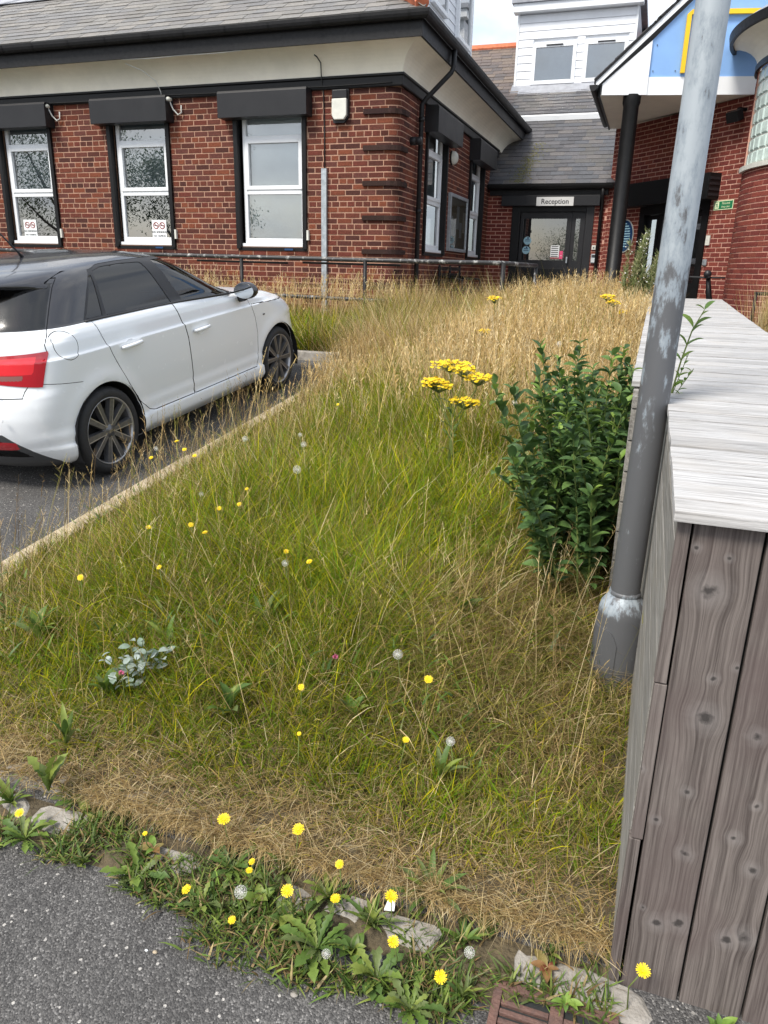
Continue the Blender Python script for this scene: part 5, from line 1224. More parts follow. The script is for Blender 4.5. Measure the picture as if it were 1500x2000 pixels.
# underside, arches, cabin
m_ = MB(); m_.box((-.35,-.62,.17),(3.0,.62,.24)); m_.build('underside', 'gap_black', car)
for c in (WHR, WHF):
    for sgn in (-1, 1):
        m_ = MB(); n = 22; vs = []
        for i in range(n+1):
            a = -.35+ (math.pi+.7)*i/n
            for yy in (.872,.55): vs.append((c[0]+.352*math.cos(a), sgn*yy, c[1]+.352*math.sin(a)))
        m_.add(vs, [(2*i,2*i+2,2*i+3,2*i+1) for i in range(n)]); vs2 = [(c[0]+.352*math.cos(-.35+(math.pi+.7)*i/n), sgn*.55, c[1]+.352*math.sin(-.35+(math.pi+.7)*i/n)) for i in range(n+1)]
        m_.add(vs2, [tuple(range(n+1))]); m_.build('wheel_arch', 'gap_black', car, fix=False)
def wheel(c, sgn, rot):
    w_ = bpy.data.objects.new('wheel', None); col.objects.link(w_); w_.parent = car; w_.location = (c[0], 0, c[1]); 
    yo = .862*sgn
    def L(prof, n=48): return MB().lathe([(r_, yo-sgn*d) for (r_, d) in prof], n, ax='y')
    L([(.232,.012),(.245,.004),(.262,.001),(.285,.006),(.298,.022),(.305,.05),(.305,.16),(.298,.19),(.25,.205)]).build('tyre', 'tyre', w_, smooth=True)
    gr = MB()                                                   # tread grooves
    for k in range(64):
        a = 2*math.pi*k/64; ca, sa = math.cos(a), math.sin(a)
        gr.obox((.3045*ca-.004*sa, yo-sgn*.035, .3045*sa+.004*ca), (.008*sa,0,-.008*ca), (0,-sgn*.13,0), (.003*ca,0,.003*sa))
    gr.build('tread', 'tyre', w_)
    L([(.222,.03),(.226,.012),(.235,.006),(.233,.012),(.226,.03)]).build('rim_lip', 'rim_cut', w_, smooth=True)
    L([(.222,.03),(.205,.07),(.200,.17)]).build('rim', 'rim_grey', w_, smooth=True)
    L([(0,.09),(.15,.09),(.15,.10),(.2,.15)]).build('brake_disc', 'trim_black', w_)
    for k in range(5):
        for dlt in (-1, 1):
            a = 2*math.pi*k/5 + rot; b_ = a + dlt*R(18)
            def P(r_, ang, lat, d): return (r_*math.cos(ang)-lat*math.sin(ang), yo-sgn*d, r_*math.sin(ang)+lat*math.cos(ang))
            a_in = a+dlt*R(20)
            sp = MB(); q = [P(.045,a_in,-.016,.020), P(.045,a_in,.016,.020), P(.224,b_,.021,.014), P(.224,b_,-.021,.014), P(.045,a_in,-.020,.055), P(.045,a_in,.020,.055), P(.222,b_,.026,.050), P(.222,b_,-.026,.050)]
            sp.add(q, [(0,1,2,3),(0,4,5,1),(1,5,6,2),(2,6,7,3),(3,7,4,0)]); sp.build('spoke', 'rim_grey', w_, bevel=.0)
            ed = MB(); sg_ = 1 if dlt > 0 else -1; e0_, e1_ = (.010*sg_, .016*sg_), (.014*sg_, .022*sg_)
            ed.add([P(.045,a_in,e0_[0],.0185), P(.045,a_in,e0_[1],.0185), P(.224,b_,e1_[1],.0125), P(.224,b_,e1_[0],.0125)], [(0,1,2,3)]); ed.build('spoke_edge', 'rim_cut', w_, fix=False)
    L([(0,.010),(.026,.012),(.030,.018),(.058,.022),(.062,.05)], 24).build('hub', 'rim_grey', w_, smooth=True)
    for k in range(4):
        m_ = MB(); rr, tt = .0085, .0016
        ring = [(-.0195+.013*k+rr*math.cos(2*math.pi*i/14), rr*math.sin(2*math.pi*i/14)) for i in range(14)]; inner = [(-.0195+.013*k+(rr-tt)*math.cos(2*math.pi*i/14), (rr-tt)*math.sin(2*math.pi*i/14)) for i in range(14)]
        vs = [(p[0], yo-sgn*.0085, p[1]) for p in ring]+[(p[0], yo-sgn*.0085, p[1]) for p in inner]
        m_.add(vs, [(i,(i+1)%14,14+(i+1)%14,14+i) for i in range(14)]); m_.build('emblem', 'chrome', w_, fix=False)
    for k in range(5):
        a = 2*math.pi*k/5+rot+R(36); m_ = MB(); m_.lathe([(0,yo-sgn*.018),(.008,yo-sgn*.02),(.009,yo-sgn*.035)], 10, o=(.042*math.cos(a),0,.042*math.sin(a)), ax='y'); m_.build('bolt', 'chrome', w_)
for c, r_ in ((WHR,.35),(WHF,.9)):
    for sgn in (-1, 1): wheel(c, sgn, r_)
# door handles with cups
for (x, z, tag_) in ((.325,.845,'r'),(1.19,.812,'f')):
    for sgn in (-1, 1):
        yb = sgn*.868
        m_ = MB(); m_.tube([(x-.11,sgn*.872,z-.004),(x-.085,sgn*.893,z),(x,sgn*.898,z+.003),(x+.085,sgn*.893,z+.006),(x+.105,sgn*.872,z+.006)], [.011,.013,.014,.013,.011], 10)
        h_ = m_.build('door_handle', 'white_car_paint', car, smooth=True)
        m_ = MB(); m_.lathe([(0,.001),(.030,.001),(.040,.0035),(.043,.006)], 20, ax='y'); cp = m_.build('handle_cup', 'gap_black' if False else 'white_car_paint', car, smooth=True); cp.location = (x-.01, sgn*.861, z-.002); cp.scale = (1.3, sgn*1.0, 1.0)
# belt moulding, sill skirt crease
m_ = MB()
for sgn in (-1, 1):
    pts = [(x, sgn*(itp(Wt, zbelt(x)+.004)+.004), zbelt(x)+.004) for x in np.linspace(0.0, 1.93, 14)]; MB().tube(pts, .008, 6).build('belt_moulding', 'trim_black', car, smooth=True)
# spoiler: hugs the rear edge of the roof between the tailgate seams
sp = MB(); rows_ = []
def arcpts(z, smax, n=14):
    P = np.array(outline(z)[:46]); d = np.concatenate([[0], np.cumsum(np.hypot(*np.diff(P, axis=0).T))]); t = np.linspace(0, smax, n); return [(float(np.interp(q, d, P[:,0])), float(np.interp(q, d, P[:,1]))) for q in t]
smx = HB(1.31)-.02; top_, low_ = arcpts(1.352, smx*.97), arcpts(1.262, smx)
half = []
for i in range(14):
    k = i/13; bx_ = .20*(1-.6*k**3); (x0, y0), (x1, y1) = top_[i], low_[i]
    half.append([(x0+.05, y0, 1.364), (x0, y0, 1.358), ((x0+x1)/2-bx_*.9, y0*.5+y1*.5, 1.322-.012*k), ((x0+x1)/2-bx_, y0*.5+y1*.5, 1.312-.012*k), ((x0+x1)/2-bx_*.9, y1, 1.302-.012*k), (x1+.012, y1, 1.272)])
prof = [[(p[0], -p[1], p[2]) for p in r] for r in half[::-1]]+half[1:]; k = 6
for r in prof: rows_ += r
sp.add(rows_, [(i*k+j,(i+1)*k+j,(i+1)*k+j+1,i*k+j+1) for i in range(len(prof)-1) for j in range(k-1)]); sp.build('spoiler', 'black_car_paint', car, smooth=True)
# aerial
m_ = MB(); m_.tube([(.36,0,1.40),(.32,0,1.45),(.12,0,1.66)], [.016,.008,.0035], 8); m_.build('aerial', 'trim_black', car, smooth=True)
# mirrors
for sgn in (-1, 1):
    m_ = MB(); m_.lathe([(0,-.055),(.055,-.05),(.092,-.025),(.10,.0),(.096,.03),(.06,.075),(.0,.09)], 22, ax='x'); o = m_.build('wing_mirror', 'black_car_paint', car, smooth=True); o.location = (1.80, sgn*.945, 1.035); o.scale = (.75, 1.12, .72)
    m_ = MB(); m_.lathe([(0,-.002),(.087,-.001)], 22, ax='x'); g = m_.build('mirror_glass', 'mirror_glass', o, fix=False); g.location = (-.0575,0,0)
    m_ = MB(); m_.tube([(1.80,sgn*.945,1.0),(1.83,sgn*.90,.97),(1.85,sgn*.84,.955)], [.035,.03,.03], 10); m_.build('mirror_arm', 'trim_black', car, smooth=True)
# seats inside
for (x, y) in ((1.15,-.37),(1.15,.37),(.32,-.37),(.32,.37)):
    m_ = MB(); m_.obox((x-.12,y-.22,.45), (.5,0,.02), (0,.44,0), (0,0,.16)); m_.obox((x-.12,y-.22,.6), (.14,0,0), (0,.44,0), (-.14,0,.48)); m_.obox((x-.25,y-.11,1.09), (.10,0,0), (0,.22,0), (-.04,0,.16)); m_.build('seat', 'seat_cloth', car, bevel=.03)
m_ = MB(); m_.box((1.75,-.70,.6),(2.05,.70,.93)); m_.build('dashboard', 'trim_black', car, bevel=.03)
m_ = MB(); n = 24; m_.lathe([(.165,0),(.18,.012),(.195,0),(.18,-.012),(.165,0)], n, ax='x'); o = m_.build('steering_wheel', 'trim_black', car, smooth=True); o.location = (1.62,-.37,.93); o.rotation_euler = (0, R(-20), 0)
m_ = MB(); m_.box((-.45,-.66,.45),(1.9,.66,.50)); m_.build('floor', 'trim_black', car)
# small marks: badge, sensors, side marker, numberplate
text_mesh('badge', 'TDI', .055, 'chrome', (-.642,-.535,.715), frame((0,-1,0),(0,0,1)), car, ext=.002)
for (s_y, zz) in ((-.60,.545),(.60,.545),(-.25,.545),(.25,.545)):
    m_ = MB(); m_.lathe([(.014,-.0),(.012,-.003),(0,-.003)], 14, ax='x'); o = m_.build('parking_sensor', 'white_car_paint', car); o.location = (-.6715+(.012 if abs(s_y) > .5 else -.012), s_y, zz)
m_ = MB(); m_.box((2.19,-.868,.765),(2.225,-.866,.777)); m_.build('wing_badge', 'trim_black', car)
m_ = MB(); m_.box((-.70,-.26,.50),(-.69,.26,.61)); m_.build('number_plate', 'yellow_paint', car, bevel=.002)
# ================================================================ GRASS AND WEEDS
mat_attr('blade', .7, transl=.36, var=.0, spec=.10)
mat_attr('leaf', .5, transl=.25, var=.22, vscale=60, spec=.35)
mat('soft_white', (.75,.74,.70), .9); mat('petal_yellow', (.83,.60,.008), .6, var=.12, vscale=80); mat('disc_yellow', (.72,.38,.006), .7)
mat('stem_green', (.13,.17,.04), .7, var=.3, vscale=30); mat('stem_brown', (.16,.095,.05), .8, var=.3, vscale=30); mat('clover_pink', (.55,.13,.25), .8, var=.3, vscale=60)
def vnoise(x, y, sc, seed=0):
    """cheap smooth 2D noise in 0..1"""
    x = np.asarray(x)*sc+seed*17.3; y = np.asarray(y)*sc+seed*9.1
    xi, yi = np.floor(x).astype(int), np.floor(y).astype(int); xf, yf = x-xi, y-yi; u, v = xf*xf*(3-2*xf), yf*yf*(3-2*yf)
    def h(a, b): n = (a*374761393+b*668265263+seed*144269) & 0x7fffffff; n = ((n ^ (n >> 13))*1274126177) & 0x7fffffff; return ((n ^ (n >> 16)) & 0xffff)/65535.0
    return (h(xi,yi)*(1-u)+h(xi+1,yi)*u)*(1-v)+(h(xi,yi+1)*(1-u)+h(xi+1,yi+1)*u)*v
def in_isl(x, y):
    a = (x >= -2.93) & (x < -2.0) & (y > 1.62+.95*np.clip((-2.0-x)/.93, 0, 9)**2.2); b = (x >= -2.0) & (y > 1.57) & (x < np.where(y < 3.25, .10, -.04)); c = (x < -2.93) & (y > 8.12)
    return (a | b | c) & (y < 10.3)
class Ribbons:
    def __init__(s): s.V = []; s.F3 = []; s.F4 = []; s.C = []; s.n = 0
    def add(s, x, y, z, h, w, az, lean, curve, c0, c1, segs=3, twist=None, tipw=0.0):
        n = len(x); T = segs+1; px, py, pz = x.copy(), y.copy(), z.copy(); dx, dy = np.cos(az), np.sin(az)
        tw = az+np.pi/2 if twist is None else twist; wx, wy = np.cos(tw), np.sin(tw); V = np.zeros((n, T, 2, 3)); C = np.zeros((n, T, 2, 3))
        for k in range(T):
            t = k/segs
            if k:
                th = lean+curve*(t-.5/segs); px = px+np.sin(th)*dx*h/segs; py = py+np.sin(th)*dy*h/segs; pz = pz+np.cos(th)*h/segs
            ww = w*(.75+.25*min(1, t*3))*(1-(1-tipw)*t**2.0)*.5
            V[:,k,0] = np.stack([px-wx*ww, py-wy*ww, pz], 1); V[:,k,1] = np.stack([px+wx*ww, py+wy*ww, pz], 1)
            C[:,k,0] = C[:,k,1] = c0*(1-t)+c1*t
        base = s.n+np.arange(n)[:,None]*(2*T); 
        for k in range(segs): s.F4.append(base+np.array([2*k, 2*k+1, 2*k+3, 2*k+2])[None])
        s.V.append(V.reshape(-1,3)); s.C.append(C.reshape(-1,3)); s.n += n*2*T
        return px, py, pz
    def build(s, name, mt):
        V = np.concatenate(s.V).astype(np.float32); F = np.concatenate(s.F4).astype(np.int32); C = np.concatenate(s.C)
        me = bpy.data.meshes.new(name); me.vertices.add(len(V)); me.vertices.foreach_set('co', V.ravel()); me.loops.add(F.size); me.loops.foreach_set('vertex_index', F.ravel())
        me.polygons.add(len(F)); me.polygons.foreach_set('loop_start', np.arange(0, F.size, 4, dtype=np.int32)); me.polygons.foreach_set('loop_total', np.full(len(F), 4, np.int32)); me.update(calc_edges=True)
        a = me.color_attributes.new('col', 'FLOAT_COLOR', 'POINT'); a.data.foreach_set('color', np.concatenate([np.clip(C,0,1), np.ones((len(C),1))], 1).astype(np.float32).ravel())
        return link(name, me, mt)
GREENS = np.array([(.28,.31,.012),(.46,.43,.012),(.14,.215,.014),(.52,.46,.016),(.22,.29,.025),(.15,.25,.015),(.12,.23,.014),(.18,.30,.014)]); TANS = np.array([(.60,.45,.20),(.70,.55,.29),(.48,.33,.13),(.74,.61,.37),(.55,.39,.19)]); BROWNS = np.array([(.26,.17,.075),(.33,.235,.11),(.20,.13,.06),(.36,.28,.13)]); OLIVE = np.array([(.20,.195,.045),(.27,.25,.06),(.16,.15,.04)])
def pick(pal, n, j=.18): return pal[rng.integers(0, len(pal), n)]*(1+rng.normal(0, j, (n,1)))
def scatter(n, x0, x1, y0, y1, clump=0.0, seed=1):
    x = rng.uniform(x0, x1, n); y = rng.uniform(y0, y1, n)
    if clump:                                       # pull towards tuft centres
        m_ = max(8, int(n/26)); cx_, cy_ = rng.uniform(x0, x1, m_), rng.uniform(y0, y1, m_); k = rng.integers(0, m_, n); s = rng.random(n) < clump
        tr_ = rng.uniform(.008,.045,m_)[k]
        ox, oy = rng.normal(0,1,n)*tr_, rng.normal(0,1,n)*tr_; x = np.where(s, cx_[k]+ox, x); y = np.where(s, cy_[k]+oy, y)
        scatter.az = np.where(s, np.arctan2(oy, ox)+rng.normal(0,.5,n), np.nan); scatter.hk = np.where(s, rng.uniform(.65,1.35,m_)[k], 1.0); scatter.ck = np.where(s, rng.normal(0,.16,m_)[k], 0)
    ok = in_isl(x, y)
    if clump: scatter.az, scatter.hk, scatter.ck = scatter.az[ok], scatter.hk[ok], scatter.ck[ok]
    return x[ok], y[ok]
def sm(a, b, t): t = np.clip((t-a)/(b-a), 0, 1); return t*t*(3-2*t)
def zone(x, y):
    """tan share, blade height, uprightness over the verge"""
    n1 = vnoise(x, y, 1.3, 3); n2 = vnoise(x, y, 3.1, 5)
    edge = sm(1.90, 1.64, y+.12*(n2-.5)*2)                                    # parched front margin
    back = sm(5.0, 6.6, y+.55*(n1-.5)*2 + .35*np.clip(x+1.2, -1.5, 1.2)*.9)*sm(-3.9,-3.0,x+.45*(n1-.5))   # tall bleached stand
    right = sm(-1.05, -.35, x+.5*(n1-.5))*sm(5.4, 4.6, y)*sm(1.9, 2.2, y)
    lawn = sm(-2.9,-3.4,x)*sm(7.8,8.4,y)
    edge = edge*(1-.75*sm(-.55,-.15,x)*sm(1.68,1.8,y))
    side_ = sm(-2.15,-2.75,x)*sm(7.5,6.5,y)
    tan = np.clip(.06 + .30*side_ + .85*edge + .70*back + .38*right + .45*(n2-.5) + .35*sm(9.2,9.9,y), 0, .97)
    h = .115 + .23*sm(1.75,3.0,y) + .10*sm(3.4,4.6,y)*(1-right) - .055*edge - .02*right + .10*back - .13*lawn
    h = h*(1-.62*side_)*(1-.45*np.exp(-((x-.03)/.22)**2-((y-2.62)/.3)**2))
    return tan, h*(.75+.5*n1), edge, back, right, lawn
def stand(n, x0, x1, y0, y1, wbase, segs, clump=.55, hmul=1.0):
    x, y = scatter(n, x0, x1, y0, y1, clump); n = len(x); tan, h, edge, back, right, lawn = zone(x, y)
    taz, thk, tck = scatter.az, scatter.hk, scatter.ck
    is_t = rng.random(n) < np.clip(tan+tck*1.3, 0, 1); gr = pick(GREENS, n, .2); ol = pick(OLIVE, n); n3 = vnoise(x, y, 2.2, 9)[:,None]
    gcol = np.where(rng.random((n,1)) < .25+.5*right[:,None], ol, gr); gcol = gcol*(1-.35*(n3-.5))
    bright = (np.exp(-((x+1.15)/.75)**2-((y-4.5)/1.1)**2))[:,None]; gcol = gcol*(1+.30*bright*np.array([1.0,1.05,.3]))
    tcol = np.where(rng.random((n,1)) < .35+.35*right[:,None]*(1-edge[:,None]), pick(BROWNS, n), pick(TANS, n)); c = np.where(is_t[:,None], tcol, gcol)
    hh = h*rng.uniform(.55,1.25,n)*hmul*np.where(is_t, 1.0, 1.0)
    lean = np.abs(rng.normal(.22, .22, n))+.35*edge*rng.random(n)+.40*right*rng.random(n)*sm(2.0,3,y)+.12; curve = rng.uniform(.1, 1.5, n)*(1-.5*back)+.7*right*rng.random(n)+1.6*edge*rng.random(n)*np.where(is_t,1,.3)
    az = rng.uniform(0, 2*np.pi, n)*.75 + 2*np.pi*vnoise(x, y, .9, 13)
    az = np.where(np.isnan(taz), az, taz); hh = hh*thk; c = c*(1+tck[:,None])
    w_ = wbase*rng.uniform(.6,1.5,n)*np.where(is_t, .8, 1.0)*np.where(rng.random(n) < .07, 1.9, 1.0)
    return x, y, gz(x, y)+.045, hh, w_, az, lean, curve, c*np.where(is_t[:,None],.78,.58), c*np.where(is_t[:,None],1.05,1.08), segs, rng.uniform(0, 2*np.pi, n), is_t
gA, gB = Ribbons(), Ribbons()
for (n, x0, x1, y0, y1, wb_, sg_) in ((66000,-3.0,.1,1.57,3.0,.0033,4), (66000,-3.0,.1,2.9,5.1,.0042,3), (46000,-3.0,0,5.0,8.2,.0052,3), (30000,-3.2,0,8.0,10.3,.007,2), (34000,-7.2,-2.9,8.12,10.3,.0085,2), (16000,-13,-7.1,8.12,10.3,.011,2)):
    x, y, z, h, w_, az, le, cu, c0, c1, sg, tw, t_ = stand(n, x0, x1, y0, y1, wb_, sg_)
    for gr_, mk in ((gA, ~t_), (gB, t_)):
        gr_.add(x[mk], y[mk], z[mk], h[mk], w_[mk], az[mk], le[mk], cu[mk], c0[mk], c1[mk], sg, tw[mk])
tag(gA.build('meadow_grass', 'blade'), 'uncut green grass covering the verge', 'grass', kind='stuff')
tag(gB.build('dry_grass', 'blade'), 'bleached and brown dry grass mixed through the verge', 'grass', kind='stuff')
# matted thatch lying flat at the front and under the middle
th = Ribbons(); x, y = scatter(52000, -2.9, .1, 1.56, 3.6, .3); keep = rng.random(len(x)) < np.clip(sm(2.1,1.7,y)+.09+.34*sm(-.9,-.3,x), 0, 1); x, y = x[keep], y[keep]; n = len(x)
c = np.where(rng.random((n,1)) < .4, pick(BROWNS, n), pick(TANS, n))*.85
th.add(x, y, gz(x,y)+.055+rng.uniform(0,.05,n)+.05*sm(2.0,2.6,y), rng.uniform(.05,.16,n), rng.uniform(.001,.0024,n), rng.uniform(0,2*np.pi,n), rng.uniform(1.0,1.7,n), rng.uniform(-.9,1.4,n), c*.8, c, 3, rng.uniform(0,2*np.pi,n))
n = 5200; x = rng.uniform(-2.0,.10,n); y = 1.60+rng.normal(0,.018,n); c = np.where(rng.random((n,1)) < .4, pick(BROWNS, n), pick(TANS, n)); k_ = vnoise(x,y*0,2.6,41) > .30; x, y, c = x[k_], y[k_], c[k_]; n = len(x)
th.add(x, y, gz(x,y)+rng.uniform(.05,.075,n), rng.uniform(.03,.11,n), rng.uniform(.0012,.0026,n), -np.pi/2+rng.normal(0,1.3,n), rng.uniform(.7,1.6,n), rng.uniform(.2,1.8,n), c*.8, c, 4, rng.uniform(0,2*np.pi,n))
tag(th.build('grass_thatch', 'blade'), 'matted pale dead grass lying over the verge edge', 'grass', kind='stuff')
# flowering stalks with seed heads
def stalks(name, label, n, x0, x1, y0, y1, hlo, hhi, pal, wst, head, dens, lean0=.12, segs=4, headw=1.0):
    rb = Ribbons(); x, y = rng.uniform(x0,x1,n), rng.uniform(y0,y1,n); ok = in_isl(x,y) & (rng.random(n) < dens(x,y)); x, y = x[ok], y[ok]; n = len(x)
    h = rng.uniform(hlo,hhi,n)*(.85+.3*vnoise(x,y,1.7,21))*np.where((x < -1.0) & (x > -3.0) & (y > 5), .55+.45*sm(-2.7,-1.2,x), 1); az = rng.normal(.4,.9,n)+2*vnoise(x,y,.7,23); le = np.abs(rng.normal(lean0,lean0*.8,n)); cu = rng.uniform(0,.5,n); c = pick(pal, n)
    px, py, pz = rb.add(x, y, gz(x,y)+.04, h, np.full(n,wst), az, le, cu, c*.75, c, segs, rng.uniform(0,2*np.pi,n), tipw=.6)
    # spikelets along the top
    k = head
    for i in range(k):
        t = i/k; L = .13*h/.6*(.5+rng.random(n)); ang = rng.uniform(0,2*np.pi,n); th_ = le+cu; back_ = (1-t)*.16*h/.6
        sx, sy, sz = px-np.sin(th_)*np.cos(az)*back_, py-np.sin(th_)*np.sin(az)*back_, pz-np.cos(th_)*back_
        rb.add(sx, sy, sz, L*.30*(1.1-.5*t), wst*rng.uniform(1.2,2.2,n)*headw, ang, rng.uniform(.2,.8,n), rng.uniform(.1,.8,n), c*.95, c*1.12, 2, rng.uniform(0,2*np.pi,n))
    return tag(rb.build(name, 'blade'), label, 'grass', kind='stuff')
stalks('seeding_grass', 'tall straw coloured seeding grass in front of the entrance', 19000, -3.0,.0, 4.6,10.2, .42,.82, TANS, .0042, 5, lambda x, y: np.clip(.05+zone(x,y)[3]*1.05, 0, 1), headw=1.1)
stalks('rail_grass', 'sparse straw stalks standing along the handrail', 2600, -7.2,-2.5, 8.9,10.25, .40,.78, TANS, .0055, 4, lambda x, y: sm(9.1,9.9,y)*.9+.06)
stalks('wispy_stalks', 'thin seed stalks rising from the near verge grass', 2800, -2.95,.0, 1.9,5.2, .32,.62, np.concatenate([TANS,TANS,BROWNS,OLIVE*1.3]), .0021, 6, lambda x, y: .25+.6*sm(-1.6,-2.6,x)+.25*sm(3.2,4.6,y), lean0=.30, headw=.8)
stalks('brown_stalks', 'dark brown plantain and sorrel stalks along the side kerb', 520, -2.95,-1.2, 2.3,6.5, .28,.58, BROWNS*.75, .0026, 5, lambda x, y: .2+.8*sm(-2.0,-2.8,x), lean0=.14)
# ---------------------------------------------------------------- leaf shapes (local: root at origin, points along +x)
def leaf_mesh(name, L, W, kind, c, arch=.25, fold=.25, n=9):
    """a leaf blade with midrib fold, arch and tooth outline"""
    b = MB(); vs = []; fs = []
    for i in range(n+1):
        t = i/n
        if kind == 'dandelion': wd = W*(.15+.85*t**.8)*(1-max(0,(t-.80)/.2)**2)*(1.0 if i % 2 else .58)
        elif kind == 'ovate': wd = W*math.sin(math.pi*min(1, t**.85))**.8
        elif kind == 'lance': wd = W*math.sin(math.pi*min(1,.06+.94*t))**.7
        else: wd = W*(.25+.75*math.sin(math.pi*t**1.2)) if t < 1 else 0
        if i == n: wd = 0.001
        x = L*t; z = arch*L*(math.sin(math.pi*t*.62)) - .10*L*t*t
        sw = -.03*L if (kind == 'dandelion' and i % 2) else 0
        vs += [(x+sw,-wd/2,z+fold*wd), (x,0,z), (x+sw,wd/2,z+fold*wd)]
    for i in range(n): fs += [(3*i,3*i+3,3*i+4,3*i+1), (3*i+1,3*i+4,3*i+5,3*i+2)]
    b.add(vs, fs, c); me = b.mesh(name, True); me.materials.append(MATS['leaf']); return me
LG = [(.10,.17,.03),(.15,.22,.04),(.08,.14,.03),(.20,.25,.05),(.13,.17,.055)]
LEAF = {}
for kd, L, W in (('dandelion',1,.30),('ovate',1,.52),('lance',1,.16),('dock',1,.30)):
    LEAF[kd] = [leaf_mesh('leaf', L, W, kd, c, arch=random.uniform(.12,.32), fold=random.uniform(.12,.3), n=11 if kd == 'dandelion' else 6) for c in LG]
SILVER = [leaf_mesh('leaf', 1, .55, 'ovate', c, .15, .15, 5) for c in ((.27,.33,.27),(.34,.40,.35),(.22,.29,.22),(.40,.46,.42))]
REDDISH = [leaf_mesh("leaf", 1, .45, "ovate", c, .15, .15, 5) for c in ((.20,.065,.035),(.24,.13,.05),(.24,.19,.06))]
DARKL = [leaf_mesh('leaf', 1, .50, 'ovate', c, a, .22, 6) for c in ((.06,.12,.035),(.08,.15,.04),(.045,.095,.03),(.11,.19,.05)) for a in (.10,.22)]
PALEL = [leaf_mesh('leaf', 1, .42, 'ovate', c, .18, .25, 6) for c in ((.17,.28,.05),(.22,.33,.06),(.13,.23,.05))]
def put_leaf(parent, me, p, az, el, s, roll=0.0, name='leaf'):
    o = link(name, me, None, parent); o.location = p; o.scale = (s, s, s)
    o.rotation_euler = (Matrix.Rotation(az, 3, 'Z') @ Matrix.Rotation(-el, 3, 'Y') @ Matrix.Rotation(roll, 3, 'X')).to_euler(); return o
def rosette(x, y, kind, n, s, label, cat='weed', group=None, el=(.05,.5), z0=.0, meshes=None, name='weed_rosette'):
    t = thing(name, label, cat, (x, y, float(gz(x, y))+z0), group, world=False)
    ms = meshes or LEAF[kind]; a0 = random.random()*6
    for i in range(n): put_leaf(t, random.choice(ms), (0,0,.004*random.random()), a0+2.4*i+random.uniform(-.3,.3), random.uniform(*el), s*random.uniform(.55,1.15), random.uniform(-.3,.3))
    return t
# weeds rooted in and around the broken kerb
KW = [  # px, py, kind, leaves, size, label
 (48,1632,'dandelion',13,.115,'toothed dandelion rosette at the far left end of the broken kerb'),
 (195,1598,'lance',11,.085,'small pale lance leaved rosette on the grey kerb slab'),
 (268,1706,'dandelion',11,.13,'flat pale green toothed rosette spreading over the kerb onto tarmac'),
 (160,1680,'lance',16,.065,'low tufted weed between the two left rosettes'),
 (415,1625,'ovate',14,.10,'leafy green weed under the orange yellow flower'),
 (455,1690,'dandelion',13,.12,'dark green rosette behind the seed clock on the kerb'),
 (395,1762,'dandelion',9,.10,'bright rosette at the tarmac edge below the leftmost big flower'),
 (555,1700,'lance',15,.12,'narrow leaved clump behind the centre left flower'),
 (640,1745,'dandelion',12,.11,'rosette at the foot of the paired centre flowers'),
 (620,1845,'dandelion',16,.15,'large sprawling toothed rosette spreading onto the tarmac'),
 (725,1800,'lance',16,.11,'feathery low clump in front of the white litter'),
 (840,1752,'lance',18,.17,'tall ribwort plantain tuft against the kerb stones'),
 (955,1795,'ovate',9,.085,'small glossy dock seedling near the drain'),
 (735,1905,'dandelion',14,.13,'pale rosette on the tarmac beneath the lower flower'),
 (800,1965,'dandelion',12,.12,'rosette at the bottom edge left of the drain'),
 (905,1835,'lance',14,.10,'wispy narrow leaved weed by the drain corner'),
 (905,1940,'lance',15,.09,'grey green tuft beside the drain slots'),
 (1075,1855,'lance',12,.08,'fine weed behind the drain grate'),
 (560,1790,'ovate',12,.075,'brownish low weed between kerb and large rosette'),
 (1200,1880,'lance',9,.07,'dry tuft at the timber box corner'),
 (20,1560,'lance',14,.12,'grassy weed tuft over the leftmost kerb slab'), (150,1560,'dandelion',12,.11,'dull rosette between the two left kerb slabs'), (250,1590,'lance',12,.09,'low tuft behind the pale kerb stone'),
 (690,1850,'ovate',12,.07,'small round leaved weed right of the large rosette'),
 (505,1755,'ovate',12,.075,'round leaved weed behind the tarmac edge flowers')]
for (px, py, kd, n, s, lab) in KW:
    p = gpx(px, py, .03); rosette(p[0], p[1], kd, int(n*1.5), s*.78, lab, 'weed', 'weeds along the broken kerb', el=(.1,.9) if kd == 'lance' else (.05,.6), z0=.01)
p = gpx(330,1610,.03); rosette(p[0], p[1], 'ovate', 9, .05, 'small red leaved weed on the kerb top', 'weed', 'weeds along the broken kerb', meshes=REDDISH, z0=.03)
p = gpx(300,1660,.03); rosette(p[0], p[1], 'ovate', 7, .06, 'yellowing round leaved weed on the pale kerb stone', 'weed', 'weeds along the broken kerb', meshes=REDDISH[1:]+PALEL[:1], z0=.03)
p = gpx(1070,1885,.03); rosette(p[0], p[1], 'ovate', 6, .05, 'dead brown leaves caught at the back of the drain', 'leaves', 'weeds along the broken kerb', meshes=REDDISH, z0=.02, el=(0,.3))
p = gpx(1105,1955,.03); rosette(p[0], p[1], 'ovate', 6, .045, 'tiny yellowing weed sprouting from the drain bars', 'weed', 'weeds along the broken kerb', meshes=PALEL, z0=.02)
p = gpx(1410,1975,.0); rosette(.36, 1.50, 'ovate', 7, .055, 'small green weed at the foot of the front boards', 'weed', 'weeds along the broken kerb', meshes=PALEL, z0=.0, el=(.4,1.1))
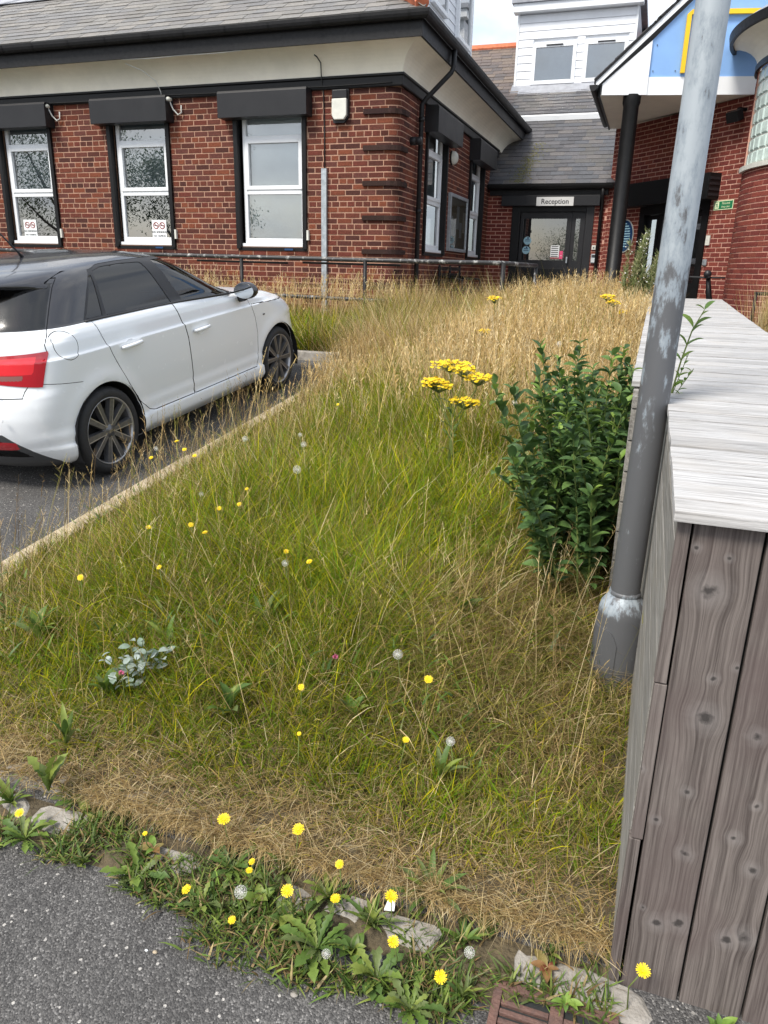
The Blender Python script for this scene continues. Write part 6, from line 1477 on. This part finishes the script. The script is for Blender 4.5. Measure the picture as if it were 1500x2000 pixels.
# carpet of small weeds round them
cw = Ribbons(); n = 11000; x = rng.uniform(-1.75,.12,n); y = 1.43+rng.normal(0,.085,n)-.05*np.sin((x+1.0)*2.2); ok = (y < 1.60) & (y > 1.20+.10*vnoise(x,x*0,3,4)*1.5+np.where(x<-1.0,.10,0)-.22*sm(-1.0,-.35,x)*0) & (vnoise(x,y,7,31) > .40) ; ok &= ~((x > -.2) & (x < .13) & (y < 1.43)); x, y = x[ok], y[ok]; n = len(x)
c = pick(np.array(LG), n, .25); dry = rng.random((n,1)) < .22; c = np.where(dry, pick(BROWNS, n), c)
cw.add(x, y, gz(x,y)+.005, rng.uniform(.02,.085,n), rng.uniform(.003,.010,n), rng.uniform(0,2*np.pi,n), rng.uniform(.2,1.35,n), rng.uniform(.1,.9,n), c*.7, c*1.1, 3, rng.uniform(0,2*np.pi,n))
tag(cw.build('kerb_weeds', 'leaf'), 'low carpet of small weeds growing over the broken kerb', 'weeds', kind='stuff')
vw = Ribbons(); n = 5200; x, y = rng.uniform(-2.9,.05,n), rng.uniform(1.75,4.8,n); ok = in_isl(x,y) & (vnoise(x,y,2.4,51) > .52); x, y = x[ok], y[ok]; n = len(x); c = pick(np.array([(.09,.17,.03),(.14,.22,.04),(.07,.13,.03),(.22,.26,.09)]), n)
vw.add(x, y, gz(x,y)+rng.uniform(.08,.20,n)*sm(1.7,2.4,y), rng.uniform(.035,.10,n), rng.uniform(.006,.017,n), rng.uniform(0,6.28,n), rng.uniform(.3,1.2,n), rng.uniform(.1,.9,n), c*.8, c*1.1, 3, rng.uniform(0,6.28,n))
tag(vw.build('verge_weeds', 'leaf'), 'small broad leaved weeds mixed through the verge grass', 'weeds', kind='stuff')
# broad leaves inside the verge
VW = [(75,1250,'dock',7,.16,'broad dock leaves at the left edge of the verge'), (445,1395,'dock',7,.15,'bright broad leaves low in the verge centre left'), (210,1350,'dock',8,.13,'broad weed leaves beside the silvery plant'), (130,1450,'lance',10,.13,'ribwort leaves at the lower left of the verge'),
 (95,1540,'dandelion',10,.14,'rosette at the grass edge above the left kerb'), (900,1220,'dock',7,.17,'dark broad leaves in a hollow of the verge'), (690,1400,'dock',6,.13,'broad leaves hidden in middle of the verge'), (860,1520,'lance',9,.12,'dark ribwort leaves near the front margin'), (330,1270,'lance',10,.15,'narrow weed leaves behind the silvery plant'), (520,1240,'lance',12,.2,'arching dark green leaves in the verge middle'), (880,1150,'dock',8,.18,'broad leaves under the yellow ragwort')]
for (px, py, kd, n, s, lab) in VW:
    p = gpx(px, py, .10); rosette(p[0], p[1], kd, n, s, lab, 'weed', 'broad leaved weeds in the verge', el=(.35,1.2), z0=.09)
p = gpx(270,1330,.10); t = thing('silver_leaved_plant', 'silvery green leafy clover plant in the lower left verge', 'plant', (p[0], p[1], float(gz(p[0],p[1]))+.03), world=False)
for k in range(16):
    a = random.uniform(0,6.28); r = random.uniform(.02,.15); h = random.uniform(.12,.26); tip = (r*math.cos(a), r*math.sin(a), h); MB().tube([(0,0,0),(tip[0]*.5,tip[1]*.5,h*.65),tip], [.0025,.002,.0015], 5).build('stem', 'stem_green', t)
    for j in range(5): u = .5+.1*j; put_leaf(t, random.choice(SILVER), (tip[0]*u,tip[1]*u,h*(.55+.09*j)), a+2.4*j+random.uniform(-.4,.4), random.uniform(-.1,.7), random.uniform(.03,.05), random.uniform(-.5,.5))
for (px, py, lab) in ((237,1312,'pink clover flower on the silvery plant'), (655,1281,'faded pink clover head in the verge middle')):
    p = gpx(px, py, .24); t = thing('clover_flower', lab, 'flower', (p[0],p[1],float(gz(p[0],p[1]))+.03), 'clover flowers', world=False); b = MB()
    MB().tube([(0,0,0),(.004,0,.10),(0,0,.20)], .0016, 5).build('stem', 'stem_green', t); b = MB()
    for i in range(60):
        a = random.uniform(0,6.28); e = math.asin(random.uniform(-.5,1)); d = Vector((math.cos(a)*math.cos(e), math.sin(a)*math.cos(e), math.sin(e))); q = Vector((0,0,.205)); s_ = d.orthogonal()*.0018; b.add([q+d*.004-s_, q+d*.004+s_, q+d*.0125], [(0,1,2)])
    b.build('flower_head', 'clover_pink', t, fix=False)
# ---------------------------------------------------------------- yellow flowers
def head_mesh(name, r, n, layers=3):
    b = MB()
    for l in range(layers):
        rr = r*(1-.22*l); k = n-3*l; z = .0015*l
        for i in range(k):
            a = 2*math.pi*(i+.5*l)/k+random.uniform(-.08,.08); w_ = rr*.085; L_ = rr*random.uniform(.88,1.06); ca, sa = math.cos(a), math.sin(a); el = .12+.30*l
            def P(u, v): return (u*ca*math.cos(el)-v*sa, u*sa*math.cos(el)+v*ca, z+u*math.sin(el))
            b.add([P(.1*rr,-w_*.5), P(.7*L_,-w_), P(L_,-w_*.75), P(L_,w_*.75), P(.7*L_,w_), P(.1*rr,w_*.5)], [(0,1,2,3,4,5)])
    return b.mesh(name)
HM = []
for k in range(4):
    me = head_mesh('petals', 1.12, 21); me.materials.append(MATS['petal_yellow']); HM.append(me)
dm = MB().lathe([(.34,.12),(.25,.20),(.10,.22),(0,.21)], 12).mesh('disc', True); dm.materials.append(MATS['disc_yellow'])
bud = MB().lathe([(0,-.75),(.20,-.7),(.30,-.4),(.27,-.05),(.2,.02)], 10).mesh('calyx', True); bud.materials.append(MATS['stem_green'])
def yflower(px, py, hgt, r, label, tilt=None, name='yellow_flower', cat='flower'):
    p = gpx(px, py, hgt+.03); gx_, gy_ = p[0]+random.uniform(-.02,.02), p[1]+random.uniform(.0,.05); g0 = float(gz(gx_,gy_))+.0
    t = thing(name, label, cat, (gx_,gy_,g0), 'yellow flowers in the verge', world=False); tip = Vector((p[0]-gx_, p[1]-gy_, p[2]-g0))
    m1 = tip*.5+Vector((random.uniform(-.015,.015), random.uniform(-.01,.01), 0)); MB().tube([(0,0,0), m1, tip*.985], [.0019,.0017,.0015], 6).build('stem', 'stem_green', t, smooth=True)
    # face the sky, tipped towards the light and viewer
    nrm = Vector((random.gauss(0,.25)+.0, -.55+random.gauss(0,.2), 1)) if tilt is None else Vector(tilt); q = nrm.normalized().to_track_quat('Z','Y')
    for me, nm in ((random.choice(HM),'petals'), (dm,'disc'), (bud,'calyx')):
        o = link(nm, me, None, t); o.location = tip; o.rotation_mode = 'QUATERNION'; o.rotation_quaternion = q; o.scale = (r,r,r)
    return t
YF_ = [(437,1600,.13,.017,'orange yellow flower above the leafy kerb weed'), (583,1620,.14,.0165,'large yellow flower against the dry margin, centre left'), (364,1737,.09,.0125,'yellow flower at the tarmac edge, leftmost below the kerb'), (561,1740,.12,.0155,'yellow flower below the large margin flower'),
 (655,1755,.10,.0125,'left yellow flower of the pair above the sprawling rosette'), (663,1688,.13,.0115,'yellow flower just above the pair on the kerb'), (764,1751,.12,.0155,'yellow flower in front of the plantain tuft'), (768,1839,.11,.0135,'yellow flower below the plantain tuft'), (860,1908,.10,.0145,'lowest yellow flower left of the drain'),
 (1256,1896,.12,.0155,'yellow flower in front of the timber box boards'), (38,1588,.12,.0125,'yellow flower at the far left kerb end'), (492,1683,.11,.009,'small half open flower left of the kerb pair'), (487,1700,.09,.009,'small orange tinted flower below the half open one'), (453,1797,.06,.010,'side on yellow flower by the tarmac edge weeds'),
 (793,1445,.20,.0105,'lone yellow flower in front centre of the verge'), (837,1327,.28,.014,'brightest yellow flower in the middle of the verge'), (588,1342,.22,.011,'pale yellow flower centre left of the verge middle'), (584,1433,.20,.007,'tiny yellow flower under the pale one'), (283,1628,.08,.007,'tiny yellow flower over the pale kerb stone'),
 (157,1128,.30,.013,'yellow flower near the side kerb, nearest the left edge'), (311,1108,.32,.011,'small yellow flower right of the side kerb one'), (400,1040,.33,.013,'yellow flower, lower right of the left upper cluster'), (428,993,.34,.013,'yellow flower in the left upper cluster, brightest'), (373,1025,.33,.013,'yellow flower, lower left of the left upper cluster'), (467,985,.34,.012,'yellow flower, rightmost of the left upper cluster'),
 (290,1030,.32,.013,'yellow flower by the kerb below the rear wheel'), (559,1077,.33,.011,'yellow flower left of the centre pair above the hollow'), (604,1097,.33,.013,'yellow flower right of the centre pair above the hollow'), (345,862,.42,.014,'yellow flower topmost against the car shadow'), (360,878,.40,.013,'yellow flower second against the car shadow'), (380,890,.40,.012,'yellow flower right of the two against the car shadow'), (295,894,.40,.012,'yellow flower lowest beside the rear wheel'), (660,790,.42,.010,'distant small yellow flower left of the ragwort'), (482,955,.35,.010,'small yellow flower above the left upper cluster')]
for q in YF_: yflower(*q)
# seed clocks
def clock_mesh(r):
    b = MB()
    for i in range(95):
        z = 1-2*(i+.5)/95; a = i*2.39996; s = math.sqrt(1-z*z); d = Vector((s*math.cos(a), s*math.sin(a), z)); u = d.orthogonal().normalized(); v = d.cross(u); q = d*r
        b.add([d*.1*r-u*.012*r, d*.1*r+u*.012*r, q], [(0,1,2)])
        for k in range(3): e = (u*math.cos(2.1*k+i)+v*math.sin(2.1*k+i)); b.add([q*.96, q+e*.15*r+d*.05*r, q+(u*math.cos(2.1*k+i+.5)+v*math.sin(2.1*k+i+.5))*.2*r+d*.05*r], [(0,1,2)])
    return b.mesh('seed_ball')
CK = clock_mesh(1.0); CK.materials.append(MATS['soft_white'])
for (px, py, h, r, lab) in ((580,917,.42,.021,'largest white seed clock in the green middle of the verge'), (478,857,.44,.016,'white seed clock near the car sill, upper left'), (593,868,.42,.016,'seed clock above the largest one'), (586,849,.44,.012,'small pale seed clock topmost of three'), (470,1742,.12,.016,'fluffy seed clock on the broken kerb'), (880,1448,.20,.014,'white seed clock in the front verge right of centre'), (777,1278,.28,.017,'grey seed clock in the middle of the verge'), (305,876,.42,.013,'seed clock against the rear tyre'), (557,1100,.33,.014,'dull seed clock below the centre flowers'), (393,965,.35,.012,'faint seed clock above the left flower cluster'), (1005,787,.5,.018,'white thistle fluff left of the shrub'), (1092,672,.62,.022,'white thistle head above the shrub'), (637,1863,.05,.011,'white clover head on the sprawling rosette'), (917,1860,.07,.013,'straw coloured seed head by the drain')):
    p = gpx(px, py, h+.03); t = thing('seed_clock', lab, 'seed head', (p[0]+.01,p[1]+.02,float(gz(p[0],p[1]))), 'white seed heads', world=False); tip = Vector((-.01,-.02,p[2]-float(gz(p[0],p[1]))))
    MB().tube([(0,0,0), tip*.5+Vector((.01,0,0)), tip], .0016, 5).build('stem', 'stem_green', t, smooth=True); o = link('seed_ball', CK, None, t); o.location = tip; o.scale = (r,r,r)
p = gpx(760,1782,.02); t = tag(MB().prism([(p[0]-.012,p[1]-.01,p[2]+.012),(p[0]+.016,p[1]-.006,p[2]+.016),(p[0]+.012,p[1]+.016,p[2]+.026),(p[0]-.01,p[1]+.012,p[2]+.02)], (0,.002,.004)).build('litter_scrap', 'paper'), 'scrap of white litter among the kerb weeds', 'litter')
# ---------------------------------------------------------------- ragwort
def ragwort(y, heads, base, label, stem_leaves=14, hr_=.05):
    b0 = at(base[0], base[1], 1, y); bz = float(gz(b0[0], y)); t = thing('ragwort', label, 'flower', (b0[0], y, bz), 'yellow ragwort plants', world=False); o = Vector((b0[0], y, bz)); H = 0
    for (px, py, wpx) in heads:
        yy = y+random.uniform(-.05,.05); p = Vector(at(px, py, 1, yy))-o; H = max(H, p.z); fork = Vector((0,0,p.z*.62))
        MB().tube([(0,0,0),(p.x*.1,0,p.z*.35),fork,p*.93+Vector((0,0,-.02)),p-Vector((0,0,.015))], [.005,.0045,.004,.003,.002], 6).build('stem', 'stem_green', t, smooth=True)
        rad = wpx/FPX*yy*.55; fl_ = MB(); dc = MB(); st = MB()
        for i in range(int(26+rad*500)):
            a = random.uniform(0,6.28); r = rad*math.sqrt(random.random()); q = p+Vector((r*math.cos(a), r*math.sin(a)*.8, .018*math.cos(r/rad*1.5)+random.uniform(-.02,.012)))
            st.tube([p-Vector((0,0,.05)), q], .001, 3); n_ = Vector((random.gauss(0,.3),random.gauss(-.3,.3),1)).normalized(); u = n_.orthogonal().normalized(); v = n_.cross(u); rr = random.uniform(.010,.014)
            for k in range(11):
                a2 = 2*math.pi*k/11; d = u*math.cos(a2)+v*math.sin(a2); e = u*math.cos(a2+.25)+v*math.sin(a2+.25); f = u*math.cos(a2-.25)+v*math.sin(a2-.25); fl_.add([q+n_*.001, q+e*rr*.8, q+d*rr, q+f*rr*.8], [(0,1,2,3)])
            dc.add([q+n_*.003+u*.004, q+n_*.003+v*.004, q+n_*.003-u*.004, q+n_*.003-v*.004, q+n_*.006], [(0,1,4),(1,2,4),(2,3,4),(3,0,4)])
        stuff(fl_.build('flower_head', 'petal_yellow', t, fix=False)); stuff(dc.build('floret_discs', 'disc_yellow', t, fix=False)); stuff(st.build('flower_stalks', 'stem_green', t, fix=False))
    for i in range(stem_leaves): put_leaf(t, random.choice(LEAF['dandelion']), (0,0,H*(.15+.6*i/stem_leaves)), 2.4*i, random.uniform(.1,.6), random.uniform(.08,.13))
ragwort(4.45, [(880,712,70),(858,752,62),(905,722,50),(934,738,56),(908,784,55),(846,745,40)], (876,950), 'large yellow ragwort with several heads in the verge middle', 18)
ragwort(7.6, [(966,583,26)], (966,720), 'yellow ragwort head standing against the brick corner', 8)
ragwort(7.9, [(1188,580,26),(1198,590,22),(1216,610,14)], (1195,720), 'yellow ragwort in front of the black column', 12)
ragwort(6.7, [(947,648,22)], (947,760), 'low yellow ragwort half hidden in straw grass', 6)
# ---------------------------------------------------------------- shrub beside the timber box
sh = thing('shrub', 'dense dark green leafy shrub between the verge and the timber box', 'shrub', (-.25, 3.75, float(gz(0,3.75))+.04), world=False); nl = 0; extra = MB()
def stemleaf(root, path, lmin, lmax, meshes, step, obj=True, spread=.9, up=.35):
    global nl
    P = [Vector(p) for p in path]; d = 0
    for i in range(len(P)-1):
        a, b = P[i], P[i+1]; L = (b-a).length; k = int(L/step)+1; tdir = (b-a).normalized()
        for j in range(k):
            q = a.lerp(b, (j+random.random()*.5)/k); az0 = random.uniform(0,3.14)+1.57*(j % 2)
            for s_ in (0, math.pi):
                s = random.uniform(lmin,lmax); az = az0+s_
                if nl < 300: put_leaf(root, random.choice(meshes), q, az, random.uniform(-.2,up+.4), s, random.uniform(-.5,.5)); nl += 1
                else: leafbits.append((root, random.choice(meshes), q, az, random.uniform(-.2,up+.4), s, random.uniform(-.5,.5)))
leafbits = []
jobs = []
for i in range(92):
    a = random.uniform(0,6.28); bx_, by_ = random.uniform(-.12,.20), random.uniform(-.60,.95); h = random.uniform(.45,1.16)*(1.0-.20*abs(by_)); lx_, ly_ = random.gauss(-.07,.13), random.gauss(-.08,.12)
    path = [(bx_,by_,0),(bx_+lx_*.3,by_+ly_*.3,h*.4),(bx_+lx_*.7,by_+ly_*.7,h*.75),(bx_+lx_,by_+ly_,h)]
    path = [(min(p[0], .20), p[1], p[2]) for p in path]; jobs.append(path)
jobs.sort(key=lambda p: p[-1][1])
for path in jobs:
    MB().tube(path, [.005,.004,.003,.0015], 5).build('stem', 'stem_green', sh)
    hh = path[-1][2]; stemleaf(sh, [Vector(path[0]).lerp(Vector(path[1]), .5)]+path[1:3], .06,.095, DARKL, .036); stemleaf(sh, path[2:], .05,.075, DARKL+PALEL[:2], .03, up=.7)
def join_leaves(bits, name, parent):
    mb_v = []; mb_f = []; mb_c = []; o = 0
    for (root, me, q, az, el, s, rl) in bits:
        M3 = Matrix.Rotation(az,3,'Z') @ Matrix.Rotation(-el,3,'Y') @ Matrix.Rotation(rl,3,'X'); c = tuple(me.color_attributes['col'].data[0].color[:3])
        vs = [M3 @ (v.co*s) + Vector(q) for v in me.vertices]; mb_v += [tuple(v) for v in vs]; mb_f += [tuple(i+o for i in p.vertices) for p in me.polygons]; mb_c += [c]*len(me.polygons); o += len(vs)
    b = MB(); b.v, b.f, b.c = mb_v, mb_f, mb_c; me = b.mesh(name, True); return stuff(link(name, me, 'leaf', parent))
join_leaves(leafbits, 'foliage', sh)
# sprig rising in front of the plank top
def V_at(px, py, y): return Vector(at(px, py, 1, y))
sp0 = Vector((.155, 3.02, float(gz(0,3.0)))); t = thing('shrub_sprig', 'single leafy shoot rising in front of the plank top beside the lamp post', 'shoot', sp0, world=False)
pts = [sp0, V_at(1290,950,3.02), V_at(1305,790,3.0), V_at(1330,705,2.98), V_at(1352,645,2.97), V_at(1376,605,2.96)]; loc_ = [p-sp0 for p in pts]; MB().tube(loc_, [.006,.005,.004,.003,.0025,.0015], 6).build('stem', 'stem_green', t, smooth=True)
for i, (u, s, a) in enumerate(((3.0,.06,0),(3.0,.05,3.0),(3.5,.075,.2),(3.5,.07,3.0),(3.9,.055,-.3),(4.1,.075,.1),(4.1,.075,3.1),(4.6,.05,.5),(5,.05,.3),(5,.045,2.8),(2.4,.06,.2),(2.4,.05,-.4),(2.1,.06,3.0),(1.9,.05,.6),(2.6,.055,.3))):
    k = min(int(u), 4); q = loc_[k].lerp(loc_[k+1], u-k); put_leaf(t, random.choice(PALEL), q, a+random.uniform(-.3,.3), random.uniform(.15,.8), s*random.uniform(.8,1.1), random.uniform(-.6,.6))
for (px, py) in ((1355,720),(1330,770),(1345,690)):
    q = V_at(px, py, 3.0)-sp0; MB().tube([loc_[2], q], .0015, 5).build('twig', 'stem_green', t)
    for j in range(5): put_leaf(t, random.choice(PALEL), loc_[2].lerp(q, .4+.13*j), 2.4*j, random.uniform(.1,.8), .032)
# tall fleabane by the wing door
fz = float(gz(0,9.4)); t = thing('tall_weed', 'tall bushy pale green weed with white fluff beside the lamp post top', 'weed', (-.35, 9.4, fz), world=False); rb = Ribbons(); fl_ = MB(); root = Vector((-.35,9.4,fz))
for i in range(22):
    px, py = random.uniform(1222,1292), random.uniform(430,545)+abs(random.gauss(0,10)); py = max(py, 425+abs(px-1254)*2.2); yy = 9.4+random.uniform(-.15,.15); p = V_at(px, py, yy)-root
    b_ = Vector((random.gauss(0,.07), random.gauss(0,.06), 0)); MB().tube([b_, b_.lerp(p,.5)+Vector((0,0,.02)), p], [.005,.004,.002], 5).build('stem', 'stem_green', t)
    m_ = 260; u = rng.uniform(.12,1,m_); q = np.array([b_.lerp(p, float(k)) for k in u]); c = pick(np.array([(.22,.26,.10),(.30,.31,.14),(.16,.21,.08),(.36,.34,.18)]), m_)
    rb.add(q[:,0]+rng.normal(0,.012,m_), q[:,1]+rng.normal(0,.012,m_), q[:,2], rng.uniform(.04,.10,m_), rng.uniform(.007,.015,m_), rng.uniform(0,6.28,m_), rng.uniform(.3,1.1,m_), rng.uniform(.1,.6,m_), c*.8, c, 2, rng.uniform(0,6.28,m_))
    for k in range(5):
        d = p+Vector((random.gauss(0,.035),random.gauss(0,.035),random.uniform(-.16,.03))); r = random.uniform(.006,.011); fl_.add([d+Vector((r,0,0)),d+Vector((0,r,0)),d-Vector((r,0,0)),d-Vector((0,r,0)),d+Vector((0,0,r)),d-Vector((0,0,r))], [(0,1,4),(1,2,4),(2,3,4),(3,0,4),(1,0,5),(2,1,5),(3,2,5),(0,3,5)])
o = rb.build('foliage', 'leaf'); o.parent = t; stuff(o); stuff(fl_.build('fluff', 'soft_white', t, fix=False))
# thin weeds left of the shrub
for (px, py, y, lab) in ((1092,672,4.6,'thin branching thistle stem beneath the white head left of the shrub'), (1062,745,4.3,'dark bare weed stem at the edge of the straw grass')):
    p = V_at(px, py, y); b0 = Vector((p.x-.03, y, float(gz(p.x,y)))); t = thing('thistle_plant', lab, 'weed', b0, world=False); q = p-b0
    MB().tube([(0,0,0),q*.5+Vector((.02,0,0)),q], [.004,.003,.0015], 5).build('stem', 'stem_brown', t)
    for k in range(7): u = .3+.1*k; e = q*u+Vector((random.uniform(-.09,.09),random.uniform(-.05,.05),random.uniform(.03,.1))); MB().tube([q*u, e], .0013, 4).build('twig', 'stem_brown', t); put_leaf(t, random.choice(SILVER+LEAF['lance']), q*u, random.uniform(0,6), .5, random.uniform(.04,.08))
# dry clump beyond the timber box
rb = Ribbons(); n = 900; x = 1.25+rng.normal(0,.13,n); y = 8.6+rng.normal(0,.25,n); c = pick(np.concatenate([TANS,TANS,OLIVE]), n); rb.add(x, y, gz(x,y), rng.uniform(.5,1.0,n), rng.uniform(.004,.008,n), rng.uniform(0,6.28,n), np.abs(rng.normal(.08,.08,n)), rng.uniform(0,.4,n), c*.7, c, 4, rng.uniform(0,6.28,n))
n = 1500; x = 1.45+rng.normal(0,.16,n); y = 8.3+rng.normal(0,.3,n); c = pick(np.array([(.16,.17,.06),(.24,.2,.1),(.3,.22,.16)]), n); rb.add(x, y, gz(x,y)+rng.uniform(0,.55,n), rng.uniform(.05,.14,n), rng.uniform(.008,.016,n), rng.uniform(0,6.28,n), rng.uniform(.2,1.1,n), rng.uniform(0,.6,n), c*.8, c, 2, rng.uniform(0,6.28,n))
tag(rb.build('dry_clump', 'blade'), 'dry straw clump with russet weeds beyond the timber box', 'grass', kind='stuff')
t = thing('scooter', 'black scooter parked at the wing door behind the timber box', 'scooter', (.62, 13.2, 1.05)); bq = (.62, 13.2)
for dx in (-.40, .28): MB().lathe([(.10,-.025),(.11,-.015),(.11,.015),(.10,.025),(.06,.02),(.06,-.02),(.10,-.025)], 20, o=(bq[0]+dx, bq[1], 1.17), ax='y').build('wheel', 'tyre', t, smooth=True)
MB().box((bq[0]-.36,bq[1]-.08,1.20),(bq[0]+.15,bq[1]+.08,1.26)).build('deck', 'black_paint', t, bevel=.01)
MB().tube([(bq[0]+.27,bq[1],1.2),(bq[0]+.20,bq[1],1.5),(bq[0]+.16,bq[1],1.74)], [.05,.045,.035], 10).build('stem', 'black_paint', t, smooth=True)
MB().tube([(bq[0]+.16,bq[1]-.22,1.75),(bq[0]+.14,bq[1],1.74),(bq[0]+.16,bq[1]+.22,1.75)], .016, 8).build('handlebar', 'black_paint', t, smooth=True)
MB().tube([(bq[0]-.12,bq[1]-.03,1.75),(bq[0]+.12,bq[1]-.01,1.745),(bq[0]+.40,bq[1]-.03,1.75)], .014, 8).build('grip_bar', 'tyre', t, smooth=True)
MB().lathe([(0,-.05),(.05,-.045),(.06,0),(.05,.03),(0,.035)], 14, o=(bq[0]+.14,bq[1]-.03,1.80), ax='y').build('display', 'shutter', t, smooth=True)
lr = thing('low_railing', 'dark low railing in front of the rounded bay', 'railing', (1.9, 10.5, .9))
MB().tube([(1.25,11.2,1.56),(3.4,11.2,1.56)], .022, 8).build('rail', 'black_worn', lr, smooth=True)
for x in (1.27, 2.3, 3.38): MB().tube([(x,11.2,.95),(x,11.2,1.56)], .02, 8).build('post', 'black_worn', lr, smooth=True)
# ---------------------------------------------------------------- trees across the road (seen mirrored in the panes)
mat('bark', (.07,.055,.04), .95, var=.4, vscale=12, bump=.8, bscale=40)
def tree(x, y, h, r, label, n=15000):
    g0 = float(gz(x,y)); t = thing('broadleaf_tree', label, 'tree', (x,y,g0), 'trees behind the viewer', world=False); tr = MB(); tr.tube([(0,0,0),(.1,.05,h*.3),(0,.1,h*.6),(.1,0,h*.9)], [.28,.22,.14,.04], 9)
    ctr = []
    for k in range(9): a = 2.4*k; e = Vector((math.cos(a)*r*.7, math.sin(a)*r*.7, h*(.5+.05*k))); tr.tube([(0,0,h*(.25+.05*k)), e*.6+Vector((0,0,h*.1)), e], [.1,.06,.02], 6); ctr.append(e)
    tr.build('trunk', 'bark', t, smooth=True); ctr += [Vector((random.gauss(0,r*.5),random.gauss(0,r*.5),h*random.uniform(.4,1.0))) for _ in range(16)]; rb = Ribbons()
    c_ = np.array([ctr[i] for i in rng.integers(0,len(ctr),n)]); q = c_+rng.normal(0, r*.17, (n,3)); c = pick(np.array([(.045,.085,.02),(.06,.11,.025),(.035,.065,.018)]), n); rb.add(q[:,0],q[:,1],q[:,2], rng.uniform(.10,.18,n), rng.uniform(.05,.10,n), rng.uniform(0,6.28,n), rng.uniform(.3,2.2,n), rng.uniform(0,.6,n), c, c, 2, rng.uniform(0,6.28,n))
    o = rb.build('crown', 'leaf'); o.parent = t
tree(-28, -11, 9.5, 3.6, 'broadleaf tree mirrored in the leftmost window'); tree(-22.0, -12, 8.0, 2.2, 'slim tree mirrored in the middle window'); tree(-6, -42, 6, 5, 'far tree mirrored low in the reception door glass'); tree(6, -46, 5.5, 5, 'far tree right of the one mirrored in the door')
